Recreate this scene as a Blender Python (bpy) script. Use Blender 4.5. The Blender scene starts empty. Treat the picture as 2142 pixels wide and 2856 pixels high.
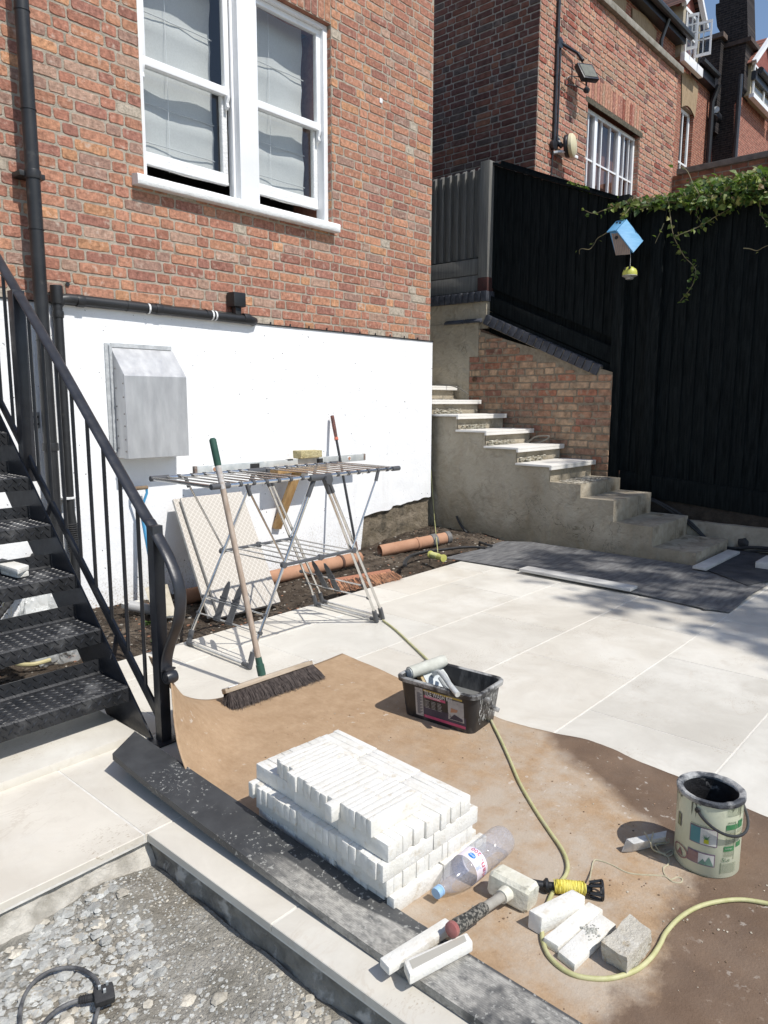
import bpy, bmesh, math, random
from mathutils import Vector, Matrix, noise
R = math.radians
V = Vector
# ---------------------------------------------------------------- camera, light, exposure
CH = 1.34                                   # eye height above the terrace
F, PI_, RO, YA = 2033.5, .150952, .0031629, .8437348
_fw = V((math.sin(YA)*math.cos(PI_), math.cos(YA)*math.cos(PI_), -math.sin(PI_)))
_rt = V((math.cos(YA), -math.sin(YA), 0)); _up = _rt.cross(_fw)
_r = _rt*math.cos(RO)+_up*math.sin(RO); _u = -_rt*math.sin(RO)+_up*math.cos(RO)
CAM = V((0, 0, CH))
cd = bpy.data.cameras.new('camera'); co = bpy.data.objects.new('camera', cd)
bpy.context.scene.collection.objects.link(co)
cd.sensor_fit = 'VERTICAL'; cd.sensor_height = 24.0; cd.lens = F/2856*24; cd.clip_end = 500; cd.clip_start = .05
co.matrix_world = Matrix(((_r.x, _u.x, -_fw.x, 0), (_r.y, _u.y, -_fw.y, 0), (_r.z, _u.z, -_fw.z, CH), (0, 0, 0, 1)))
SC = bpy.context.scene; SC.camera = co
wd = bpy.data.worlds.new('World'); SC.world = wd; wd.use_nodes = True
nt = wd.node_tree; bg = nt.nodes['Background']; sk = nt.nodes.new('ShaderNodeTexSky')
sk.sky_type = 'NISHITA'; sk.sun_disc = False; sk.sun_elevation = R(53.4); sk.sun_rotation = R(180); sk.air_density = 1.0; sk.dust_density = .6
nt.links.new(sk.outputs[0], bg.inputs[0]); bg.inputs[1].default_value = .13
sd = bpy.data.lights.new('sun', 'SUN'); sd.energy = 4.0; sd.angle = R(.5); sd.color = (1, .96, .90)
so = bpy.data.objects.new('sun', sd); SC.collection.objects.link(so)
SUN = V((-.03, .74, -1)).normalized()
so.rotation_euler = SUN.to_track_quat('-Z', 'Y').to_euler(); so.location = (0, -8, 10)
SC.view_settings.view_transform = 'Standard'; SC.view_settings.look = 'None'; SC.view_settings.exposure = 0.16; SC.view_settings.gamma = 1
# ---------------------------------------------------------------- measuring helpers (a sight line meets a known plane)
def ray(x, y): return _fw+_r*((x-1071)/F)+_u*((1428-y)/F)
def gz(x, y, z=0.): d = ray(x, y); return CAM+d*((z-CH)/d.z)
def gy(x, y, Y=4.71): d = ray(x, y); return CAM+d*(Y/d.y)
def gx(x, y, X): d = ray(x, y); return CAM+d*(X/d.x)
def zf(x0, y0, x1, w=1659.):
    s = (x1-x0)/w
    return lambda x, y: (x0+x*s, y0+y*s)
# ---------------------------------------------------------------- object helpers
C = bpy.data.collections.new('scene'); SC.collection.children.link(C)
WL = {}
def tag(o, label=None, cat=None, group=None, kind=None):
    if label: o['label'] = label
    if cat: o['category'] = cat
    if group: o['group'] = group
    if kind: o['kind'] = kind
    return o
def thing(name, label, cat, loc, group=None, kind=None):
    o = bpy.data.objects.new(name, None); C.objects.link(o); o.location = loc; o.empty_display_size = .1
    WL[o.name] = V(loc); return tag(o, label, cat, group, kind)
class MB:
    def __init__(s): s.v = []; s.f = []; s.m = []; s.c = None
    def add(s, vs, fs, m=0):
        n = len(s.v); s.v += [V(p) for p in vs]; s.f += [[n+i for i in f] for f in fs]; s.m += [m]*len(fs); return s
    def hexa(s, p, m=0):   # p: 4 bottom, 4 top
        return s.add(p, [(3, 2, 1, 0), (4, 5, 6, 7), (0, 1, 5, 4), (1, 2, 6, 5), (2, 3, 7, 6), (3, 0, 4, 7)], m)
    def box(s, a, b, m=0, M=None):
        x0, y0, z0 = a; x1, y1, z1 = b
        p = [(x0, y0, z0), (x1, y0, z0), (x1, y1, z0), (x0, y1, z0), (x0, y0, z1), (x1, y0, z1), (x1, y1, z1), (x0, y1, z1)]
        if M is not None: p = [M @ V(q) for q in p]
        return s.hexa(p, m)
    def bar(s, a, b, w, h, up=(0, 0, 1), m=0):   # box along a-b, w sideways, h along up
        a = V(a); b = V(b); d = (b-a).normalized(); sd_ = d.cross(V(up)).normalized(); u = sd_.cross(d)
        o = []
        for q in (a, b):
            o.append([q-sd_*w/2-u*h/2, q+sd_*w/2-u*h/2, q+sd_*w/2+u*h/2, q-sd_*w/2+u*h/2])
        return s.add(o[0]+o[1], [(3, 2, 1, 0), (4, 5, 6, 7), (0, 1, 5, 4), (1, 2, 6, 5), (2, 3, 7, 6), (3, 0, 4, 7)], m)
    def prism(s, poly, d, m=0):   # planar polygon swept by vector d
        d = V(d); n = len(poly); p = [V(q) for q in poly]
        return s.add(p+[q+d for q in p], [list(range(n))[::-1], list(range(n, 2*n))]+[(i, (i+1) % n, n+(i+1) % n, n+i) for i in range(n)], m)
    def tube(s, pts, r, n=8, m=0, cap=True, flat=None, ref=None, closed=False):
        pts = [V(p) for p in pts]; k = len(pts); N = None; base = len(s.v)
        for i, p in enumerate(pts):
            if closed: t = (pts[(i+1) % k]-pts[i-1]).normalized()
            else: t = (pts[min(i+1, k-1)]-pts[max(i-1, 0)]).normalized()
            if ref is not None: N = (V(ref)-t*t.dot(V(ref))).normalized()
            elif N is None:
                a = V((0, 0, 1)) if abs(t.z) < .9 else V((1, 0, 0)); N = (a-t*t.dot(a)).normalized()
            else: N = (N-t*t.dot(N)).normalized()
            B = t.cross(N); rr = r[i] if isinstance(r, (list, tuple)) else r; rb = rr*(flat or 1)
            for j in range(n):
                a = 2*math.pi*(j+.5)/n; s.v.append(p+N*math.cos(a)*rr+B*math.sin(a)*rb)
        for i in range(k if closed else k-1):
            for j in range(n):
                a = base+i*n; b = base+((i+1) % k)*n; s.f.append([a+j, a+(j+1) % n, b+(j+1) % n, b+j]); s.m.append(m)
        if cap and not closed:
            s.f.append([base+j for j in range(n)][::-1]); s.f.append([base+(k-1)*n+j for j in range(n)]); s.m += [m, m]
        return s
    def lathe(s, prof, o, ax=(0, 0, 1), n=24, m=0, capa=False, capb=False):
        ax = V(ax).normalized(); a = V((1, 0, 0)) if abs(ax.x) < .9 else V((0, 1, 0)); X = (a-ax*ax.dot(a)).normalized(); Y = ax.cross(X)
        base = len(s.v); o = V(o)
        for r, h in prof:
            for j in range(n):
                t = 2*math.pi*j/n; s.v.append(o+ax*h+X*math.cos(t)*r+Y*math.sin(t)*r)
        for i in range(len(prof)-1):
            for j in range(n):
                a = base+i*n; s.f.append([a+j, a+(j+1) % n, a+n+(j+1) % n, a+n+j]); s.m.append(m)
        if capa: s.f.append([base+j for j in range(n)][::-1]); s.m.append(m)
        if capb: s.f.append([base+(len(prof)-1)*n+j for j in range(n)]); s.m.append(m)
        return s
    def jitter(s, a, sc=8., seed=0):
        for p in s.v:
            q = p*sc+V((seed*7.3, 1.7, 3.1)); p += V((noise.noise(q), noise.noise(q+V((9, 9, 9))), noise.noise(q-V((5, 3, 8)))))*a
        return s
    def obj(s, name, mat, parent=None, bevel=0, smooth=35, seg=2, label=None, cat=None, group=None, kind=None, origin=None, fixn=True):
        if not s.f: return None
        if origin is None:
            xs = [p.x for p in s.v]; ys = [p.y for p in s.v]; zs = [p.z for p in s.v]
            origin = V(((min(xs)+max(xs))/2, (min(ys)+max(ys))/2, min(zs)))
        origin = V(origin)
        me = bpy.data.meshes.new(name); me.from_pydata([p-origin for p in s.v], [], s.f)
        mats = mat if isinstance(mat, (list, tuple)) else [mat]
        for q in mats: me.materials.append(q)
        me.polygons.foreach_set('material_index', s.m)
        if s.c is not None:
            at = me.attributes.new('col', 'FLOAT_COLOR', 'FACE'); at.data.foreach_set('color', [x for c in s.c for x in (c[0], c[1], c[2], 1)])
        bm = bmesh.new(); bm.from_mesh(me)
        if fixn: bmesh.ops.recalc_face_normals(bm, faces=bm.faces)
        if bevel:
            es = [e for e in bm.edges if len(e.link_faces) == 2 and e.calc_face_angle(0) > .5]
            bmesh.ops.bevel(bm, geom=es, offset=bevel, segments=seg, affect='EDGES', profile=.6, clamp_overlap=True)
        if smooth:
            for f in bm.faces: f.smooth = True
            for e in bm.edges:
                if len(e.link_faces) == 2: e.smooth = e.calc_face_angle(0) < R(smooth)
        bm.to_mesh(me); bm.free(); me.update()
        o = bpy.data.objects.new(name, me); C.objects.link(o)
        if parent is not None: o.parent = parent; o.location = origin-WL[parent.name]
        else: o.location = origin
        WL[o.name] = origin
        return tag(o, label, cat, group, kind)
def spline(p, n=8, closed=False):
    p = [V(q) for q in p]; o = []; k = len(p)
    for i in range(k if closed else k-1):
        if closed: a, b, c, d = p[i-1], p[i], p[(i+1) % k], p[(i+2) % k]
        else: a, b, c, d = p[max(i-1, 0)], p[i], p[i+1], p[min(i+2, k-1)]
        for j in range(n):
            t = j/n; o.append(.5*((2*b)+(c-a)*t+(2*a-5*b+4*c-d)*t*t+(3*b-a-3*c+d)*t*t*t))
    if not closed: o.append(p[-1])
    return o
def text_geo(body, size):
    cu = bpy.data.curves.new('t', 'FONT'); cu.body = body; cu.size = size; cu.resolution_u = 2; cu.align_x = 'LEFT'
    o = bpy.data.objects.new('t', cu); C.objects.link(o); dg = bpy.context.evaluated_depsgraph_get(); dg.update()
    me = bpy.data.meshes.new_from_object(o.evaluated_get(dg)); vs = [v.co.copy() for v in me.vertices]; fs = [list(p.vertices) for p in me.polygons]
    bpy.data.objects.remove(o); bpy.data.curves.remove(cu); bpy.data.meshes.remove(me); return vs, fs
def add_text(mb, body, size, fn, m=0, sx=1.):
    vs, fs = text_geo(body, size); mb.add([fn(v.x*sx, v.y) for v in vs], fs, m)
# ---------------------------------------------------------------- materials
MT = {}
def rgb(*c): return (c[0], c[1], c[2], 1)
def pm(name, c1, c2=None, scale=6., rough=.6, bump=0., bscale=60., metal=0., detail=6., spec=.4, stretch=None, c3=None, s3=2., t3=(.55, .7), attr=None, trans=0., coat=0., rnd=False, rough2=None, bdist=.01, ramp=(.35, .65)):
    m = bpy.data.materials.new(name); m.use_nodes = True; t = m.node_tree; N = t.nodes; L = t.links
    b = N['Principled BSDF']; b.inputs['Roughness'].default_value = rough; b.inputs['Metallic'].default_value = metal
    b.inputs['Specular IOR Level'].default_value = spec; b.inputs['Coat Weight'].default_value = coat; b.inputs['Coat Roughness'].default_value = .15
    tc = N.new('ShaderNodeTexCoord'); mp = N.new('ShaderNodeMapping'); L.new(tc.outputs['Object'], mp.inputs[0])
    if stretch: mp.inputs['Scale'].default_value = stretch
    vec = mp.outputs[0]
    if rnd:
        oi = N.new('ShaderNodeObjectInfo'); ad = N.new('ShaderNodeVectorMath'); ad.operation = 'ADD'
        ml = N.new('ShaderNodeMath'); ml.operation = 'MULTIPLY'; ml.inputs[1].default_value = 50; L.new(oi.outputs['Random'], ml.inputs[0])
        L.new(vec, ad.inputs[0]); L.new(ml.outputs[0], ad.inputs[1]); vec = ad.outputs[0]
    def nz(sc, de=detail, ro=.6):
        n = N.new('ShaderNodeTexNoise'); n.inputs['Scale'].default_value = sc; n.inputs['Detail'].default_value = de; n.inputs['Roughness'].default_value = ro; L.new(vec, n.inputs[0]); return n.outputs[0]
    def mr(src, a, b_):
        r = N.new('ShaderNodeMapRange'); r.inputs[1].default_value = a; r.inputs[2].default_value = b_; L.new(src, r.inputs[0]); return r.outputs[0]
    def mix(f, a, b_):
        x = N.new('ShaderNodeMix'); x.data_type = 'RGBA'
        if hasattr(f, 'links'): L.new(f, x.inputs[0])
        else: x.inputs[0].default_value = f
        for s_, i in ((a, 6), (b_, 7)):
            if hasattr(s_, 'links'): L.new(s_, x.inputs[i])
            else: x.inputs[i].default_value = rgb(*s_)
        return x.outputs[2]
    col = None
    if attr:
        a = N.new('ShaderNodeAttribute'); a.attribute_name = attr; base = a.outputs[0]
        x = N.new('ShaderNodeMix'); x.data_type = 'RGBA'; x.blend_type = 'MULTIPLY'; x.inputs[0].default_value = 1
        L.new(base, x.inputs[6]); g = mix(mr(nz(scale), *ramp), c1, c2 or c1); L.new(g, x.inputs[7]); col = x.outputs[2]
    elif c2: col = mix(mr(nz(scale), *ramp), c1, c2)
    if c3:
        src = col if col is not None else c1
        col = mix(mr(nz(s3), *t3), src, c3)
    if col is not None: L.new(col, b.inputs['Base Color'])
    else: b.inputs['Base Color'].default_value = rgb(*c1)
    if rough2 is not None: 
        r = N.new('ShaderNodeMapRange'); r.inputs[1].default_value = .35; r.inputs[2].default_value = .65; r.inputs[3].default_value = rough; r.inputs[4].default_value = rough2; L.new(nz(scale*1.7), r.inputs[0]); L.new(r.outputs[0], b.inputs['Roughness'])
    if bump:
        bp = N.new('ShaderNodeBump'); bp.inputs['Strength'].default_value = bump; bp.inputs['Distance'].default_value = bdist; L.new(nz(bscale, 5, .65), bp.inputs['Height']); L.new(bp.outputs[0], b.inputs['Normal'])
    MT[name] = m; m['_'] = 0
    return m
def wire(m): return m.node_tree, m.node_tree.nodes, m.node_tree.links, m.node_tree.nodes['Principled BSDF']
def brick_tex(name, ax, c1, c2, mortar, pitch=.075, L_=.225, off=.5, msz=.012, bright=1.):
    m = bpy.data.materials.new(name); m.use_nodes = True; t, N, L, b = wire(m)
    g = N.new('ShaderNodeNewGeometry'); sp = N.new('ShaderNodeSeparateXYZ'); cb = N.new('ShaderNodeCombineXYZ'); L.new(g.outputs['Position'], sp.inputs[0])
    L.new(sp.outputs[ax], cb.inputs[0]); L.new(sp.outputs[2], cb.inputs[1])
    bt = N.new('ShaderNodeTexBrick'); L.new(cb.outputs[0], bt.inputs[0]); bt.inputs['Scale'].default_value = 1; bt.inputs['Brick Width'].default_value = L_; bt.inputs['Row Height'].default_value = pitch
    bt.inputs['Mortar Size'].default_value = msz; bt.inputs['Mortar Smooth'].default_value = .3; bt.inputs['Color1'].default_value = rgb(*c1); bt.inputs['Color2'].default_value = rgb(*c2); bt.inputs['Mortar'].default_value = rgb(*mortar); bt.offset = off
    nz = N.new('ShaderNodeTexNoise'); nz.inputs['Scale'].default_value = 9; nz.inputs['Detail'].default_value = 8; L.new(cb.outputs[0], nz.inputs[0])
    mr = N.new('ShaderNodeMapRange'); mr.inputs[1].default_value = .3; mr.inputs[2].default_value = .7; mr.inputs[3].default_value = .6*bright; mr.inputs[4].default_value = 1.35*bright; L.new(nz.outputs[0], mr.inputs[0])
    mx = N.new('ShaderNodeMix'); mx.data_type = 'RGBA'; mx.blend_type = 'MULTIPLY'; mx.inputs[0].default_value = 1; L.new(bt.outputs[0], mx.inputs[6]); L.new(mr.outputs[0], mx.inputs[7]); L.new(mx.outputs[2], b.inputs['Base Color'])
    b.inputs['Roughness'].default_value = .85; b.inputs['Specular IOR Level'].default_value = .2
    bp = N.new('ShaderNodeBump'); bp.inputs['Strength'].default_value = .8; bp.inputs['Distance'].default_value = .01; bp.invert = True; L.new(bt.outputs[1], bp.inputs['Height']); L.new(bp.outputs[0], b.inputs['Normal'])
    return m
M_brick = pm('brick_face', (.66, .67, .68), (1.32, 1.34, 1.36), 34, .86, 1., 90, attr='col', c3=(.50, .42, .35), s3=17, t3=(.57, .72), spec=.2, bdist=.007, detail=9)
M_brick2 = pm('brick_face_old', (.62, .62, .62), (1.3, 1.25, 1.2), 14, .9, .9, 90, attr='col', c3=(.36, .30, .22), s3=15, t3=(.52, .70), spec=.15, bdist=.008)
M_mortar = pm('mortar', (.375, .33, .265), (.51, .46, .38), 22, .95, 1., 140, c3=(.20, .17, .13), s3=6, t3=(.55, .75), spec=.1)
M_mortar_dk = pm('mortar_old', (.22, .18, .13), (.33, .28, .21), 18, .95, 1., 120, spec=.1)
M_render = pm('white_render', (.83, .84, .85), (.90, .91, .92), 3, .8, .5, 60, spec=.25, c3=(.74, .74, .72), s3=1.7, t3=(.58, .8))
M_white = pm('white_paint', (.80, .81, .82), (.86, .87, .88), 5, .38, .12, 30, spec=.5)
M_oldwhite = pm('chipped_white_paint', (.74, .75, .75), (.84, .85, .85), 26, .6, .9, 60, c3=(.45, .42, .38), s3=70, t3=(.67, .72), spec=.3)
M_black = pm('black_paint', (.018, .019, .023), (.030, .032, .039), 12, .3, .12, 40, spec=.5, rough2=.42, c3=(.11, .11, .11), s3=40, t3=(.72, .8))
M_plastic = pm('black_plastic', (.018, .019, .021), (.028, .029, .031), 8, .42, .05, 60, c3=(.10, .095, .085), s3=14, t3=(.62, .9), spec=.45)
M_rubber = pm('dark_rubber', (.02, .02, .022), (.04, .04, .04), 30, .7, .2, 80)
M_concrete = pm('rough_render', (.31, .28, .22), (.44, .405, .33), 11, .85, 1., 20, c3=(.21, .175, .12), s3=1.9, t3=(.46, .70), ramp=(.40, .60), spec=.15, bdist=.02, detail=9)
M_block = pm('concrete_block', (.36, .31, .235), (.48, .43, .34), 9, .95, .9, 50, c3=(.19, .155, .11), s3=5, t3=(.50, .70), spec=.1)
M_stone = pm('white_sett', (.69, .67, .61), (.77, .76, .72), 14, .75, .35, 110, c3=(.60, .55, .46), s3=30, t3=(.56, .72), rnd=True, spec=.25)
M_slab = pm('tread_stone', (.70, .68, .63), (.78, .76, .72), 7, .6, .1, 60, spec=.3, rnd=True)
M_steel = pm('galvanised_sheet', (.46, .465, .475), (.60, .605, .61), 3, .42, .05, 40, metal=.55, stretch=(4, 4, 1), rough2=.55, spec=.5)
M_chrome = pm('polished_tube', (.62, .61, .59), (.74, .73, .71), 20, .18, 0, metal=.95, c3=(.42, .40, .36), s3=30, t3=(.6, .8))
M_gplast = pm('grey_plastic', (.085, .088, .095), None, 5, .45)
M_alu = pm('scratched_aluminium', (.50, .53, .53), (.66, .68, .67), 14, .40, .1, 50, metal=.25, c3=(.72, .72, .68), s3=22, t3=(.6, .7))

def N_(m):
    t, N, L, b = wire(m)
    g = N.new('ShaderNodeNewGeometry')
    class K: pass
    k = K(); k.N = N; k.L = L; k.b = b; k.g = g; sp = N.new('ShaderNodeSeparateXYZ'); L.new(g.outputs['Position'], sp.inputs[0]); k.x, k.y, k.z = sp.outputs
    def noise_(sc, det=6, ro=.6, off=0, st=None, dist=0.):
        mp = N.new('ShaderNodeMapping'); mp.inputs['Location'].default_value = (off, off*.7, off*.3); L.new(g.outputs['Position'], mp.inputs[0])
        if st: mp.inputs['Scale'].default_value = st
        n = N.new('ShaderNodeTexNoise'); n.inputs['Scale'].default_value = sc; n.inputs['Detail'].default_value = det; n.inputs['Roughness'].default_value = ro; n.inputs['Distortion'].default_value = dist; L.new(mp.outputs[0], n.inputs[0]); return n.outputs[0]
    def ramp_(s, a, b_, c=0, d=1):
        r = N.new('ShaderNodeMapRange'); r.inputs[1].default_value = a; r.inputs[2].default_value = b_; r.inputs[3].default_value = c; r.inputs[4].default_value = d; L.new(s, r.inputs[0]); return r.outputs[0]
    def mix_(f, a, b_, mode='MIX'):
        x = N.new('ShaderNodeMix'); x.data_type = 'RGBA'; x.blend_type = mode
        for s_, i in ((f, 0), (a, 6), (b_, 7)):
            if hasattr(s_, 'links'): L.new(s_, x.inputs[i])
            else: x.inputs[i].default_value = rgb(*s_) if i else s_
        return x.outputs[2]
    def op_(o, a, b_=None):
        x = N.new('ShaderNodeMath'); x.operation = o
        for i, s_ in enumerate((a, b_)):
            if s_ is None: continue
            if hasattr(s_, 'links'): L.new(s_, x.inputs[i])
            else: x.inputs[i].default_value = s_
        return x.outputs[0]
    def bump_(h, st_, d):
        bp = N.new('ShaderNodeBump'); bp.inputs['Strength'].default_value = st_; bp.inputs['Distance'].default_value = d; L.new(h, bp.inputs['Height']); L.new(bp.outputs[0], b.inputs['Normal'])
    k.noise, k.ramp, k.mix, k.op, k.bump = noise_, ramp_, mix_, op_, bump_
    return k
M_render = bpy.data.materials.new('white_render'); M_render.use_nodes = True; K = N_(M_render)
c = K.mix(K.ramp(K.noise(1.3, 5), .35, .65), (.84, .85, .86), (.90, .91, .92))
c = K.mix(K.op('MULTIPLY', K.ramp(K.noise(5, 6, .65, 3, (1, 1, .12)), .56, .72), .28), c, (.60, .58, .54))
mud = K.op('MULTIPLY', K.ramp(K.noise(70, 4, .6, 5), .52, .60), K.ramp(K.op('ADD', K.z, K.op('MULTIPLY', K.noise(3, 5, .6, 2), .5)), .50, .10))
c = K.mix(mud, c, (.48, .43, .36)); c = K.mix(K.ramp(K.noise(42, 2, .5, 9), .745, .76), c, (.05, .045, .04))
K.L.new(c, K.b.inputs['Base Color']); K.b.inputs['Roughness'].default_value = .75; K.b.inputs['Specular IOR Level'].default_value = .2
K.bump(K.op('ADD', K.op('MULTIPLY', K.noise(60, 4, .6), .5), K.op('MULTIPLY', K.noise(7, 6, .6, 4, None, .6), 1.2)), .45, .012)
def tile_mat(name, attr=True):
    m = bpy.data.materials.new(name); m.use_nodes = True; K = N_(m)
    if attr: a = K.N.new('ShaderNodeAttribute'); a.attribute_name = 'col'; c = a.outputs[0]
    else: c = (.622, .592, .523)
    c = K.mix(1.0, c, K.mix(K.ramp(K.noise(2.6, 9, .68, 1, None, .8), .35, .68), (.89, .88, .87), (1.05, 1.05, 1.05)), 'MULTIPLY')
    vein = K.op('SUBTRACT', 1.0, K.ramp(K.op('ABSOLUTE', K.op('SUBTRACT', K.noise(3.1, 7, .6, 7, (1, 1.7, 1), 1.2), .5)), 0, .022))
    c = K.mix(K.op('MULTIPLY', vein, K.ramp(K.noise(2.2, 3, .5, 12), .52, .66, 0, .5)), c, (.50, .44, .36))
    pore = K.op('MULTIPLY', K.ramp(K.noise(95, 3, .6, 3, (1, 2.2, 1)), .60, .66), K.ramp(K.noise(2.9, 4, .6, 15), .54, .62))
    c = K.mix(K.op('MULTIPLY', pore, .8), c, (.36, .29, .21))
    chalk = K.op('MULTIPLY', K.ramp(K.noise(1.9, 7, .62, 20), .47, .62), K.ramp(K.noise(30, 4, .6, 2), .3, .7, .5, 1))
    c = K.mix(K.op('MULTIPLY', chalk, .6), c, (.71, .69, .63))
    grime = K.ramp(K.noise(4.2, 8, .7, 31), .60, .78); c = K.mix(K.op('MULTIPLY', grime, .55), c, (.42, .37, .30))
    K.L.new(c, K.b.inputs['Base Color']); K.L.new(K.ramp(chalk, 0, 1, .42, .8), K.b.inputs['Roughness']); K.b.inputs['Specular IOR Level'].default_value = .3
    K.bump(K.op('ADD', K.noise(50, 4, .6), K.op('MULTIPLY', K.noise(6, 5, .6), 1.5)), .12, .006); return m

M_concrete = bpy.data.materials.new('trowelled_render'); M_concrete.use_nodes = True; K = N_(M_concrete)
sw = K.op('ABSOLUTE', K.op('SUBTRACT', K.noise(1.9, 7, .6, 3, (1, 1, .8), 1.3), .5))
c = K.mix(K.ramp(K.noise(1.5, 6, .6, 6), .38, .64), (.31, .265, .195), (.46, .405, .315))
c = K.mix(K.op('MULTIPLY', K.ramp(sw, .0, .12, 1, 0), .22), c, (.50, .47, .39)); c = K.mix(K.op('MULTIPLY', K.ramp(K.noise(9, 7, .65, 9, None, 1.0), .52, .66), .35), c, (.19, .165, .12))
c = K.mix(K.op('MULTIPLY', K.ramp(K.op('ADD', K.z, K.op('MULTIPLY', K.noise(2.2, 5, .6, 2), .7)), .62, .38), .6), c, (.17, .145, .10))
crk = K.op('SUBTRACT', 1.0, K.ramp(K.op('ABSOLUTE', K.op('SUBTRACT', K.noise(2.1, 6, .6, 17, None, 1.5), .5)), 0, .006)); c = K.mix(K.op('MULTIPLY', crk, K.ramp(K.noise(1.7, 2, .5, 4), .60, .64)), c, (.14, .12, .085))
K.L.new(c, K.b.inputs['Base Color']); K.b.inputs['Roughness'].default_value = .85; K.b.inputs['Specular IOR Level'].default_value = .15
K.bump(K.op('ADD', K.op('ADD', K.op('MULTIPLY', K.ramp(sw, 0, .16), .55), K.op('MULTIPLY', K.noise(26, 6, .65, 1, None, .6), .8)), K.op('MULTIPLY', K.noise(5.5, 5, .55, 8, None, .8), 1.6)), .9, .016)
# ---------------------------------------------------------------- masonry
PAL = [((.43, .212, .138), 5), ((.385, .178, .122), 5), ((.47, .236, .145), 2.5), ((.33, .155, .115), 2.5), ((.35, .215, .165), 1.5), ((.42, .27, .20), 1.3), ((.52, .27, .15), 1)]
PALN = [((.47, .24, .165), 5), ((.41, .19, .14), 5), ((.50, .27, .18), 3), ((.30, .10, .07), 2), ((.40, .25, .17), 2), ((.22, .11, .09), 1)]
PAL_SHADE = [((.16, .07, .055), 5), ((.13, .06, .05), 5), ((.20, .085, .06), 3), ((.12, .085, .075), 3), ((.24, .11, .07), 1)]  # dark palette carries the shade of the wing's side wall in its colour
PALS = [((.38, .22, .145), 5), ((.44, .30, .20), 5), ((.38, .17, .11), 2), ((.33, .20, .14), 4), ((.48, .34, .23), 2), ((.30, .15, .11), 1.5)]
def pick(rg, pal):
    t = rg.random()*sum(w for _, w in pal)
    for c, w in pal:
        t -= w
        if t <= 0: break
    k = rg.uniform(.88, 1.14); return (c[0]*k, c[1]*k, c[2]*k)
def rect_minus(a, b, holes):
    cuts = [(a, b)]
    for h0, h1 in holes:
        n = []
        for x, y in cuts:
            if h1 <= x or h0 >= y: n.append((x, y)); continue
            if x < h0: n.append((x, h0))
            if h1 < y: n.append((h1, y))
        cuts = n
    return cuts
def one_brick(mb, org, U, W, N, u0, u1, v0, v1, dep, rg, col, jit=.0022):
    c = min(.008, (u1-u0)*.2); pts = []
    def seg(ax, ay, bx, by, n):
        for i in range(n):
            t = i/n; pts.append((ax+(bx-ax)*t, ay+(by-ay)*t))
    nu = 4 if u1-u0 > .14 else 2
    seg(u0+c, v0, u1-c, v0, nu); seg(u1-c, v0, u1, v0+c, 1); seg(u1, v0+c, u1, v1-c, 1); seg(u1, v1-c, u1-c, v1, 1)
    seg(u1-c, v1, u0+c, v1, nu); seg(u0+c, v1, u0, v1-c, 1); seg(u0, v1-c, u0, v0+c, 1); seg(u0, v0+c, u0+c, v0, 1)
    n = len(pts); cu, cv = (u0+u1)/2, (v0+v1)/2; vs = []; J = [(rg.uniform(-jit, jit), rg.uniform(-jit, jit)) for _ in pts]
    for k, (ins, d) in enumerate(((0, -.002), (.0035, dep))):
        for (x, y), (jx, jy) in zip(pts, J):
            x2 = x+jx-math.copysign(ins, x-cu); y2 = y+jy-math.copysign(ins, y-cv)
            vs.append(org+U*x2+W*y2+N*(d+(rg.uniform(-.0008, .0008) if k else 0)))
    mb.add(vs, [tuple(range(n, 2*n))]+[(i, (i+1) % n, n+(i+1) % n, n+i) for i in range(n)], 0)
    mb.c += [col]*(n+1)
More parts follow.
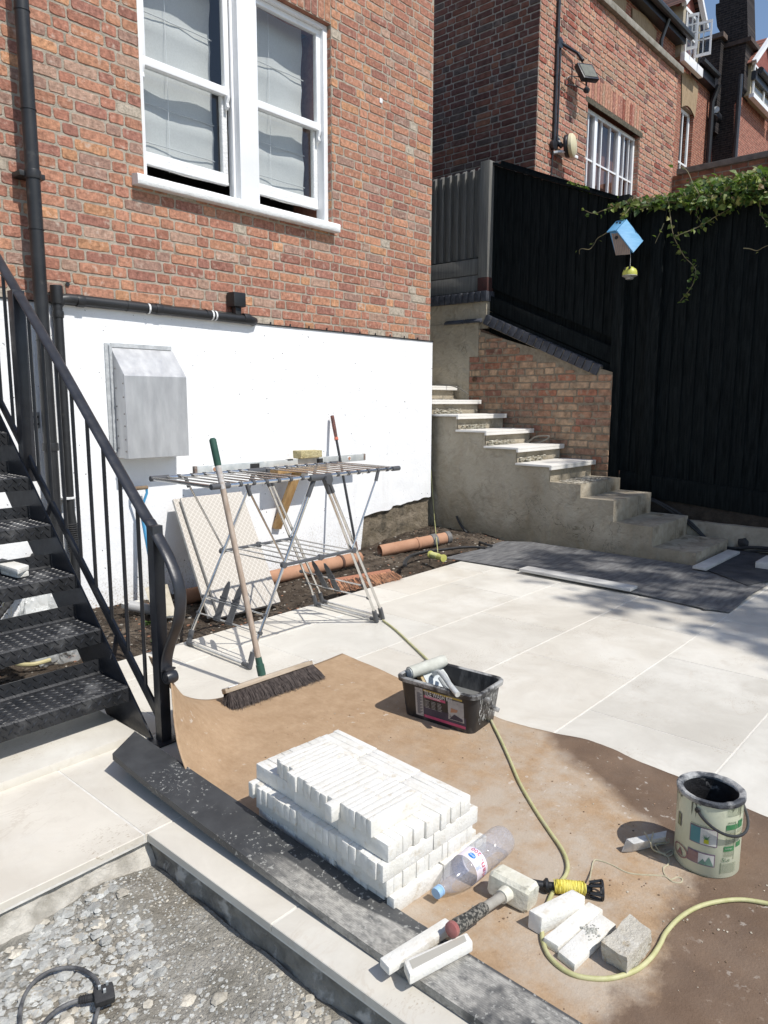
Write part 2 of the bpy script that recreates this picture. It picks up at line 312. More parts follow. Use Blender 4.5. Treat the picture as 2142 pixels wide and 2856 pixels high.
def brickwork(name, org, U, N, w, h, pal, mats, parent, holes=(), top=None, seed=1, pitch=.075, j=.010, dep=.0038, soldiers=(), bond='flemish', wob=.0015, label=None, zoff=0., pale=None):
    rg = random.Random(seed); org = V(org); U = V(U); N = V(N); W = V((0, 0, 1)); mb = MB(); mb.c = []
    us = sorted({0, w, *[x for q in holes for x in q[:2] if 0 < x < w]}); vs = sorted({0, h, *[x for q in holes for x in q[2:] if 0 < x < h]})
    for i in range(len(us)-1):
        for k in range(len(vs)-1):
            cu, cv = (us[i]+us[i+1])/2, (vs[k]+vs[k+1])/2
            if any(a < cu < b and c < cv < d for a, b, c, d in holes): continue
            if top is None: q = [(us[i], vs[k]), (us[i+1], vs[k]), (us[i+1], vs[k+1]), (us[i], vs[k+1])]
            else: q = [(us[i], vs[k]), (us[i+1], vs[k]), (us[i+1], min(vs[k+1], top(us[i+1]))), (us[i], min(vs[k+1], top(us[i])))]
            mb.add([org+U*a+W*b for a, b in q], [(0, 1, 2, 3)], 1); mb.c.append((1, 1, 1))
    S, H = .215, .1025
    r = 0; v = -zoff
    while v < h:
        v0 = v+j/2; v1 = min(v+pitch-j/2, h-.001); hs = [(a, b) for a, b, c, d in holes if c < (v0+v1)/2 < d]
        u = -(.165 if r % 2 else 0)-rg.uniform(0, .01)-.05; k = r % 2
        while u < w and v1 > v0+.02 and v1 > .01:
            L_ = (S if k % 2 == 0 else H) if bond == 'flemish' else (S if r % 4 else H)
            L_ *= rg.uniform(.97, 1.03)
            a, b = max(u, 0)+j/2, min(u+L_+j, w)-j/2*(1 if u+L_+j < w else 0)
            for x, y in rect_minus(a, b, hs):
                if y-x < .025: continue
                vt = v1
                if top is not None:
                    vt = min(v1, top(x), top(y))
                if vt-max(v0, 0) < .02: continue
                col = pick(rg, pal)
                if pale and rg.random() < pale(x, v0): col = (.45, .38, .30)
                vw = wob*noise.noise(V((x*3, r*.7, seed)))*3
                one_brick(mb, org, U, W, N, x, y, max(v0, 0)+vw, vt+vw, dep+rg.uniform(-.0012, .0015), rg, col)
            u += L_+j; k += 1
        v += pitch; r += 1
    for a, b, c, d in soldiers:
        n = max(1, round((b-a)/.075)); st = (b-a)/n
        mb.add([org+U*a+W*c, org+U*b+W*c, org+U*b+W*d, org+U*a+W*d], [(0, 1, 2, 3)], 1); mb.c.append((1, 1, 1))
        for i in range(n):
            one_brick(mb, org, U, W, N, a+i*st+.004, a+(i+1)*st-.004, c+.004, d-.004, dep, rg, pick(rg, pal))
    return mb.obj(name, mats, parent, smooth=0, label=label)
# ---------------------------------------------------------------- the terrace and the ground
M_tile = tile_mat('limestone_tile')
M_grout = pm('pale_grout', (.62, .595, .54), (.74, .72, .67), 20, .8, .3, 100, spec=.2)
M_bed = pm('mortar_bed', (.17, .16, .14), (.30, .285, .25), 16, .95, 1., 40, spec=.1, c3=(.50, .48, .44), s3=9, t3=(.58, .66))
mb = MB(); mb.add([(-80, -80, -.4), (120, -80, -.4), (120, 120, -.4), (-80, 120, -.4)], [(0, 1, 2, 3)])
mb.obj('ground', pm('earth', (.10, .08, .055), (.16, .13, .09), 2, .95, .5, 10), kind='structure', smooth=0)
rg = random.Random(5); YJ = [-3.465+.602*i for i in range(11)]+[3.157, 3.52]   # rows, measured
YJ = [-2.86, -2.26, -1.66, -1.06, -.458, .144, .746, 1.348, 1.949, 2.553, 3.158, 3.545]
off = {7: 3.342, 6: 2.874, 8: 3.80, 9: 4.285, 10: 4.74, 5: 2.42, 4: 2.87, 3: 2.42, 2: 2.87, 1: 2.42, 0: 2.87}
mb = MB(); mb.c = []
for r in range(len(YJ)-1):
    y0, y1 = YJ[r]+.0028, YJ[r+1]-.0028
    xmin = -3.2 if y0 > 1.94 else 1.082
    x = off[r]-.909*12
    while x < 6.94:
        a, b = max(x+.0028, xmin), min(x+.909-.0028, 6.94)
        if r == 10: a2, b2, y1s = a, b, None
        if b-a > .05:
            ya = 3.44+.033*(a-1.8)*.9 if r == 10 else y1; yb = 3.44+.033*(b-1.8)*.9 if r == 10 else y1
            z = rg.uniform(-.0004, .0004); k = rg.uniform(.94, 1.05); t = rg.uniform(-.012, .012)
            col = ((.628+t)*k, .597*k, (.528-t)*k); c = .0018
            P = [(a, y0), (b, y0), (b, yb), (a, ya)]; Q = [(a+c, y0+c), (b-c, y0+c), (b-c, yb-c), (a+c, ya-c)]
            mb.add([(p[0], p[1], -.022) for p in P]+[(p[0], p[1], z-c) for p in P]+[(p[0], p[1], z) for p in Q],
                   [(8, 9, 10, 11)]+[(i, (i+1) % 4, 4+(i+1) % 4, 4+i) for i in range(4)]+[(4+i, 4+(i+1) % 4, 8+(i+1) % 4, 8+i) for i in range(4)]); mb.c += [col]*9
        x += .909
mb.obj('paving', M_tile, kind='structure', smooth=0)
mb = MB()
for a, b in (((1.084, -2.86), (6.94, 3.43)), ((-3.2, 1.952), (1.084, 3.40))):
    mb.box((a[0], a[1], -.03), (b[0], b[1], -.0022))
mb.obj('paving_joints', M_grout, kind='structure', smooth=0)
mb = MB(); mb.box((-3.2, 2.548, -.0015), (1.398, 3.41, .031)); mb.obj('stair_slab', tile_mat('limestone_slab', False), kind='structure', bevel=.002)
# rough mortar bed under the slabs, along the trench
def rough_strip(path, depth, out, nrm, seed, zt=-.0225):
    n = int((V(path[1])-V(path[0])).length/.02); mb_ = MB(); g = []
    for i in range(n+1):
        p = V(path[0]).lerp(V(path[1]), i/n); col = []
        for k in range(7):
            t = k/6; q = V((p.x*7, p.y*7, t*2+seed)); b_ = noise.noise(q)*.5+.5*noise.noise(q*3.1)
            col.append((p.x+nrm[0]*(out*t**1.5+.022*b_), p.y+nrm[1]*(out*t**1.5+.022*b_), zt-depth*t+.006*b_))
        g.append(col)
    vs = [q for c_ in g for q in c_]
    mb_.add(vs, [(i*7+k, (i+1)*7+k, (i+1)*7+k+1, i*7+k+1) for i in range(n) for k in range(6)]); return mb_
rough_strip(((1.098, -1.0), (1.098, 1.97)), .10, .006, (-1, 0), 3).obj('mortar_bed_edge', M_bed, kind='structure', smooth=60)
rough_strip(((1.098, 1.972), (-1.6, 1.972)), .095, .05, (0, -1), 8).obj('mortar_bed_edge', pm('pale_bed', (.30, .28, .24), (.55, .52, .46), 14, .95, 1., 40), kind='structure', smooth=60)
# terrain sheets with relief
def relief(name, x0, x1, y0, y1, st, hf, mat, kind='structure'):
    nx = int((x1-x0)/st); ny = int((y1-y0)/st); mb_ = MB()
    vs = [(x0+(x1-x0)*i/nx, y0+(y1-y0)*k/ny, hf(x0+(x1-x0)*i/nx, y0+(y1-y0)*k/ny)) for i in range(nx+1) for k in range(ny+1)]
    mb_.add(vs, [(i*(ny+1)+k, (i+1)*(ny+1)+k, (i+1)*(ny+1)+k+1, i*(ny+1)+k+1) for i in range(nx) for k in range(ny)])
    return mb_.obj(name, mat, smooth=80, kind=kind, origin=(0, 0, 0))
def fbm(x, y, s, o=4, seed=0):
    a = 0; k = 1; t = 0
    for i in range(o): a += k*noise.noise(V((x*s+seed, y*s, seed*1.3))); t += k; k *= .55; s *= 2.1
    return a/t
M_soil = pm('damp_soil', (.045, .034, .026), (.11, .088, .068), 10, .97, 1., 55, c3=(.19, .155, .12), s3=3, t3=(.52, .72), bdist=.02, spec=.1)
def soil_h(x, y):
    z = -.075+.035*fbm(x, y, 2.2, 5, 3)+.02*fbm(x, y, 14, 3, 9)
    z += .10*max(0, min(1, (x-4.8)/1.0))*max(0, min(1, (y-3.55)/.5))
    if y < 3.6: z = min(z, -.012-.05*(3.6-y))
    return z
relief('soil_bed', -3, 6.3, 3.35, 4.76, .022, soil_h, M_soil)
relief('soil_strip', 6.75, 7.7, -1.2, 3.4, .03, lambda x, y: .02+.20*max(0, min(1, (x-6.96)/.06))+.34*max(0, min(1, (x-7.02)/.10))+.025*fbm(x, y, 6, 4, 4), pm('shade_dark_soil', (.02, .016, .012), (.05, .04, .03), 10, .97, 1., 55, bdist=.02))  # near-black soil colour paints in the shade at the fence foot
M_hard = pm('gritty_hardcore', (.24, .225, .19), (.39, .37, .325), 12, .97, 1., 60, c3=(.20, .17, .125), s3=2.6, t3=(.50, .70), bdist=.02, spec=.1)
def grav_h(x, y):
    z = -.105+.02*fbm(x, y, 3, 4, 6)+.01*fbm(x, y, 20, 3, 2)
    z += .045*math.exp(-((x-.93)**2+(y-1.86)**2)/.012)
    return z
relief('gravel_bed', -1.4, 1.09, -.6, 1.96, .016, grav_h, M_hard)
def rock(mb_, c, s, rg_, m=0, flat=.6):
    ph = rg_.random()*6.28; n1 = rg_.choice((5, 6, 7)); vs = []
    hs = [(-.5, .6), (0, 1.), (.45, .62)]
    for h, k in hs:
        for j_ in range(n1):
            a = ph+2*math.pi*(j_+rg_.uniform(-.25, .25))/n1; r_ = s*k*rg_.uniform(.72, 1.15)
            vs.append((c[0]+math.cos(a)*r_*rg_.uniform(.8, 1.2), c[1]+math.sin(a)*r_*.85, c[2]+h*s*flat*rg_.uniform(.7, 1.2)))
    mb_.add(vs, [list(range(n1))[::-1], list(range(2*n1, 3*n1))]+[(k*n1+j_, k*n1+(j_+1) % n1, (k+1)*n1+(j_+1) % n1, (k+1)*n1+j_) for k in (0, 1) for j_ in range(n1)], m)
    return n1*2+2
rg = random.Random(11); mb = MB(); mb.c = []
for i in range(32000):
    x, y = rg.uniform(-.35, 1.07), rg.uniform(.05, 1.93)
    if y > 1.9 and x < .7: continue
    d = 1.5*fbm(x, y, 2.4, 4, 21)+.45*max(0, 1-abs(y-1.0-.2*x)/.75)-.35*max(0, (x-.75)/.3)
    s = 0
    if d < rg.uniform(-.25, .35):
        if rg.random() < .25: continue
        s = rg.choice((.0018, .002, .003, .004, .005))
    s = s or rg.choice((.0025, .003, .004, .004, .005, .005, .006, .007, .008, .010, .013, .017, .022))*rg.uniform(.8, 1.25)
    if s > .012 and rg.random() < .5: continue
    n = rock(mb, (x, y, grav_h(x, y)+s*rg.uniform(-.12, .2)), s, rg, flat=.6)
    k = rg.uniform(.7, 1.2); mb.c += [(.46*k, .46*k, .43*k) if rg.random() < .8 else (.52*k, .48*k, .40*k)]*n
mb.obj('gravel', pm('crushed_stone', (.75, .75, .75), (1.15, 1.15, 1.15), 30, .9, .5, 120, attr='col', c3=(.34, .31, .26), s3=40, t3=(.55, .7)), label='loose grey crushed stone in the unpaved trench', kind='stuff', smooth=0, origin=(0, 0, 0), cat='gravel')
mb = MB(); mb.c = []
for i in range(5200):
    x, y = rg.uniform(1.0, 6.05), rg.uniform(3.5, 4.68); s = rg.choice((.003, .004, .006, .009, .014))*rg.uniform(.8, 1.2)
    if y < 3.47+.035*(x-1.8)+s: continue
    n = rock(mb, (x, y, soil_h(x, y)+s*.2), s, rg, flat=.7); k = rg.uniform(.6, 1.2)
    c = rg.choice(((.05, .04, .03), (.06, .05, .04), (.08, .065, .05), (.11, .09, .07), (.36, .33, .28), (.30, .15, .09)) if rg.random() < .6 else ((.05, .04, .03),)); mb.c += [(c[0]*k, c[1]*k, c[2]*k)]*n
mb.obj('soil_clods', pm('clods', (.8, .8, .8), (1.2, 1.2, 1.2), 20, .95, .4, 90, attr='col'), label='dark soil clods and grit along the house wall', kind='stuff', smooth=0, origin=(0, 0, 0), cat='soil')
# ---------------------------------------------------------------- the house on the left
HX0, HX1, WY = -.6, 5.99, 4.71
house = thing('brick_house', 'red brick house with white rendered base and white sash windows', 'house', (2.7, WY, 0))
ZB = 1.925
WX0, WX1, WZ0, WZ1 = 2.83, 4.612, 2.82, 4.42
brickwork('brick_wall', (HX0, WY, ZB), (1, 0, 0), (0, -1, 0), HX1-HX0, 3.3, PAL, [M_brick, M_mortar], house,
          holes=[(WX0-HX0, WX1-HX0, WZ0-ZB, WZ1-ZB+.225)], soldiers=[(WX0-HX0, WX1-HX0, WZ1-ZB+.004, WZ1-ZB+.222)], seed=4,
          pale=lambda u, v: .5 if v < .05 else .012)
brickwork('window_reveal', (WX1, WY+.001, WZ0), (0, 1, 0), (-1, 0, 0), .1, WZ1-WZ0, PAL, [M_brick, M_mortar], house, seed=9)
mb = MB(); mb.box((WX0-.1, WY+.004, WZ0), (WX0, WY+.35, WZ1)); mb.box((WX1+.003, WY+.103, WZ0-.2), (WX1+.1, WY+.5, WZ1)); mb.box((WX0-.1, WY+.002, WZ1+.003), (WX1+.1, WY+.3, WZ1+.1))
mb.obj('window_reveal', M_brick2 if 0 else pm('reveal_brick', (.30, .12, .08), (.40, .20, .13), 20, .9, .5, 60), house, smooth=0)
# shell behind the bricks
mb = MB(); T = .03
for a, b in (((HX0, .02), (WX0-.1, 5.3)), ((WX1+.1, .02), (HX1-.001, 5.3)), ((WX0-.1, .02), (WX1+.1, WZ0-.001)), ((WX0-.1, WZ1+.101), (WX1+.1, 5.3))):
    mb.box((a[0], WY+T, a[1]-(.4 if a[1] < 1 else 0)), (b[0], WY+.25, b[1]))
mb.box((HX0, WY+3.2, -.3), (HX1, WY+3.3, 5.3)); mb.box((HX0, WY+.25, -.3), (HX0+.1, WY+3.2, 5.3)); mb.box((HX1-.12, WY+.25, -.3), (HX1-.001, WY+3.2, 5.3)); mb.box((HX0, WY+.01, 5.3), (HX1, WY+3.3, 5.4)); mb.box((HX0, WY+.3, 2.2), (HX1, WY+3.2, 2.25))
mb.obj('inner_wall', pm('plaster_inside', (.30, .29, .27), None, rough=.9), house, smooth=0)
# white render with a broken lower edge at the corner
rg = random.Random(3); mb = MB(); base_pts = []
x = HX0
low = lambda x: (-.12 if x < 4.93 else .255+.075*(x-4.95)/1.03+.025*fbm(x, 0, 9, 3, 1)+(.02 if x > 5.4 else 0))
xs = []; x = HX0
while x < HX1+.012: xs.append(x); x += .03 if x > 4.6 else .06
xs.append(HX1+.012); n = len(xs); rows = 26; vs = []
for x in xs:
    lo = low(x) if not (4.93 < x < 4.98) else -.1+(low(5.0)+.1)*(x-4.93)/.05
    for k in range(rows+1):
        z = lo+(ZB+.012-lo)*k/rows; vs.append((x, WY-.024+.0035*fbm(x, z, 1.4, 3, 5)+(.012*fbm(x, z, 5, 2, 8) if z < .6 and x > 4.5 else 0), z))
mb.add(vs, [(i*(rows+1)+k, (i+1)*(rows+1)+k, (i+1)*(rows+1)+k+1, i*(rows+1)+k+1) for i in range(n-1) for k in range(rows)])
o0 = len(mb.v); 
for i, x in enumerate(xs): mb.v += [mb.v[i*(rows+1)].copy(), V((x, WY+.03, mb.v[i*(rows+1)].z+.004))]
for i in range(n-1): mb.f.append([o0+2*i, o0+2*i+2, o0+2*i+3, o0+2*i+1]); mb.m.append(0)
for q in (mb.v[(n-1)*(rows+1)+rows].copy(),): pass
a = mb.v[(n-1)*(rows+1)+0]; b = mb.v[(n-1)*(rows+1)+rows]
mb.add([(a.x, a.y, a.z), (b.x, b.y, b.z), (b.x, WY+.04, b.z), (a.x, WY+.04, a.z)], [(0, 1, 2, 3)])
mb.obj('render_band', M_render, house, smooth=60)
mb = MB(); mb.box((HX0, WY-.033, ZB+.0125), (HX1+.016, WY-.0005, ZB+.0215))
for i in range(20): x = 3.9+i*.11*1.9; mb.tube([(x, WY-.012, ZB+.02), (x, WY-.012, ZB+.042)], .006, 6) if x < 5.98 else None
mb.obj('render_bead', M_plastic, house, smooth=0)
mb = MB()
def wfoot(x, z): return WY+.004+.03*fbm(x, z, 8, 4, 2)
vs = [(4.9+i*.02, wfoot(4.9+i*.02, -.15+k*.02), -.15+k*.02) for i in range(56) for k in range(26)]
mb.add(vs, [(i*26+k, (i+1)*26+k, (i+1)*26+k+1, i*26+k+1) for i in range(55) for k in range(25)])
mb.obj('footing', pm('exposed_footing', (.13, .105, .07), (.24, .20, .15), 8, .95, 1., 40, c3=(.05, .045, .035), s3=5, t3=(.5, .65), bdist=.02), house, smooth=60)
mb = MB(); mb.box((HX1-.015, WY+.031, -.15), (HX1-.0015, WY+.2, .42)); mb.obj('corner_brick', M_brick, house, smooth=0) if 0 else None
# the window: box frame, two sashes each side, mullion, sill
FY = WY+.042
win = mb = MB()
MX0, MX1 = 3.645, 3.825
mb.box((WX0+.001, FY, WZ1-.035), (MX0, FY+.1, WZ1-.001)); mb.box((MX1, FY, WZ1-.035), (WX1-.003, FY+.1, WZ1-.001))
mb.box((WX1-.05, FY, WZ0+.03), (WX1-.003, FY+.1, WZ1-.036)); mb.box((WX0+.001, FY, WZ0+.03), (WX0+.05, FY+.1, WZ1-.036))
mb.box((WX0+.051, FY+.06, WZ0+.03), (WX1-.051, FY+.1, WZ0+.055))
frame = mb.obj('window_frame', M_white, house, bevel=.004)
mb = MB(); mb.box((MX0, FY-.045, WZ0+.03), (MX1, FY+.1, WZ1-.001)); mb.box((MX0-.022, FY+.012, WZ0+.031), (MX0-.001, FY+.03, WZ1-.062)); mb.box((MX1+.001, FY+.012, WZ0+.031), (MX1+.022, FY+.03, WZ1-.062)); mb.obj('mullion', M_white, house, bevel=.004)
M_glass = bpy.data.materials.new('window_glass'); M_glass.use_nodes = True; t, N, L, b_ = wire(M_glass)
tr = N.new('ShaderNodeBsdfTransparent'); tr.inputs[0].default_value = rgb(.88, .9, .9); gl = N.new('ShaderNodeBsdfGlossy'); gl.inputs['Roughness'].default_value = .01
fr = N.new('ShaderNodeFresnel'); gg = N.new('ShaderNodeNewGeometry'); mm = N.new('ShaderNodeMapRange'); mm.inputs[3].default_value = 1.8; mm.inputs[4].default_value = 1/1.8; L.new(gg.outputs['Backfacing'], mm.inputs[0]); L.new(mm.outputs[0], fr.inputs[0]); ms = N.new('ShaderNodeMixShader'); L.new(fr.outputs[0], ms.inputs[0]); L.new(tr.outputs[0], ms.inputs[1]); L.new(gl.outputs[0], ms.inputs[2]); L.new(ms.outputs[0], N['Material Output'].inputs[0])
nb = N.new('ShaderNodeTexNoise'); nb.inputs['Scale'].default_value = 2.2; bp = N.new('ShaderNodeBump'); bp.inputs['Strength'].default_value = .06; bp.inputs['Distance'].default_value = .02; L.new(nb.outputs[0], bp.inputs['Height']); L.new(bp.outputs[0], gl.inputs['Normal'])
def sash(name, x0, x1, z0, z1, y, low_, parent, rail_b, rail_t, st=.045, lab=None):
    mb = MB(); mb.box((x0, y, z0+rail_b), (x0+st, y+.04, z1-rail_t)); mb.box((x1-st, y, z0+rail_b), (x1, y+.04, z1-rail_t))
    mb.box((x0, y, z0), (x1, y+.04, z0+rail_b)); mb.box((x0, y, z1-rail_t), (x1, y+.04, z1))
    if low_: mb.box((x0, y-.006, z0-.001), (x1, y, z0+.02))
    s = mb.obj(name, M_oldwhite if low_ else M_white, parent, bevel=.003)
    g = MB(); g.add([(x0+st-.003, y+.02, z0+rail_b-.003), (x1-st+.003, y+.02, z0+rail_b-.003), (x1-st+.003, y+.02, z1-rail_t+.003), (x0+st-.003, y+.02, z1-rail_t+.003)], [(0, 1, 2, 3)])
    g.obj('pane', M_glass, s, smooth=0)
    if not low_:
        for sx, d in ((x0+.006, 1), (x1-.030, 1)):
            h = MB(); pr = [(0, 0), (0, -.09), (.012, -.098), (.03, -.08), (.022, -.05), (.036, -.02), (.04, 0)]
            h.prism([(sx, y-.002+.03-p[0], z0+p[1]) for p in pr], (.024, 0, 0)); h.obj('sash_horn', M_white, s, bevel=.001)
    return s
for x0, x1 in ((WX0+.051, MX0-.023), (MX1+.023, WX1-.051)):
    sash('upper_sash', x0, x1, 3.60, WZ1-.036, FY+.034, False, house, .055, .042)
    sash('lower_sash', x0, x1, 2.972, 3.655, FY+.078, True, house, .085, .045)
M_blind = pm('linen_blind', (.58, .585, .57), (.64, .645, .63), 90, .9, .3, 200, spec=.1)
for x0, x1, w_ in ((WX0+.06, MX0-.06, 0), (MX1+.03, WX1-.10, 1)):
    mb = MB(); nx, nz_ = 10, 44; vs = []
    for i in range(nx+1):
        for k in range(nz_+1):
            z = 3.0+(1.44)*k/nz_; fold = .018*abs(math.sin((z-3.02)*math.pi/.31))+.006*noise.noise(V((i*.7, z*9, w_)))
            vs.append((x0+(x1-x0)*i/nx, FY+.20+fold-.01*math.sin(i*.8+z*4), z))
    mb.add(vs, [(i*(nz_+1)+k, (i+1)*(nz_+1)+k, (i+1)*(nz_+1)+k+1, i*(nz_+1)+k+1) for i in range(nx) for k in range(nz_)])
    bl = mb.obj('roman_blind', M_blind, house, smooth=80)
    mb = MB()
    for zz in (3.16, 3.42, 3.72, 4.02): mb.tube([(x0+(x1-x0)*i/8, FY+.192+.002*math.sin(i*2+zz*9), zz+.001*math.sin(i*1.7+zz)) for i in range(9)], .0045, 5)
    mb.obj('blind_batten', M_blind, bl)
    mb = MB(); xm = x0+(x1-x0)*.42; mb.tube([(xm, FY+.185, 4.4), (xm+.002, FY+.183, 3.5), (xm, FY+.185, 3.06), (xm+.01, FY+.17, 3.02), (xm-.02, FY+.17, 2.98)], .0018, 5); mb.obj('blind_cord', M_white, bl)
mb = MB()
n = 60; g = []
for i in range(n+1):
    x = 2.735+(4.635-2.735)*i/n
    for (yy, zz) in ((WY+.09, 2.856), (WY+.0, 2.846), (WY-.07, 2.836), (WY-.078, 2.828), (WY-.078, 2.775), (WY-.072, 2.768), (WY+.05, 2.772)):
        g.append((x, yy+(.0022*noise.noise(V((x*40, zz*50, 0))) if yy < WY else 0), zz+.002*noise.noise(V((x*35, yy*50, 4)))))
mb.add(g, [(i*7+k, i*7+k+1, (i+1)*7+k+1, (i+1)*7+k) for i in range(n) for k in range(6)]+[tuple(range(7)), tuple(range(n*7, n*7+7))[::-1]])
mb.obj('window_sill', pm('textured_white_paint', (.80, .81, .80), (.88, .89, .88), 30, .6, 1., 90, c3=(.5, .5, .48), s3=60, t3=(.66, .74), bdist=.006), house, smooth=50)
# things on the inside ledge seen through the gap
mb = MB(); mb.lathe([(.0, 0), (.022, 0), (.022, .06), (.008, .065), (.008, .08), (.0, .08)], (3.90, WY+.30, 2.845), n=12); tag(mb.obj('small_bottle', M_plastic), 'small black bottle on the inside ledge behind the right sash', 'bottle')
mb = MB()
for k in range(7):
    a = k*.9; mb.tube([(4.18, WY+.30, 2.855), (4.18+.04*math.cos(a), WY+.27, 2.90), (4.18+.10*math.cos(a), WY+.25, 2.895+.02*math.sin(a))], [.004, .006, .001], 5, flat=.3)
mb.lathe([(.03, 0), (.036, .03)], (4.18, WY+.30, 2.83), n=12, capa=True, capb=True); tag(mb.obj('succulent_plant', pm('succulent', (.20, .18, .09), (.12, .16, .08), 30, .5)), 'small succulent on the inside ledge under the raised right sash', 'plant')
# ---------------------------------------------------------------- pipes on the house wall
def pipe(name, pts, r, label, cat='pipe', collars=(), n=14, mat=None):
    mat = mat or M_plastic; root = thing(name, label, cat, V(pts[-1]))
    mb = MB(); mb.tube(pts, r, n); mb.obj('pipe_run', mat, root, smooth=50)
    for p, d, l, k in collars:
        p = V(p); d = V(d).normalized(); mb = MB(); mb.lathe([(r*k, -l/2), (r*k*1.03, -l/2+.006), (r*k*1.03, l/2-.006), (r*k, l/2)], p, d, 16, capa=True, capb=True); mb.obj('collar', mat, root, smooth=40)
    return root
PA = 2.027
rt = pipe('drainpipe', [(PA, WY-.112, 5.2), (PA, WY-.112, -.05)], .041, 'tall black drainpipe running the full height of the brick wall', collars=[((PA, WY-.112, z), (0, 0, 1), .05, 1.12) for z in (2.66, 1.05)]+[((PA, WY-.112, z), (0, 0, 1), .006, 1.05) for z in (3.55, 3.02, 2.35, 1.7)])
mb = MB(); mb.box((PA-.075, WY-.11, 2.645), (PA+.075, WY-.001, 2.675)); mb.obj('bracket', M_plastic, rt, bevel=.003)
PB = 2.150; ZH = 1.972
rt = pipe('waste_pipe', [(PB, WY-.06, 2.03), (PB, WY-.06, .62), (PB+.01, WY-.065, .5), (PB+.0, WY-.085, .35), (PB-.005, WY-.09, -.05)], .030, 'short black waste pipe with open hopper beside the drainpipe', collars=[((PB, WY-.06, 1.99), (0, 0, 1), .11, 1.22), ((PB, WY-.06, 1.87), (0, 0, 1), .04, 1.15)])
mb = MB()
for k in range(14): z = .36+k*.014; mb.lathe([(.033, -.0035), (.037, 0), (.033, .0035)], (PB+.002, WY-.079+.001*k, z), n=14)
mb.obj('ribbed_coupling', M_rubber, rt)
mb = MB(); mb.box((PB-.055, WY-.095, .705), (PB+.055, WY-.02, .72)); mb.obj('clip', M_oldwhite, rt, bevel=.002)
pts = [(PB+.0, WY-.055, 1.93), (PB+.03, WY-.055, ZH-.008), (PB+.075, WY-.055, ZH), (3.55, WY-.055, ZH-.012), (3.66, WY-.055, ZH-.014), (3.70, WY-.045, ZH-.018), (3.715, WY-.01, ZH-.02)]
rt = pipe('waste_pipe', pts, .034, 'horizontal black waste pipe along the top of the white render', collars=[((x, WY-.055, ZH-.004), (1, 0, 0), l, k) for x, l, k in ((2.30, .05, 1.12), (2.62, .006, 1.05), (2.86, .05, 1.1), (3.25, .006, 1.05), (3.62, .06, 1.1))])
for x in (2.78, 3.30, 3.33):
    mb = MB(); mb.lathe([(.0365, -.007), (.0365, .007)], (x, WY-.055, ZH-.008), (1, 0, 0), 16); mb.obj('clip', M_oldwhite, rt)
bx = MB(); bx.box((3.475, WY-.105, 2.045), (3.585, WY-.01, 2.15)); bx.box((3.505, WY-.08, 1.985), (3.56, WY-.03, 2.044)); tag(bx.obj('junction_box', M_plastic, bevel=.006), 'small black box on a short stub above the horizontal pipe', 'box')
mb = MB(); mb.box((1.88, WY-.036, 1.165), (2.005, WY-.030, 1.265)); o = mb.obj('metal_strap', pm('perforated_zinc', (.40, .42, .43), None, metal=.6, rough=.4), smooth=0); tag(o, 'perforated metal strap on the white wall left of the drainpipe', 'strap')
mb = MB()
for i in range(5):
    for k in (0, 1): mb.box((1.89+i*.024, WY-.038, 1.185+k*.045), (1.901+i*.024, WY-.0362, 1.197+k*.045))
mb.obj('hole', M_plastic, o, smooth=0)
mb = MB(); mb.lathe([(0, 0), (.013, 0), (.013, .006), (0, .006)], gy(*zf(0, 700, 600)(520, 257), WY-.006), (0, -1, 0), 12); tag(mb.obj('wall_plug', M_plastic), 'small black cap set in a brick above the horizontal pipe', 'cap')
p = gy(1062, 281, WY-.006); mb = MB(); mb.box((p.x-.018, WY-.012, p.z-.02), (p.x+.018, WY+.001, p.z+.02)); tag(mb.obj('vent_cover', M_white, bevel=.002), 'tiny white square cover on the brick wall right of the window', 'cover')
# ---------------------------------------------------------------- extractor cowl
vb = thing('vent_cowl', 'galvanised metal vent cowl with sloping top on the white wall', 'vent', (2.74, WY, .95))
x0, x1 = 2.505, 2.978; y0 = WY-.19
mb = MB(); P = [(WY-.026, .955), (y0, .95), (y0, 1.503), (WY-.03, 1.69), (WY-.026, 1.69)]
mb.prism([(x0, y, z) for y, z in P], (x1-x0, 0, 0)); mb.obj('housing', M_steel, vb, bevel=.002, smooth=20, seg=1)
mb = MB(); mb.box((2.462, WY-.035, 1.02), (x0-.001, WY-.02, 1.715)); mb.box((x0, WY-.035, 1.692), (2.965, WY-.02, 1.72)); mb.box((2.485, WY-.05, .99), (x0-.001, WY-.0355, 1.70))
mb.jitter(.003, 30).obj('sealant_edge', pm('mastic', (.38, .40, .41), (.55, .57, .58), 20, .7, .5, 60), vb, smooth=0)
mb = MB()
for z in (1.08, 1.17, 1.25, 1.36, 1.45, 1.0): mb.lathe([(.0, 0), (.006, 0), (.004, .004), (0, .004)], (x0-.0005, y0+.02, z), (-1, 0, 0), 8)
for z in (1.02, 1.1, 1.21, 1.3, 1.42, 1.55): mb.lathe([(.0, 0), (.006, 0), (.004, .004), (0, .004)], (x0-.0005, WY-.075, z), (-1, 0, 0), 8)
mb.obj('rivet', pm('rivet_metal', (.22, .21, .2), None, metal=.6, rough=.5), vb)
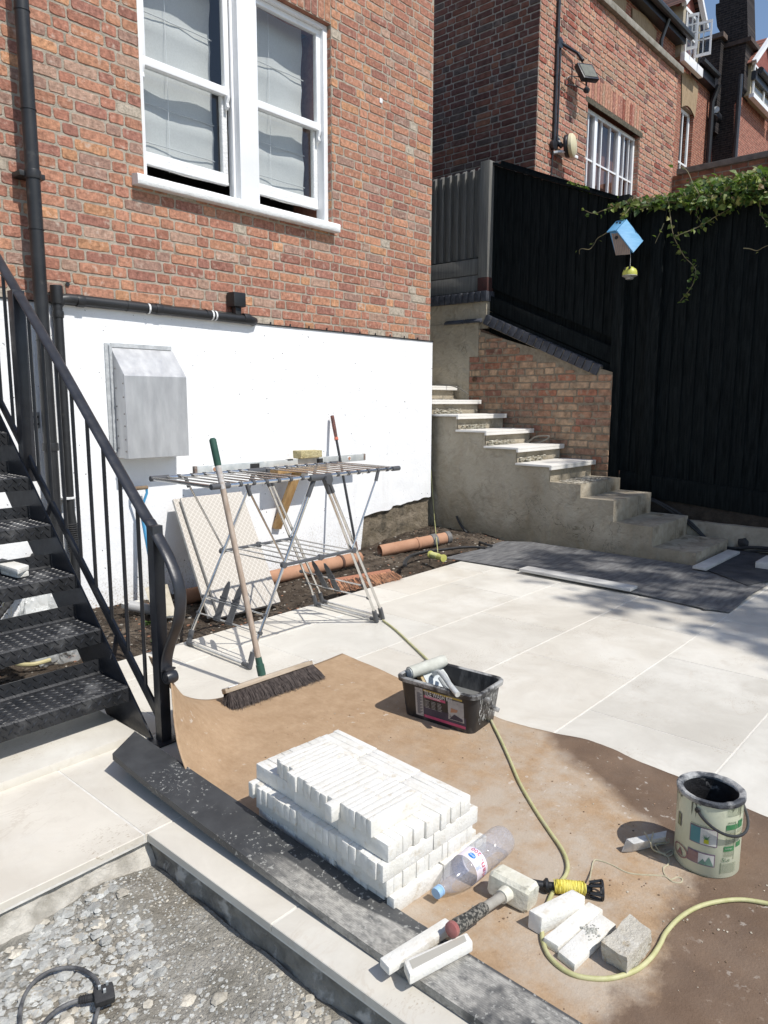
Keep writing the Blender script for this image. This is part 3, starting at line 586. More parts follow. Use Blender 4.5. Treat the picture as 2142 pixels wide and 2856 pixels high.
# ---------------------------------------------------------------- the neighbouring house
NX0, NX1, NY = 7.81, 11.9, 4.63
nh = thing('brick_house', 'neighbouring pinkish brick house with a black gutter and flat topped wing', 'house', (NX0+2, NY+2, 0))
NZ0 = 2.6; NZ1 = 6.27
wn = (9.03, 10.64, 3.6, 5.11)
brickwork('wing_front', (NX0, NY, NZ0), (1, 0, 0), (0, -1, 0), NX1-NX0, NZ1-NZ0, PALN, [M_brick, M_mortar], nh,
          holes=[(wn[0]-NX0, wn[1]-NX0, wn[2]-NZ0, wn[3]-NZ0+.3)], soldiers=[(wn[0]-NX0, wn[1]-NX0, wn[3]-NZ0+.006, wn[3]-NZ0+.296)], seed=14, dep=.007, j=.014)
brickwork('wing_side', (NX0, NY+4.9, NZ0), (0, -1, 0), (-1, 0, 0), 4.9, 4.6, PAL_SHADE, [pm('brick_side_shaded', (.7, .7, .7), (1.2, 1.2, 1.2), 16, .88, .8, 100, attr='col', c3=(.24, .17, .14), s3=7, t3=(.55, .75), spec=.2), pm('mortar_side', (.30, .25, .21), (.42, .37, .32), 20, .95, .8, 100)], nh, seed=23, dep=.008, j=.013)
mb = MB(); mb.box((NX0+.003, NY+.25, 0), (NX1, NY+4.9, NZ1+.1)); mb.box((NX0+.003, NY+.012, 0), (wn[0]-.001, NY+.25, NZ1)); mb.box((wn[1]+.001, NY+.012, 0), (NX1, NY+.25, NZ1)); mb.box((wn[0]-.001, NY+.012, 0), (wn[1]+.001, NY+.25, wn[2])); mb.box((wn[0]-.001, NY+.012, wn[3]), (wn[1]+.001, NY+.25, NZ1))
mb.obj('wing_core', pm('core_brick', (.20, .09, .065), (.28, .14, .1), 20, .9, .6, 60), nh, smooth=0)
mb = MB(); mb.box((NX0-.02, NY-.07, NZ1+.001), (NX1+.05, NY+.25, NZ1+.09)); mb.obj('coping', pm('weathered_stone', (.20, .185, .15), (.32, .30, .26), 8, .9, .8, 50), nh, bevel=.012)
mb = MB(); mb.box((wn[0]-.06, NY-.012, wn[3]-.06), (wn[1]+.06, NY-.001, wn[3]+.006)); mb.jitter(.01, 9).obj('lintel', pm('mossy_lintel', (.07, .065, .045), (.14, .12, .09), 20, .95, 1., 50), nh, smooth=0)
brickwork('window_reveal', (wn[1], NY+.001, wn[2]), (0, 1, 0), (-1, 0, 0), .13, wn[3]-wn[2], PALN, [M_brick, M_mortar], nh, seed=39)
def casement(parent, x0, x1, z0, z1, y, cols, rows, st=.05, bar=.022, name='window', split=()):
    mb = MB(); mb.box((x0, y, z0), (x0+st, y+.06, z1)); mb.box((x1-st, y, z0), (x1, y+.06, z1)); mb.box((x0+st, y, z0), (x1-st, y+.06, z0+st)); mb.box((x0+st, y, z1-st), (x1-st, y+.06, z1))
    for c in split: mb.box((c-.04, y-.004, z0+st), (c+.04, y+.056, z1-st))
    w = mb.obj(name, M_white, parent, bevel=.004)
    mb = MB()
    for c in cols: mb.box((c-bar/2, y+.012, z0+st), (c+bar/2, y+.045, z1-st))
    for r_ in rows: mb.box((x0+st, y+.010, r_-bar/2), (x1-st, y+.047, r_+bar/2))
    mb.obj('glazing_bars', M_white, w, smooth=0)
    g = MB(); g.add([(x0+st-.01, y+.03, z0+st-.01), (x1-st+.01, y+.03, z0+st-.01), (x1-st+.01, y+.03, z1-st+.01), (x0+st-.01, y+.03, z1-st+.01)], [(0, 1, 2, 3)]); g.obj('pane', M_glass, w, smooth=0)
    return w
w = casement(nh, wn[0]+.001, wn[1]-.003, wn[2], wn[3]-.062, NY+.07, (9.235, 9.62, 9.88, 10.32, 10.48), (4.45,), split=(9.42, 10.13))
mb = MB(); nx = 60; vs = []
for i in range(nx+1):
    for k in (0, 1): vs.append((wn[0]+.05+(1.5)*i/nx, NY+.28+.03*math.sin(i*1.3), wn[2]+k*1.35))
mb.add(vs, [(2*i, 2*i+2, 2*i+3, 2*i+1) for i in range(nx)]); mb.obj('net_curtain', pm('curtain', (.42, .45, .50), (.36, .40, .46), 3, .9), w, smooth=80)
# main wall of the neighbouring house, set back
MY = 9.5
B_far = brick_tex('far_brick', 0, (.34, .125, .08), (.25, .085, .06), (.36, .27, .20), msz=.010)
def PY(x, y, Y): return gy(x, y, Y)
r6 = zf(1640, 0, 2142)
mxl = 7.9; mxr = gy(1983, 300, MY).x+.15
sw0, sw1 = gy(*r6(862, 1000), MY), gy(*r6(850, 1540), MY)
swx0 = gy(*r6(858, 1200), MY).x-.1; swx1 = gy(*r6(960, 1200), MY).x+.05; swt = gy(*r6(905, 1030), MY).z; swb = swt-3.0
mb = MB(); mb.box((mxl, MY, 0), (swx0, MY+.3, 12.6)); mb.box((swx1, MY, 0), (mxr, MY+.3, 12.6)); mb.box((swx0, MY, 0), (swx1, MY+.3, swb)); mb.box((swx0, MY, swt+.12), (swx1, MY+.3, 12.6)); mb.obj('main_wall', B_far, nh, smooth=0)
M_yb = pm('yellow_brick', (.28, .20, .12), (.40, .30, .19), 7, .9, 1., 30, stretch=(5, 5, .6))
def arch_patch(x0, x1, z0, z1, y, rise=.18):
    mb = MB(); n = 8; P = [(x0+(x1-x0)*i/n, y, z0+rise*math.sin(math.pi*i/n)) for i in range(n+1)]; Q = [(x1+.15-(x1-x0+.3)*i/n, y, z1+rise*.6*math.sin(math.pi*i/n)) for i in range(n+1)]
    vs = P+Q[::-1]; mb.add(vs, [(i, i+1, n+1+i+1, n+1+i) for i in range(n)]); m2 = MB(); m2.add([p-V((0, .0, 0)) for p in mb.v], mb.f); m2.add([p-V((0, .03, 0)) for p in mb.v], mb.f)
    return m2
arch_patch(swx0-.05, swx1+.05, swt, swt+1.0, MY-.002).obj('relieving_arch', M_yb, nh, smooth=0)
sash_w = casement(nh, swx0+.001, swx1-.001, swb, swt+.11, MY+.12, ((swx0+swx1)/2,), ((swb+swt)/2,), st=.09, bar=.05)
mb = MB(); mb.box((swx0, MY+.4, swb), (swx1, MY+.42, swt+.1)); mb.obj('curtain', M_blind, nh, smooth=0)
for (xa, ya), (xb, yb) in (((200, 0), (320, 110)), ((440, 230), (600, 400))):
    a = gy(*r6(xa, ya), MY); b = gy(*r6(xb, yb), MY)
    arch_patch(a.x-.2, b.x, b.z-.4, a.z+.3, MY-.002).obj('relieving_arch', M_yb, nh, smooth=0)
ga = gy(*r6(480, 0), MY-.35); gb = gy(*r6(945, 345), MY-.35); zg = gb.z
mb = MB(); mb.tube([(mxl, MY-.38, zg), (gb.x, MY-.38, zg)], .10, 10); mb.box((mxl, MY-.28, zg-.22), (gb.x-.15, MY-.001, zg+.06)); mb.obj('gutter', M_black, nh)
g2a = gy(*r6(1045, 545), MY-.3); g2b = gy(*r6(1195, 650), MY-.3)
mb = MB(); mb.tube([(g2a.x, MY-.33, zg-.25), (g2b.x, MY-.33, zg-.25)], .09, 10); mb.box((g2a.x, MY-.24, zg-.6), (g2b.x+.3, MY-.001, zg-.1)); mb.obj('gutter', M_black, nh)
M_roof = brick_tex('clay_roof_tile', 0, (.11, .06, .05), (.16, .085, .065), (.04, .03, .03), pitch=.16, L_=.2, msz=.02)
mb = MB(); mb.add([(mxl, MY-.42, zg+.08), (gb.x-1.2, MY-.42, zg+.08), (gb.x-1.2, MY+4.5, zg+4.6), (mxl, MY+4.5, zg+4.6)], [(0, 1, 2, 3)]); mb.add([(mxl, MY-.42, zg+.04), (gb.x-1.2, MY-.42, zg+.04), (gb.x-1.2, MY+4.5, zg+4.5), (mxl, MY+4.5, zg+4.5)], [(0, 1, 2, 3)])
mb.obj('roof', M_roof, nh, smooth=0)
pp = gy(*r6(695, 300), MY-.2); mb = MB(); mb.tube([(pp.x, MY-.35, zg-.05), (pp.x, MY-.15, zg-.6), (pp.x, MY-.12, 6.0)], .055, 8); mb.obj('downpipe', M_black, nh)
pp = gy(*r6(1135, 1100), MY-.15); mb = MB(); mb.tube([(pp.x, MY-.33, zg-.5), (pp.x, MY-.15, zg-1.0), (pp.x, MY-.12, 4.0)], .085, 8); mb.obj('downpipe', M_black, nh)
# dormer with open casements
dz = zg-.5; dA = gy(*r6(895, 470), MY-.3); dB = gy(*r6(1050, 590), MY-.3); DY = MY-.18
dx0, dx1 = dA.x, dB.x; dt = gy(*r6(950, 78), DY).z; pk = gy(*r6(1010, -75), DY).z
cx = (dx0+dx1)/2; M_chk = pm('stained_render', (.30, .26, .19), (.44, .39, .30), 4, .9, .6, 20)
for xa_, xb_ in ((dx0, dx0+.2), (dx1-.1, dx1)): dm = MB(); dm.box((xa_, DY, dA.z-.1), (xb_, MY+.6, dt)); dm.obj('dormer_cheek', M_chk, nh, smooth=0)
dm = MB(); dm.prism([(dx0-.2, DY+.12, dt-.1), (dx1+.2, DY+.12, dt-.1), (cx, DY+.12, pk)], (0, .1, 0)); dm.obj('gable', pm('red_hung_tile', (.22, .07, .055), (.28, .10, .08), 8, .8, .6, 12), nh, smooth=0)
dm = MB(); dm.bar((dx0-.25, DY-.1, dt-.2), (cx, DY-.1, pk+.06), .14, .12, up=(0, 0, 1)); dm.bar((dx1+.25, DY-.1, dt-.2), (cx, DY-.1, pk+.06), .14, .12, up=(0, 0, 1)); dm.obj('bargeboard', M_white, nh, smooth=0)
dm = MB(); dm.add([(dx0-.35, DY-.15, dt-.2), (cx, DY-.15, pk+.13), (cx, MY+3, pk+.13), (dx0-.35, MY+3, dt-.2), (dx1+.35, DY-.15, dt-.2), (dx1+.35, MY+3, dt-.2)], [(0, 1, 2, 3), (1, 4, 5, 2)]); dm.obj('dormer_roof', M_roof, nh, smooth=0)
dm = MB(); dm.box((dx0-.05, DY-.14, dA.z-.28), (dx1+.1, DY+.0, dA.z-.02)); dm.obj('dormer_sill', M_white, nh, bevel=.01)
casement(nh, dx0+.05, dx1-.12, dA.z-.02, dt, DY+.05, ((dx0*2+dx1)/3, (dx0+dx1*2)/3), (dA.z+(dt-dA.z)*.5,), st=.1, bar=.05)
def open_leaf(px4):
    pts = px4; a, b, c, d = [V(p) for p in pts]   # bl, br, tr, tl
    mb = MB(); n = (b-a).cross(d-a).normalized()
    def L_(u, v): return a.lerp(b, u).lerp(d.lerp(c, u), v)
    def strip(u0, u1, v0, v1):
        mb.prism([L_(u0, v0), L_(u1, v0), L_(u1, v1), L_(u0, v1)], n*.03)
    strip(0, .12, 0, 1); strip(.88, 1, 0, 1); strip(.12, .88, 0, .09); strip(.12, .88, .92, 1); strip(.46, .53, .09, .92); strip(.12, .88, .46, .50); strip(.12, .88, .68, .72)
    o = mb.obj('open_casement', M_white, nh, smooth=0)
    g = MB(); g.add([L_(.1, .08)+n*.03, L_(.9, .08)+n*.03, L_(.9, .93)+n*.03, L_(.1, .93)+n*.03], [(0, 1, 2, 3)]); g.obj('pane', M_glass, o, smooth=0)
zl, zh = dA.z+.0, dt
a0 = gy(*r6(897, 445), DY); h1 = gy(*r6(1005, 450), DY-.55)
open_leaf([(24.40, 9.30, 12.07), (24.49, 8.98, 12.07), (24.49, 8.98, 13.08), (24.40, 9.30, 13.08)])
h2 = gy(*r6(1135, 500), DY-.95)
open_leaf([(25.09, 9.27, 12.07), (25.17, 8.80, 12.07), (25.17, 8.80, 13.08), (25.09, 9.27, 13.08)])
# black painted party wall and chimney stack
CX = mxr+.02
B_blk = brick_tex('black_brick', 1, (.018, .017, .02), (.035, .03, .03), (.06, .05, .045), msz=.012)
ch = thing('chimney_stack', 'tall black brick chimney stack rising above the far party wall', 'chimney', (CX, MY, 4))
def pX(x, y): p = gx(x, y, CX); return p
out = [(1984, 520), (1988, 225), (1993, 212), (2010, 190), (2016, 150), (2018, 108), (2000, 75), (1996, 40), (1996, 12), (2006, 8), (2008, -60), (2082, -60), (2086, 100), (2080, 128), (2074, 245), (2062, 262), (2056, 280), (2047, 292), (2045, 520)]
P = [pX(*q) for q in out]; mb = MB(); mb.prism([tuple(q) for q in P], (.9, 0, 0)); ob = mb.obj('stack', B_blk, ch, smooth=0)
mb = MB()
for ya, yb in ((118, 130),):
    a, b = pX(2016 if ya > 100 else 1990, ya+10), pX(2092, ya-6); y0_, y1_ = sorted((a.y, b.y)); zz = (a.z+b.z)/2; mb.box((CX-.06, y0_-.05, zz-.07), (CX+1.16, y1_+.05, zz+.06))
mb.obj('corbel', pm('sooty_brick', (.055, .04, .035), (.09, .065, .055), 8, .9, .8, 20), ch, smooth=0)
a = pX(1995, 210); b = pX(2018, 95); mb = MB(); mb.box((CX-.35, min(a.y, b.y)-.05, b.z-3.2), (CX-.02, max(a.y, b.y)+.9, b.z-.25)); mb.obj('parapet', B_blk, ch, smooth=0)
mb = MB(); mb.box((CX-.45, min(a.y, b.y)-.15, b.z-.249), (CX-.02, max(a.y, b.y)+1.0, b.z-.10)); mb.obj('parapet_cap', pm('sooty_cap', (.09, .07, .06), (.16, .12, .1), 8, .9), ch, smooth=0)
p = gx(*zf(1860, 220, 2142)(830, 650), CX-.02); mb = MB(); mb.tube([p, p+V((-.25, 0, .0)), p+V((-.4, 0, -.12))], [.16, .17, .15], 12); tag(mb.obj('flue_vent', M_black), 'round black flue outlet on the black party wall', 'vent')
mb = MB(); mb.lathe([(0, 0), (.11, 0), (.12, .05), (0, .06)], p+V((-.36, -.05, .14)), (-1, -.2, .3), 14); mb.obj('cap', M_alu, bpy.data.objects['flue_vent'])
# far house of the terrace
FYY = P[-1].y
fh = thing('brick_house', 'far terrace house with red tiled gables and white dormer windows', 'house', (CX+4, FYY, 0))
B_far2 = brick_tex('far_brick_two', 0, (.34, .12, .085), (.27, .09, .065), (.34, .26, .20), msz=.010)
fz = gy(*r6(1480, 900), FYY).z
mb = MB(); mb.box((CX+.02, FYY+.02, 0), (CX+22, FYY+6, fz+.6)); mb.obj('wall', B_far2, fh, smooth=0)
mb = MB(); mb.box((CX+.4, FYY-.35, fz+.35), (CX+22, FYY+.0, fz+.62)); mb.tube([(CX+.6, FYY-.42, fz+.66), (CX+22, FYY-.42, fz+.66)], .11, 8); mb.obj('eaves', M_black, fh)
pp = gy(*r6(1378, 1100), FYY-.1); mb = MB(); mb.tube([(pp.x, FYY-.1, fz+.3), (pp.x, FYY-.1, 3)], .08, 8); mb.obj('downpipe', M_black, fh)
B_rt = brick_tex('red_roof_tile', 0, (.26, .10, .075), (.33, .14, .1), (.10, .05, .04), pitch=.2, L_=.22, msz=.02)
q6 = lambda x, y: gy(*r6(x, y), FYY-.2)
for k in (0, 1):
    o_ = k*3.1
    x0_ = q6(1490, 880).x+o_; cx_ = q6(1640, 385).x+o_; x1_ = 2*cx_-x0_; zb = q6(1500, 885).z; zt = q6(1530, 590).z; zp = q6(1640, 385).z
    mb = MB(); mb.box((x0_, FYY-.2, zb), (x1_, FYY+3, zt)); mb.obj('dormer_wall', pm('dormer_render', (.42, .36, .25), None, 4, .9), fh, smooth=0)
    mb = MB(); mb.prism([(x0_-.1, FYY-.22, zt), (x1_+.1, FYY-.22, zt), (cx_, FYY-.22, zp)], (0, .1, 0)); mb.obj('gable', pm('hung_tile_red', (.20, .06, .05), (.27, .09, .07), 8, .8, .8, 10), fh, smooth=0)
    mb = MB(); mb.bar((x0_-.15, FYY-.32, zt-.08), (cx_, FYY-.32, zp+.05), .14, .13); mb.bar((x1_+.15, FYY-.32, zt-.08), (cx_, FYY-.32, zp+.05), .14, .13); mb.obj('bargeboard', M_white, fh, smooth=0)
    mb = MB(); mb.add([(x0_-.22, FYY-.38, zt-.1), (cx_, FYY-.38, zp+.12), (cx_, FYY+3, zp+.12), (x0_-.22, FYY+3, zt-.1), (x1_+.22, FYY-.38, zt-.1), (x1_+.22, FYY+3, zt-.1)], [(0, 1, 2, 3), (1, 4, 5, 2)]); mb.obj('roof', B_rt, fh, smooth=0)
    casement(fh, x0_+.1, x1_-.1, zb+.05, zt-.05, FYY-.28, (), (), st=.07, split=(cx_,))
    mb = MB(); mb.box((x0_-.1, FYY-.36, zb-.12), (x1_+.1, FYY-.2, zb-.0)); mb.obj('sill', M_white, fh, smooth=0)
# ---------------------------------------------------------------- garden wall between the neighbours
GX = 11.9
pa, pb = gx(1874.5, 476.6, GX), gx(2142, 419, GX)
zt = (pa.z+pb.z)/2
gw = thing('garden_wall', 'brick garden wall with stone coping behind the ivy', 'wall', (GX, 2.5, 0))
mb = MB(); mb.box((GX, -3, 0), (GX+.22, NY-.008, zt-.09)); mb.obj('brick_courses', brick_tex('garden_brick', 1, (.20, .09, .06), (.26, .13, .08), (.22, .19, .15), msz=.010, L_=.235), gw, smooth=0)
mb = MB(); mb.box((GX-.03, -3, zt-.088), (GX+.25, NY-.075, zt)); mb.obj('coping', pm('dark_coping', (.12, .115, .105), (.20, .19, .17), 8, .9, .6, 30), gw, bevel=.01)
# floodlight, sensor, round lamp and their conduit
t3 = zf(1180, 0, 1700)
def ny(x, y, d=.05): return gy(*t3(x, y), NY-d)
c1 = ny(1192, -40, .03); c2 = ny(1166, 1260, .03)
mb = MB(); mb.tube([(c2.x, NY-.03, 6.25), (c2.x, NY-.03, c2.z)], .021, 8)
for y in (240, 660, 1090): p = ny(1175, y, .03); mb.tube([(c2.x-.03, NY-.03, p.z), (c2.x+.03, NY-.03, p.z)], .012, 6)
mb.tube([(c2.x+.07, NY-.03, ny(1210, 400).z), (c2.x+.07, NY-.03, c2.z+.02)], .012, 8)
p = ny(1160, 1290, .03); mb.lathe([(.0, 0), (.055, 0), (.055, .04), (0, .045)], p+V((0, .02, 0)), (0, -1, 0), 14); mb.tube([p, (p.x-.01, NY-.02, p.z-.35), (p.x+.02, NY-.02, p.z-.75)], .009, 6)
tag(mb.obj('cable_conduit', M_black), 'black cable conduit running down the neighbouring brick wall', 'conduit')
fl = thing('floodlight', 'black floodlight with motion sensor on the neighbouring wall', 'light', ny(1390, 560))
mb = MB(); a = ny(1220, 380, .04); b = ny(1395, 515, .10); mb.lathe([(0, 0), (.06, 0), (.06, .05), (0, .055)], a+V((0, .04, 0)), (0, -1, 0), 14); mb.tube([a, V((b.x, a.y-.03, a.z)), ], .018, 8); mb.tube([V((b.x, a.y-.03, a.z)), (b.x, NY-.14, a.z-.10)], .022, 8); mb.obj('arm', M_black, fl)
h = V((b.x+.03, NY-.18, a.z-.24)); Mx = Matrix.Translation(h) @ Matrix.Rotation(R(-28), 4, 'X') @ Matrix.Rotation(R(-18), 4, 'Z')
mb = MB(); mb.box((-.13, -.035, -.11), (.13, .03, .11), M=Mx); hd = mb.obj('lamp_head', M_black, fl, bevel=.008)
mb = MB(); mb.box((-.105, -.04, -.085), (.105, -.036, .085), M=Mx); mb.obj('lens', pm('lamp_lens', (.16, .16, .13), (.22, .22, .18), 20, .15), hd, smooth=0)
s = h+V((-.02, -.02, -.2)); mb = MB(); mb.lathe([(0, -.03), (.03, -.025), (.036, 0), (.03, .025), (0, .03)], s, (0, -1, -.5), 12); mb.tube([h+V((0, 0, -.1)), s], .012, 6); mb.tube(spline([h+V((-.05, .03, -.05)), h+V((-.25, .1, -.09)), h+V((-.28, .12, -.18)), h+V((-.2, .1, -.16)), s]), .006, 5); mb.obj('sensor', M_black, fl)
lp = thing('wall_lamp', 'round cream wall lamp above a small white lamp on the neighbouring wall', 'lamp', ny(1320, 1300))
c = ny(1310, 1300, .16); mb = MB(); mb.lathe([(0, 0), (.125, 0), (.13, .03), (.12, .05), (0, .055)], c+V((-.02, .05, 0)), (.25, -1, .05), 24); mb.obj('base', M_black, lp)
mb = MB(); mb.lathe([(.125, 0), (.135, .01), (.13, .04), (.10, .062), (0, .07)], c+V((-.01, .0, 0)), (.25, -1, .05), 28); mb.obj('cream_disc', pm('cream_plastic', (.62, .56, .36), (.66, .60, .42), 8, .5), lp)
a = ny(1200, 1265, .03); mb = MB(); mb.tube([a, c+V((-.05, .08, 0))], .03, 8); mb.lathe([(0, 0), (.05, 0), (.05, .04), (0, .045)], a+V((0, .03, 0)), (0, -1, 0), 14); mb.obj('arm', M_black, lp)
a = ny(1160, 1360, .03); b = ny(1230, 1350, .10); d = ny(1350, 1410, .14)
sl = thing('wall_lamp', 'small white angled lamp below the round cream lamp', 'lamp', a)
mb = MB(); mb.tube([a, b], .02, 8); mb.obj('arm', M_steel, sl)
mb = MB(); mb.bar(b, d, .10, .035); mb.obj('shade', M_white, sl, bevel=.006)
# ---------------------------------------------------------------- concrete garden steps
st = thing('garden_steps', 'part clad concrete garden steps climbing beside the rendered wall', 'steps', (6.5, 3.3, 0))
noses = [3.31, 3.67, 4.035, 4.38, 4.72, 5.06]; ctop = [.758, .905, 1.055, 1.207, 1.357, 1.512]
lowY = [1.98, 2.35, 2.71, 3.03]; lowT = [.115, .29, .48, .60]
SX = 6.08
seg = []
for i in range(4): seg.append((lowY[i], (lowY+[noses[0]+.035])[i+1], lowT[i]))
for i in range(6): seg.append((noses[i]+.035, (noses+[5.4])[i+1]+.035, ctop[i]-.022))
mb = MB(); prof = []
for a, b, z in seg: prof += [(a, z-.004), (b, z-.004)]
poly = [(SX+.03, seg[0][0]+.03, -.1)]+[(SX+.03, y+.012, z) for y, z in prof]+[(SX+.03, prof[-1][0]+1.5, prof[-1][1]), (SX+.03, prof[-1][0]+1.5, -.1)]
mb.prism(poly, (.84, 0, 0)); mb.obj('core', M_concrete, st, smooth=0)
mb = MB(); rg = random.Random(8)
def face_patch(mb, ya, yb, z0, z1, amp=.011):
    nu = max(2, int((yb-ya)/.016)); nv = max(2, int((z1-z0)/.016)); vs = []
    for i in range(nu+1):
        for k in range(nv+1):
            y = ya+(yb-ya)*i/nu; z = z0+(z1-z0)*k/nv
            vs.append((SX-.002-amp*(fbm(y, z, 3.5, 4, 12)+.55*fbm(y, z, 15, 3, 5)), y, z))
    mb.add(vs, [(i*(nv+1)+k, (i+1)*(nv+1)+k, (i+1)*(nv+1)+k+1, i*(nv+1)+k+1) for i in range(nu) for k in range(nv)])
    e = [vs[i*(nv+1)+nv] for i in range(nu+1)]; n = len(e)
    mb.add(e+[(SX+.05, q[1], q[2]+.0) for q in e], [(i, i+1, n+i+1, n+i) for i in range(n-1)])
for a, b, z in seg: face_patch(mb, a, b, -.06, z)
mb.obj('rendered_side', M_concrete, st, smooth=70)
for i in range(4):
    a, b, z = seg[i]; mb = MB(); z0 = (lowT[i-1] if i else -.02)
    for x0, x1 in ((SX+.004, 6.62), (6.628, 6.885)):
        mb.box((x0, a, z0-.02), (x1, a+.14, z))
    mb.jitter(.004, 12, i); o = mb.obj('riser_block', M_block, st, bevel=.006)
    n = 14; vs = [(SX+.02+.80*p/n, a+.13+(b-a-.125)*q/8, z-.006+.008*fbm(SX+p*.06, a+q*.05, 8, 3, i)+.003) for p in range(n+1) for q in range(9)]
    mb = MB(); mb.add(vs, [(p*9+q, (p+1)*9+q, (p+1)*9+q+1, p*9+q+1) for p in range(n) for q in range(8)]); mb.obj('tread_bed', M_block, st, smooth=70)
mb = MB(); mb.c = []; rg = random.Random(4)
for i in range(420):
    x, y = rg.uniform(SX+.03, 6.75), rg.uniform(3.04, 3.3); s = rg.choice((.004, .007, .012, .02)); n = rock(mb, (x, y, .605), s, rg); k = rg.uniform(.6, 1.4); mb.c += [(.36*k, .33*k, .27*k)]*n
for i in range(160):
    x, y = rg.uniform(5.97, 6.4), rg.uniform(4.76, 5.0); s = rg.choice((.01, .02, .03)); n = rock(mb, (x+.1, y, 1.36), s, rg); k = rg.uniform(.5, 1.2); mb.c += [(.32*k, .28*k, .22*k)]*n
for j_ in range(4):
    for i in range(90):
        x, y = rg.uniform(SX+.02, 6.6), noses[j_+1]+.03-rg.uniform(0, .03); s = rg.choice((.008, .014, .02)); n = rock(mb, (x, y, ctop[j_]+rg.uniform(.0, .05)), s, rg); k = rg.uniform(.8, 1.4); mb.c += [(.36*k, .34*k, .28*k)]*n
mb.obj('mortar_rubble', pm('rubble', (.8, .8, .8), (1.2, 1.2, 1.2), 20, .95, attr='col'), st, smooth=0)
for i, (y, z) in enumerate(zip(noses, ctop)):
    mb = MB(); xr = 6.96; y2 = (noses+[5.4])[i+1]+.03
    mb.box((6.045, y, z-.020), (xr, y2, z)); mb.box((6.045, y+.0005, z-.046), (xr-.0005, y+.022, z-.0205)); mb.obj('tread_slab', M_slab, st, bevel=.0025)
# ---------------------------------------------------------------- retaining wall with blue brick coping
rw = thing('retaining_wall', 'old brick retaining wall with sloping dark blue brick coping above the steps', 'wall', (7.1, 4, .4))
WXX = 7.0
top_ = lambda u: 2.165-.427*u if u < 1.42 else 1.60
brickwork('brick_courses', (WXX, 4.95, .42), (0, -1, 0), (-1, 0, 0), 1.75, 2.0, PALS, [M_brick2, M_mortar_dk], rw, top=lambda u: (2.165-.427*max(0, u-.15) if u < 1.57 else 1.63)-.42, seed=31, dep=.006, j=.013, wob=.004, bond='english')
mb = MB(); mb.prism([(WXX+.012, 3.205, .3), (WXX+.012, 3.205, 1.61), (WXX+.012, 3.39, 1.57), (WXX+.012, 4.8, 2.15), (WXX+.012, 6.2, 2.15), (WXX+.012, 6.2, .3)], (.2, 0, 0)); mb.obj('core', pm('dark_brick_core', (.12, .07, .05), (.18, .11, .07), 10, .95, .8, 40), rw, smooth=0)
M_blue = pm('blue_brick', (.035, .038, .048), (.07, .075, .09), 14, .45, .4, 50, c3=(.16, .155, .15), s3=12, t3=(.6, .8), rough2=.7)
rg = random.Random(2); n = 17; mb = MB(); P0, P1 = V((WXX, 4.75, 2.20)), V((WXX, 3.36, 1.60)); d = (P1-P0)/n; up = V((-1, 0, 0)).cross(d.normalized()); up = up if up.z > 0 else -up
for i in range(n):
    a = P0+d*(i+.06)+up*rg.uniform(-.002, .002); b = P0+d*(i+.94); h = up*.108; o = V((-.028+rg.uniform(-.003, .003), 0, 0))
    mb.hexa([a+o, b+o, b+V((.2, 0, 0)), a+V((.2, 0, 0)), a+o+h+V((.012, 0, 0)), b+o+h+V((.012, 0, 0)), b+V((.2, 0, 0))+h, a+V((.2, 0, 0))+h])
mb.jitter(.002, 20).obj('coping_brick', M_blue, rw, bevel=.008)
mb = MB(); mb.bar(P0+up*.045+V((.09, 0, 0)), P1+up*.045+V((.09, 0, 0)), .195, .10, up=up); mb.obj('coping_mortar', M_mortar_dk, rw, smooth=0)
# rendered pier at the head of the steps
pr = thing('rendered_pier', 'rendered pier with dark blue brick top beside the house corner', 'pier', (7.0, 5.3, 1.2))
mb = MB()
def rpatch(y0, y1, z0, z1, x, amp=.01):
    nu, nv = int((y1-y0)/.03), int((z1-z0)/.03); vs = [(x-amp*fbm(y0+(y1-y0)*i/nu, z0+(z1-z0)*k/nv, 5, 4, 2), y0+(y1-y0)*i/nu, z0+(z1-z0)*k/nv) for i in range(nu+1) for k in range(nv+1)]
    mb.add(vs, [(i*(nv+1)+k, (i+1)*(nv+1)+k, (i+1)*(nv+1)+k+1, i*(nv+1)+k+1) for i in range(nu) for k in range(nv)])
    mb.add([(x, y0, z0), (x+.04, y0, z0), (x+.04, y0, z1), (x, y0, z1)], [(0, 1, 2, 3)])
rpatch(4.80, 6.2, 1.84, 2.22, WXX-.014); rpatch(4.92, 6.2, 1.0, 1.84, WXX-.014); rpatch(4.71, 6.2, 2.222, 2.44, WXX-.006)
mb.obj('render_coat', M_concrete, pr, smooth=70)
mb = MB(); mb.box((WXX+.03, 4.705, 2.15), (WXX+.24, 6.2, 2.44)); mb.obj('core', M_concrete, pr, smooth=0)
mb = MB(); rg = random.Random(6)
for i in range(12):
    y = 4.685+i*.083; mb.box((WXX-.045+rg.uniform(-.003, .003), y+.004, 2.441), (WXX+.23, y+.079, 2.551))
mb.obj('coping_brick', M_blue, pr, bevel=.006)
mb = MB(); mb.box((WXX-.03, 4.70, 2.442), (WXX+.225, 5.7, 2.54)); mb.obj('mortar', M_mortar_dk, pr, smooth=0)
mb = MB()
for a, b in ((4.76, 5.0), (5.01, 5.26)): mb.prism([(WXX-.05, a, 2.215), (WXX-.05, a, 2.232), (WXX-.007, a, 2.262), (WXX-.007, a, 2.215)], (0, b-a, 0))
mb.obj('ledge_tile', M_blue, pr, bevel=.002)
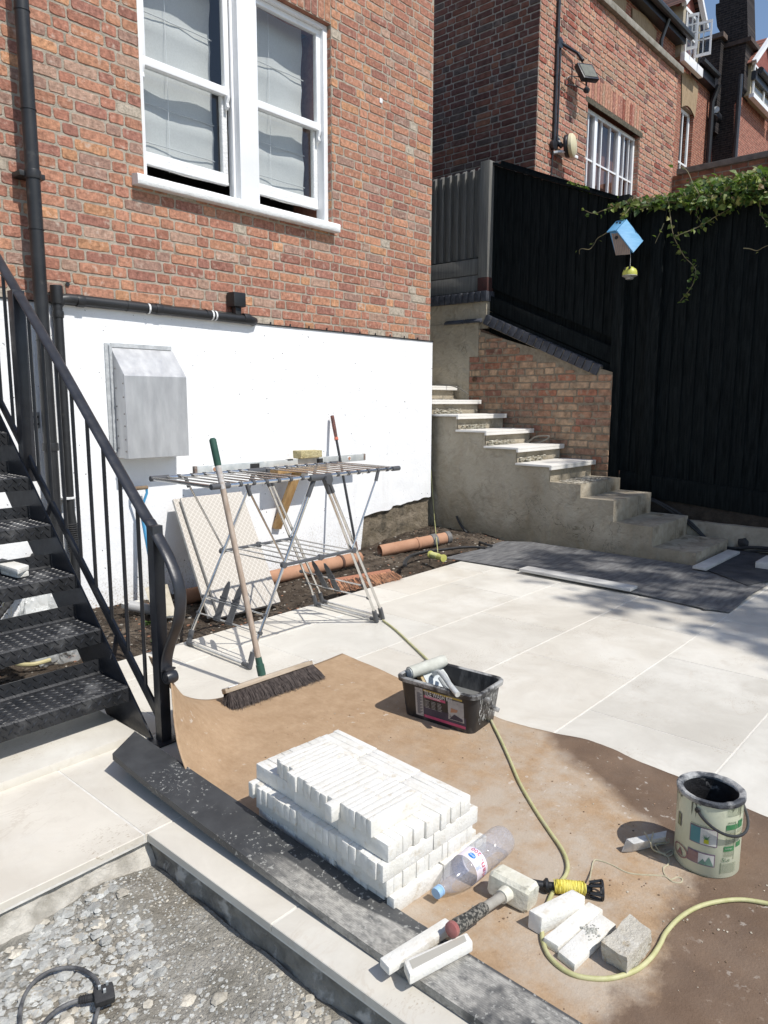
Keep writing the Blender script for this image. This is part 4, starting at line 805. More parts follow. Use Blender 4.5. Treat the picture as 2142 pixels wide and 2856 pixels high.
p = gx(*zf(1180, 780, 1480)(795, 1540), WXX-.01); mb = MB(); mb.lathe([(.028, 0), (.03, .01), (.018, .016), (.016, .004), (0, .004)], p, (-1, 0, 0), 16); tag(mb.obj('pipe_stub', pm('rusty_iron', (.10, .05, .03), (.18, .10, .06), 30, .8)), 'small rusty pipe end set in the old brick wall above the steps', 'pipe')
# ---------------------------------------------------------------- fences
M_wood_g = pm('weathered_fence_wood', (.15, .148, .138), (.235, .23, .215), 5, .95, .7, 50, stretch=(14, 14, .6), c3=(.11, .11, .105), s3=6, t3=(.6, .8), spec=.15)
M_wood_b = pm('black_stained_wood', (.004, .006, .0065), (.015, .019, .020), 6, .75, .9, 50, stretch=(9, 9, .7), spec=.1)
def feather(mb, X, ys, zb, zt, w=.11, th=.024):
    for i, y in enumerate(ys):
        a, b = y, y+w; z0a, z0b = zb(a), zb(b); z1a, z1b = zt(a), zt(b)
        P = [(X-th, a), (X-.004, a), (X-.004, b), (X-.009, b)]
        mb.hexa([(P[0][0], a, z0a), (P[1][0], a, z0a), (P[2][0], b+.008, z0b), (P[3][0], b+.008, z0b), (P[0][0], a, z1a), (P[1][0], a, z1a), (P[2][0], b+.008, z1b), (P[3][0], b+.008, z1b)])
gf = thing('fence', 'short unpainted grey board fence beside the house corner', 'fence', (7.05, 5.4, 2.55))
mb = MB()
for i in range(17):
    y = 4.835+.105*i; mb.box((7.052, y-.004, 2.93), (7.07, y+.104, 3.86+.03*(y-4.8)))
    mb.hexa([(7.012, y+.0, 2.93), (7.05, y+.0, 2.93), (7.05, y+.052, 2.93), (7.026, y+.052, 2.93), (7.012, y+.0, 3.85), (7.05, y+.0, 3.88), (7.05, y+.052, 3.88), (7.026, y+.052, 3.85)])
mb.obj('boards', M_wood_g, gf, smooth=0)
for z in (2.565, 2.745): mb = MB(); mb.box((7.01, 4.83, z), (7.045, 6.6, z+.172)); mb.obj('gravel_board', M_wood_g, gf, bevel=.003)
mb = MB(); mb.box((6.985, 4.705, 2.7), (7.09, 4.825, 3.92)); mb.obj('post', M_wood_g, gf, bevel=.004)
mb = MB(); mb.box((6.983, 4.70, 2.552), (7.09, 4.827, 2.70)); mb.obj('post_foot', pm('old_red_paint', (.07, .022, .02), (.05, .028, .025), 20, .8), gf, bevel=.003)
fa = thing('fence', 'black board fence with sloping top above the steps', 'fence', (7.06, 4, 2))
sl = lambda y: 3.27+.43*(y-3.28)
mb = MB(); ys = [3.26+.108*i for i in range(14)]; feather(mb, 7.10, ys, lambda y: 1.98+.43*(y-3.28), sl); mb.box((7.12, 3.2, 1.3), (7.135, 4.71, 3.2)); mb.obj('boards', M_wood_b, fa, smooth=0)
for o_ in (1.72, 1.545, 1.37): mb = MB(); mb.hexa([(7.05, 3.25, o_-.43*.0), (7.088, 3.25, o_), (7.088, 4.70, o_+.62), (7.05, 4.70, o_+.62), (7.05, 3.25, o_+.165), (7.088, 3.25, o_+.165), (7.088, 4.70, o_+.785), (7.05, 4.70, o_+.785)]); mb.obj('gravel_board', M_wood_b, fa, bevel=.003)
mb = MB(); mb.hexa([(7.045, 3.25, 3.262), (7.14, 3.25, 3.262), (7.14, 4.70, 3.886), (7.045, 4.70, 3.886), (7.045, 3.25, 3.285), (7.14, 3.25, 3.285), (7.14, 4.70, 3.909), (7.045, 4.70, 3.909)]); mb.obj('capping', M_wood_b, fa, smooth=0)
q3 = zf(1300, 440, 1800); sa, sb_ = gx(*q3(330, 55), 7.35), gx(*q3(1400, 385), 7.35)
mb = MB(); mb.bar(sa, sb_, .05, .06); mb.box((7.34, sb_.y-.02, .2), (7.38, sa.y, sb_.z-.1)); tag(mb.obj('shed_roof_edge', M_wood_b, smooth=0), 'dark sloping roof edge just behind the black fence', 'roof')
fb = thing('fence', 'tall black board fence in deep shade beside the terrace', 'fence', (7.06, 1.5, .4))
zbB = lambda y: .545+(y-1.723)*.077
mb = MB(); ys = [3.02-.118*i for i in range(36)]; rgf = random.Random(3)
feather(mb, 7.10, ys, lambda y: zbB(y)+.0, lambda y: 3.16, w=.118); mb.obj('boards', M_wood_b, fb, smooth=0)
mb = MB(); mb.hexa([(7.05, -1.2, zbB(-1.2)-.22), (7.085, -1.2, zbB(-1.2)-.22), (7.085, 3.1, .435), (7.05, 3.1, .435), (7.05, -1.2, zbB(-1.2)), (7.085, -1.2, zbB(-1.2)), (7.085, 3.1, .655), (7.05, 3.1, .655)]); mb.obj('gravel_board', M_wood_b, fb, bevel=.003)
mb = MB(); mb.box((7.02, 3.13, .3), (7.12, 3.24, 3.3)); mb.obj('post', M_wood_b, fb, bevel=.004)
mb = MB(); mb.box((7.035, 2.78, .45), (7.075, 2.90, 3.17)); mb.obj('cover_strip', M_wood_b, fb, bevel=.003)
# kerb
kb = MB(); n = 60; vs = []
for i in range(n+1):
    y = 2.45-3.6*i/n; w_ = .008*noise.noise(V((y*5, 0, 0)))
    vs += [(6.95+w_, y, -.06), (6.95+w_-.004, y, .13+w_), (6.95+.012, y, .235+w_), (7.05, y, .238+w_), (7.05, y, -.06)]
kb.add(vs, [(i*5+k, i*5+k+1, (i+1)*5+k+1, (i+1)*5+k) for i in range(n) for k in range(4)]+[(0, 1, 2, 3, 4), tuple(n*5+k for k in (4, 3, 2, 1, 0))])
kbo = tag(kb.obj('stone_kerb', pm('stained_kerb_stone', (.26, .23, .18), (.40, .36, .29), 5, .9, .8, 30, c3=(.12, .09, .06), s3=4, t3=(.55, .7)), smooth=60), 'stained stone kerb with a hole at the foot of the tall black fence', 'kerb')
p = gx(*zf(1500, 1300, 2142)(1480, 555), 6.945); mb = MB(); mb.lathe([(0, .003), (.045, .002), (.05, 0)], p, (-1, 0, 0), 9); mb.jitter(.012, 30).obj('hole', M_rubber, kbo)
# ---------------------------------------------------------------- ivy
z8 = zf(1400, 350, 2142); rg = random.Random(12)
M_leaf = pm('ivy_leaf', (.7, .7, .7), (1.3, 1.3, 1.3), 8, .5, attr='col', spec=.35)
def add_trans(m, w=.3, tint=(.25, .42, .06)):
    t, N, L, b = wire(m); tl = N.new('ShaderNodeBsdfTranslucent'); tl.inputs[0].default_value = rgb(*tint); ms = N.new('ShaderNodeMixShader'); ms.inputs[0].default_value = w
    L.new(b.outputs[0], ms.inputs[1]); L.new(tl.outputs[0], ms.inputs[2]); L.new(ms.outputs[0], N['Material Output'].inputs[0])
add_trans(M_leaf, .25, (.20, .36, .05))
def leaf(mb, p, s, rg_, col, nrm=None):
    n = V((rg_.gauss(-.3, .6), rg_.gauss(-.35, .6), rg_.uniform(.1, 1))).normalized() if nrm is None else nrm
    a = V((rg_.gauss(0, 1), rg_.gauss(0, 1), -.6)); a = (a-n*n.dot(a)).normalized(); b = n.cross(a)
    q = [(-.1, 0, 0), (.25, .42, .10), (.6, .30, .08), (1.05, 0, -.08), (.6, -.30, .08), (.25, -.42, .10), (.4, 0, -.03)]
    mb.add([p+(a*x+b*y+n*z)*s for x, y, z in q], [(0, 6, 1), (1, 6, 2), (2, 6, 3), (3, 6, 4), (4, 6, 5), (5, 6, 0)]); mb.c += [col]*6
def gcol(rg_, young=.25):
    c = rg_.choice(((.055, .10, .022), (.07, .12, .025), (.04, .075, .02), (.10, .15, .03))) if rg_.random() > young else rg_.choice(((.18, .22, .045), (.14, .18, .035), (.22, .21, .06)))
    k = rg_.uniform(.7, 1.25); return (c[0]*k, c[1]*k, c[2]*k)
iv = thing('climbing_plant', 'green climbing plant trailing over the tall black fence', 'plant', (7.1, 2.4, 3.1))
mb = MB(); mb.c = []; ctop_ = [(660, 490), (760, 455), (1000, 435), (1080, 420), (1200, 345), (1300, 300), (1400, 310), (1520, 285), (1659, 255), (1900, 240)]; cbot = [(660, 515), (780, 530), (870, 535), (1050, 500), (1200, 515), (1400, 525), (1500, 490), (1659, 470), (1900, 480)]
def itp(c, x):
    for (a, b), (e, f) in zip(c, c[1:]):
        if a <= x <= e: return b+(f-b)*(x-a)/(e-a)
    return c[-1][1]
for i in range(2300):
    x = 660+1240*rg.random()**.75; y0_, y1_ = itp(ctop_, x), itp(cbot, x); y = y0_+(y1_-y0_)*rg.betavariate(1.6, 1.5)+rg.gauss(0, 5)
    X = rg.uniform(6.95, 7.5); P = gx(*z8(x, y), X)
    if X > 7.03 and P.z < 3.18: X = rg.uniform(6.93, 7.03); P = gx(*z8(x, y), X)
    leaf(mb, P, rg.choice((.022, .03, .04, .05, .06, .072)), rg, gcol(rg, .38) if rg.random() > .04 else (.16, .10, .05))
for i in range(150):
    x = rg.uniform(410, 545); P = gx(*z8(x, 350+(x-410)*.33+rg.gauss(0, 10)+20), 7.15); leaf(mb, P, rg.uniform(.03, .05), rg, gcol(rg, .6))
ten = [[(1040, 480), (1050, 570), (1060, 640), (1075, 700), (1105, 760), (1140, 820), (1180, 860), (1208, 900), (1200, 960), (1180, 1010), (1140, 1060), (1112, 1095)],
       [(1080, 690), (1160, 660), (1250, 620), (1320, 575), (1400, 530), (1470, 485), (1560, 460)], [(680, 512), (640, 525), (590, 545), (555, 545), (520, 530)],
       [(665, 660), (635, 680), (595, 705), (575, 740), (545, 772), (500, 768), (483, 778), (484, 802)], [(1505, 765), (1545, 768), (1590, 780), (1630, 760), (1680, 740)], [(1610, 440), (1612, 540), (1640, 590), (1690, 630)],
       [(800, 510), (770, 550), (735, 590)], [(1010, 610), (985, 670), (955, 735)], [(1210, 430), (1160, 290), (1100, 250)], [(1200, 380), (1240, 460), (1210, 540), (1240, 600)]]
stem = MB()
for k, tdn in enumerate(ten):
    X0 = 6.95 if k != 8 else 7.3
    P = spline([gx(*z8(x, y), X0-.05*math.sin(i*.9+k)) for i, (x, y) in enumerate(tdn)], 5); stem.tube(P, [.0045*(1-.6*i/len(P)) for i in range(len(P))], 5)
    for i, p in enumerate(P):
        d_ = {0: .9, 1: 1.5, 9: 1.4, 6: 1.0, 2: .35, 3: .25, 4: .2, 5: .7, 7: .1, 8: .2}[k]
        for _ in range(int(d_)+(rg.random() < d_ % 1)): leaf(mb, p+V((rg.gauss(0, .012), rg.gauss(0, .02), rg.gauss(0, .015))), rg.uniform(.03, .052) if k not in (3, 4) else .025, rg, gcol(rg, .45))
mb.obj('leaves', M_leaf, iv, smooth=0, fixn=False)
for i in range(60):
    x = rg.uniform(700, 1650); y = itp(cbot, x)-15; P = [gx(*z8(x+j_*18, y-j_*rg.uniform(2, 14)), 7.0+.05*rg.random()) for j_ in range(7)]; stem.tube(P, .004, 4)
stem.obj('stems', pm('vine_stem', (.20, .17, .09), (.30, .26, .15), 10, .8), iv)
# ---------------------------------------------------------------- nest box and feeder
bhx = thing('bird_house', 'small bird house with bright blue pitched roof hanging crooked on the black fence', 'bird house', gx(*z8(750, 700), 6.85))
XF, XB = 6.76, 6.92
f_ = lambda x, y, X=XF: gx(*z8(x, y), X)
M_bblue = pm('sky_blue_paint', (.10, .30, .52), (.16, .38, .60), 10, .55, .2, 60, c3=(.32, .40, .42), s3=30, t3=(.66, .74), stretch=(1, 1, 4))
M_bwood = pm('striped_timber', (.30, .22, .17), (.42, .33, .26), 8, .8, .4, 40)
bk = V(gx(*z8(770, 593), XB))-V(f_(715, 655))          # direction of the ridge
A, B, Cc, D_, E_ = f_(672, 668), f_(715, 662), f_(803, 775), f_(800, 803), f_(710, 810)
mb = MB(); mb.prism([A, B, Cc, D_, E_], bk*.93); body = mb.obj('body', M_bblue, bhx, smooth=0)
mb = MB(); nrm = (B-A).cross(E_-A).normalized(); nrm = nrm if nrm.dot(bk) < 0 else -nrm
nb_ = 9
for i in range(nb_):
    t0, t1 = (i+.1)/nb_, (i+.9)/nb_
    def topat(t):
        q = 710+(800-710)*t; 
        xx = 678+(798-678)*t; yy = 668 if xx < 715 else 662+(xx-715)*(775-662)/(803-715)
        return f_(xx+4, yy+6)
    a, b = E_.lerp(D_, t0), E_.lerp(D_, t1); mb.prism([a, b, topat(t1), topat(t0)], nrm*.006)
mb.obj('slatted_front', M_bwood, bhx, smooth=0)
mb = MB(); p = f_(715, 700); mb.lathe([(0, .009), (.016, .009), (.017, .006)], p, nrm, 14); mb.obj('entrance_hole', M_rubber, bhx)
def roofq(a, b, name):
    off = -bk*.10; mb = MB(); n = (b-a).cross(bk).normalized(); n = n if n.z > -.2 else -n; q = [a+off, b+off, b+bk*1.02, a+bk*1.02]; mb.prism(q, n*.012); mb.obj(name, M_bblue, bhx, bevel=.002)
roofq(f_(717, 653), f_(822, 790), 'roof_panel'); roofq(f_(715, 653), f_(660, 664), 'roof_panel')
mb = MB()
for x, y in ((715, 607), (735, 607), (708, 640), (725, 622)): p = gx(*z8(x, y), 6.84); mb.box(p-V((.001, .012, .006)), p+V((.004, .01, .006)))
mb.obj('felt_patch', M_rubber, bhx, smooth=0)
by = thing('ball_feeder', 'yellow half ball feeder hanging below the blue bird house', 'feeder', gx(*z8(797, 925), 6.86))
c = gx(*z8(797, 925), 6.86); r_ = .068
mb = MB(); mb.lathe([(r_*math.cos(a), r_*math.sin(a)) for a in [R(x) for x in range(-12, 91, 12)]]+[(0, r_)], c, (0, 0, 1), 20); mb.obj('dome', pm('lime_plastic', (.50, .52, .10), (.58, .58, .14), 8, .4), by)
mb = MB(); mb.lathe([(r_*.98, -.014), (r_*1.02, -.02), (r_*.6, -.035), (r_*.5, -.05), (0, -.052)], c, (0, 0, 1), 20); mb.obj('tray', pm('grey_tray', (.30, .29, .26), None, 4, .6), by)
mb = MB(); mb.tube([c+V((0, 0, r_)), gx(*z8(803, 803), 6.85)], .0018, 5); mb.obj('thread', M_oldwhite, by)
for a, b in ((-.02, .045), (.024, .04)): mb = MB(); mb.box((c.x-.07, c.y+a-.006, c.z+b-.01), (c.x-.03, c.y+a+.006, c.z+b+.012)); mb.obj('hole', M_rubber, by, smooth=0)
# ---------------------------------------------------------------- rubber mats, stone strips, cables by the steps
M_mat = pm('dusty_matting', (.10, .10, .103), (.20, .20, .20), 6, .85, .5, 80, stretch=(1, 5, 1), c3=(.27, .27, .26), s3=2.2, t3=(.55, .8), spec=.2)
def sheet(name, poly, z, th, mat, label, cat, wave=.004, st=.04):
    xs = [p[0] for p in poly]; ys = [p[1] for p in poly]; bm = bmesh.new(); vs = [bm.verts.new((p[0], p[1], 0)) for p in poly]; bm.faces.new(vs)
    for ax, lo, hi in ((0, min(xs), max(xs)), (1, min(ys), max(ys))):
        k = lo+st
        while k < hi:
            co_ = [0, 0, 0]; no = [0, 0, 0]; co_[ax] = k; no[ax] = 1; bmesh.ops.bisect_plane(bm, geom=bm.verts[:]+bm.edges[:]+bm.faces[:], plane_co=co_, plane_no=no); k += st
    for v in bm.verts: v.co.z = z+wave*max(0, .35+noise.noise(V((v.co.x*2.3, v.co.y*2.3, len(name)))))
    r = bmesh.ops.extrude_face_region(bm, geom=bm.faces[:]); 
    for g in r['geom']:
        if isinstance(g, bmesh.types.BMVert): g.co.z += th
    bm.verts.index_update(); mb = MB(); mb.add([v.co.copy() for v in bm.verts], [[v.index for v in f.verts] for f in bm.faces]); bm.free()
    return tag(mb.obj(name, mat, smooth=30), label, cat)
rgm = random.Random(1)
edge = [(4.94, 3.69), (4.96, 3.3), (4.97, 3.0), (4.93, 2.6), (4.90, 2.2), (4.87, 1.8), (4.825, 1.52), (4.80, 1.49), (4.83, 1.46), (4.85, 1.35), (4.93, 1.355), (5.4, 1.37), (5.77, 1.365), (5.80, 1.40), (6.1, 1.43), (6.06, 1.9), (6.066, 2.5), (6.066, 3.0), (6.066, 3.5), (5.9, 3.72), (5.70, 3.71), (5.4, 3.66)]
sheet('rubber_mat', edge, .003, .006, M_mat, 'large dusty dark mat spread beside the foot of the steps', 'mat', .012)
sheet('rubber_mat', [(5.62, 1.46), (6.2, 1.30), (6.93, 1.30), (6.93, 2.6), (6.895, 2.6), (6.895, 1.97), (6.05, 1.97)], .0175, .004, pm('dark_mat', (.035, .037, .042), (.07, .072, .08), 6, .8, .4, 60), 'smaller dark mat between the lowest step and the stone kerb', 'mat', .003)
M_strip = pm('pale_stone_strip', (.50, .49, .465), (.62, .61, .58), 9, .6, .15, 60)
def quadbox(name, P, z0, z1, mat, label, cat, group=None, bevel=.003, parent=None):
    mb = MB(); mb.hexa([(p[0], p[1], z0) for p in P]+[(p[0], p[1], z1) for p in P]); o = mb.obj(name, mat, parent, bevel=bevel)
    return tag(o, label, cat, group)
quadbox('stone_strip', [(4.885, 2.925), (4.865, 2.015), (4.985, 2.012), (5.015, 2.922)], .022, .044, M_strip, 'long pale stone strip lying on the sunlit edge of the large dark mat', 'stone strip', 'stone strips')
quadbox('stone_strip', [(5.885, 1.94), (5.877, 1.83), (6.75, 1.83), (6.78, 1.94)], .026, .048, M_strip, 'pale stone strip lying in front of the lowest step', 'stone strip', 'stone strips')
quadbox('stone_block', [(6.27, 1.58), (6.28, 1.30), (6.62, 1.32), (6.60, 1.58)], .023, .075, M_strip, 'pale stone block at the right edge of the photo near the kerb', 'stone block')
z2 = zf(1500, 1300, 2142)
pts = [gx(*z2(*q), X) for q, X in (((690, 190), 6.99), ((760, 220), 6.98), ((840, 245), 6.98), ((920, 285), 6.97), ((1000, 330), 6.96), ((1070, 380), 6.95), ((1140, 445), 6.94), ((1190, 500), 6.93), ((1240, 540), 6.915), ((1290, 562), 6.93))]+[gx(*z2(*q), 6.93) for q in ((1360, 588), (1450, 592), (1550, 585), (1659, 592), (1800, 600))]
mb = MB(); mb.tube(spline(pts, 5), .014, 8); mb.tube(spline([p+V((-.01, -.01, -.025+.01*math.sin(i))) for i, p in enumerate(pts)], 5), .010, 8); tag(mb.obj('black_cable', M_rubber), 'thick black cable running down beside the steps to the kerb', 'cable')
c7 = zf(1180, 1000, 1750)
mb = MB(); mb.tube(spline([gx(*c7(*q), 6.8) for q in ((840, 680), (870, 665), (900, 640), (960, 628), (1020, 630), (1000, 655), (930, 680), (860, 688))], 5), .009, 7); tag(mb.obj('grey_cable', pm('grey_cable_skin', (.16, .15, .13), None, 4, .6)), 'coil of grey cable end lying on the steps against the brick wall', 'cable')
mb = MB(); mb.tube(spline([gx(*c7(*q), 6.75) for q in ((90, 222), (140, 212), (200, 215), (270, 232), (330, 262), (365, 290))], 5), .007, 7); tag(mb.obj('grey_cable', MT['grey_cable_skin']), 'grey cable arching over the top stone tread', 'cable')
m5 = zf(950, 1300, 1500)
mb = MB(); P = [gx(*m5(*q), 6.05) for q in ((975, 420), (1010, 495), (1075, 575), (1130, 620))]+[gz(*m5(*q), .03) for q in ((1200, 650), (1275, 672))]; mb.tube(spline(P, 6), .012, 8); tag(mb.obj('black_cable', M_rubber), 'black cable looping down the rendered side of the steps', 'cable')
mb = MB()
for o_ in (0, .02): mb.tube(spline([gz(*m5(*q), .015+o_*.5)+V((0, o_, 0)) for q in ((548, 838), (552, 805), (585, 765), (650, 740), (760, 716), (860, 706), (1000, 688), (1120, 682), (1235, 690))], 6), .010, 8)
tag(mb.obj('black_cable', M_rubber), 'pair of dark cables lying on the soil beside the yellow string reel', 'cable')
a, b = gz(*m5(765, 745), .035), gz(*m5(850, 770), .035); sp_ = thing('string_spool', 'small spool of yellow string on the soil at the mat corner', 'spool', a)
mb = MB(); d = (b-a).normalized(); L_ = (b-a).length+.05; mb.lathe([(0, 0), (.032, 0), (.032, .01), (.024, .012), (.024, L_-.012), (.032, L_-.01), (.032, L_), (0, L_)], a-d*.02, d, 16); mb.obj('core', pm('spool_yellow', (.42, .42, .10), (.50, .48, .16), 20, .6), sp_)
mb = MB()
for k in range(16): mb.lathe([(.0245, -.002), (.028, 0), (.0245, .002)], a+d*(.0+k*.0055+.012), d+V((.05*math.sin(k*2), 0, .05)), 12)
mb.obj('winding', pm('spool_string', (.50, .50, .22), None, 5, .8), sp_)
mb = MB(); mb.tube([gx(*m5(757, 0), 6.03), gx(*m5(790, 450), 6.03), gz(*m5(818, 725), .05)], .003, 5); P = gx(1197, 1200, 6.03); mb.tube([P, gx(*m5(757, 0), 6.03)], .003, 5); tag(mb.obj('string_line', MT['spool_string']), 'taut yellow string hanging from the steps to the spool', 'string')
# clay pipes
M_clay = pm('terracotta', (.38, .20, .12), (.48, .27, .17), 6, .8, .2, 60, c3=(.22, .12, .07), s3=7, t3=(.6, .8))
k3 = zf(400, 1100, 1150)
def clay(pts, label, r=.055, rings=()):
    t_ = thing('clay_pipe', label, 'pipe', pts[0]); mb = MB(); mb.tube(pts, r, 20, cap=False); mb.tube(pts[::-1], r*.85, 20, cap=False); mb.obj('barrel', M_clay, t_, smooth=60)
    for p, d, l, m in rings: mb = MB(); mb.lathe([(r*1.02, -l/2), (r*1.12, -l/2+.005), (r*1.12, l/2-.005), (r*1.02, l/2)], p, d, 20); mb.obj('coupling', m, t_)
    return t_
a, b = gz(*k3(235, 1255), -.02), gz(*k3(1330, 1008), -.005); d = (b-a).normalized()
clay([a, b], 'long terracotta drain pipe lying in the soil behind the clothes airer', rings=[(a.lerp(b, .87), d, .03, pm('rubber_seal', (.10, .055, .04), None, 4, .7))])
a, b = gz(*m5(330, 715), -.02), gz(*m5(905, 600), .05); d = (b-a).normalized()
M_fern = pm('grey_coupling', (.10, .10, .10), (.2, .19, .18), 20, .7)
clay([a, a.lerp(b, .5), b], 'half buried terracotta pipe with grey couplings at the corner of the steps', rings=[(a.lerp(b, .78), d, .06, M_fern), (a.lerp(b, .99), d, .05, M_fern), (a.lerp(b, .54), d, .03, M_clay)])
# ---------------------------------------------------------------- black steel stair
s1 = zf(0, 1300, 600, 1475)
ms = thing('metal_staircase', 'black steel staircase with checker plate treads rising on the left', 'staircase', (1.0, 2.7, 0))
SXX = 1.43
m = .2/.2065
TR = [(2.66+.2065*i, .186+.2*i) for i in range(9)]      # nose Y, top Z
def topz(y): return (y-2.49)*m+.03
mb = MB(); yb = 4.65
mb.prism([(SXX, 2.497, .002), (SXX, 2.87, .002), (SXX, yb, topz(yb)-.40), (SXX, yb, topz(yb))], (.008, 0, 0))
mb.hexa([(SXX-.06, 2.50, .004), (SXX-.0005, 2.50, .004), (SXX-.0005, yb, topz(yb)-.006), (SXX-.06, yb, topz(yb)-.006), (SXX-.06, 2.50, .012), (SXX-.0005, 2.497, .012), (SXX-.0005, yb, topz(yb)), (SXX-.06, yb, topz(yb))]) if 0 else None
mb.obj('stringer', M_black, ms, bevel=.0015, seg=1)
mb = MB(); mb.prism([(.50, 2.497, .002), (.50, 2.87, .002), (.50, yb, topz(yb)-.40), (.50, yb, topz(yb))], (.008, 0, 0)); mb.obj('stringer', M_black, ms, bevel=.0015, seg=1)
M_tread = pm('worn_black_paint', (.014, .015, .017), (.03, .031, .034), 9, .28, .15, 60, c3=(.24, .24, .235), s3=4.5, t3=(.62, .92), rough2=.45, spec=.4)
def loz(mb, p, u, v, n, L_=.026, w=.007, h=.0022):
    mb.add([p-u*L_/2, p+v*w/2, p+u*L_/2, p-v*w/2, p+u*L_*.28+n*h, p-u*L_*.28+n*h], [(0, 3, 5), (0, 5, 1), (1, 5, 4), (3, 4, 5), (1, 4, 2), (2, 4, 3)])
X0, X1 = .51, SXX-.002
tm = MB(); D_ = .235
mbt = MB()
P = [(0, -.062), (0, -.006), (.006, 0), (D_-.012, 0), (D_-.004, .008), (D_, .06)]
Q = [(.005, -.062), (.005, -.008), (.008, -.005), (D_-.010, -.005), (D_+.001, .006), (D_+.005, .06)]
for (a, b), (c, d), (e, f), (g, h) in zip(P, P[1:], Q, Q[1:]):
    mbt.hexa([(X0, a, b), (X1, a, b), (X1, e, f), (X0, e, f), (X0, c, d), (X1, c, d), (X1, g, h), (X0, g, h)])
u1, u2 = V((1, .45, 0)).normalized(), V((1, -.45, 0)).normalized()
for i in range(int((X1-X0)/.021)):
    for k in range(12):
        if (i+k) % 2: continue
        x = X0+.012+i*.021; y = .018+k*.0172; u = u1 if k % 2 else u2; u = u if (i//1) % 1 == 0 else u
        loz(mbt, V((x, y, 0)), u, V((-u.y, u.x, 0)), V((0, 0, 1)), .034, .0085, .003)
    for k in range(3):
        if (i+k) % 2: continue
        x = X0+.012+i*.021; s_ = 1 if k % 2 else -1; u = V((1, 0, s_*1.1)).normalized(); loz(mbt, V((x, 0, -.050+.018*k)), u, V((-u.z, 0, u.x)), V((0, -1, 0)), .034, .009, .0045)
        u = V((1, .0, s_*1.1)).normalized(); loz(mbt, V((x, D_-.003+.0015*k, .014+.016*k)), u, V((-u.z, 0, u.x)), V((0, -1, .1)).normalized(), .032, .009, .0045)
tr0 = None
for i, (y, z) in enumerate(TR):
    if i == 0:
        w = MB(); w.add([p+V((0, y, z)) for p in mbt.v], mbt.f); tr0 = w.obj('tread', M_tread, ms, smooth=25, fixn=False); me0 = tr0.location.copy()
    else:
        c = tr0.copy(); C.objects.link(c); c.parent = ms; c.location = me0+V((0, .2065*i, .2*i))
RX = 1.462
def rx(x, y): return gx(*s1(x, y), RX)
hp = [gx(0, 725, RX)+V((0, .9, .9*m)), gx(0, 725, RX), rx(560, -410) if 0 else None]
A0 = gx(0, 732, RX); A1 = gx(396, 1422, RX)
cur = [A0+(A0-A1).normalized()*.9, A0, gx(132, 955, RX), gx(264, 1190, RX), A1]+[rx(*q) for q in ((1030, 385), (1085, 490), (1140, 590), (1185, 690), (1220, 790), (1237, 890), (1235, 985), (1220, 1080), (1188, 1170), (1160, 1250), (1143, 1330), (1142, 1400))]
P = spline(cur, 6)
mb = MB(); mb.tube(P, .013, 14, ref=(1, 0, 0)); 
# oval bar: wide across, thin in the plane of the curve
mb = MB(); mb.tube(P, .025, 16, ref=(1, 0, 0), flat=.42); mb.obj('handrail', M_black, ms, smooth=60)
c = rx(1168, 1440); mb = MB(); mb.tube([c+V((0, math.cos(a)*(.014+.002*a), math.sin(a)*(.014+.002*a))) for a in [R(x) for x in range(60, 480, 20)]], .024, 8, ref=(1, 0, 0), flat=.3); mb.lathe([(0, -.024), (.016, -.024), (.016, .024), (0, .024)], c, (1, 0, 0), 14); mb.obj('scroll_end', M_black, ms, smooth=50)
pb_ = rx(1105, 1880); py0 = 2.447
tp = rx(1060, 480)
mb = MB(); mb.box((RX-.022, py0, .006), (RX+.022, py0+.045, rx(1085, 490).z+.045)); mb.obj('post', M_black, ms, bevel=.002)
mb = MB(); mb.box((RX-.05, py0-.025, .001), (RX+.05, py0+.075, .007)); mb.obj('base_plate', M_black, ms, bevel=.001)
la, lb = rx(1085, 1700), rx(225, 0); dr = (lb-la).normalized(); la = V((RX, py0+.045, la.z+(py0+.045-la.y)*dr.z/dr.y)); lb2 = la+dr*3.0
mb = MB(); mb.bar(la, lb2, .012, .042, up=(0, -dr.z, dr.y)); mb.obj('lower_rail', M_black, ms, bevel=.002)
slope_top = lambda y: A0.z+(y-A0.y)*(A1.z-A0.z)/(A1.y-A0.y)
slope_low = lambda y: la.z+(y-la.y)*dr.z/dr.y
bys = [rx(*q).y for q in ((1000, 1500), (885, 1270), (770, 1040), (660, 820))]; dy = (bys[-1]-bys[0])/3
for i in range(15):
    y = bys[0]+dy*i
    zt = slope_top(y)
    if i == 0: zt = rx(940, 270).z+.01
    mb = MB(); mb.tube([(RX, y, slope_low(y)), (RX, y, zt-.008)], .0078, 4 if 0 else 8); mb.obj('baluster', M_black, ms)
np_ = gx(70, 1180, RX); mb = MB(); mb.box((RX-.028, np_.y-.028, topz(np_.y)-.12), (RX+.028, np_.y+.028, slope_top(np_.y)-.004)); mb.obj('post', M_black, ms, bevel=.002)
for yy in (py0+.35, py0+.9, py0+1.4):
    mb = MB(); mb.bar((SXX+.004, yy, topz(yy)-.06), (RX, yy, slope_low(yy)-.004), .02, .008, up=(0, 1, 0)); mb.obj('lug', M_black, ms)
# small stone pieces on a tread
def s1z(x, y, z): return gz(*s1(x, y), z)
for k, (zz, lab, P_) in enumerate(((.5905, 'lower white stone piece of the pair on the metal stair tread', ((-60, 722), (120, 770), (200, 752), (30, 690))), (.614, 'upper white stone piece of the pair on the metal stair tread', ((-60, 690), (122, 745), (200, 712), (20, 664))))):
    quadbox('stone_piece', [s1z(x, y, zz+.0) for x, y in P_], zz, zz+.0225, M_stone, lab, 'stone', 'white stone pieces on the stair tread', .004)
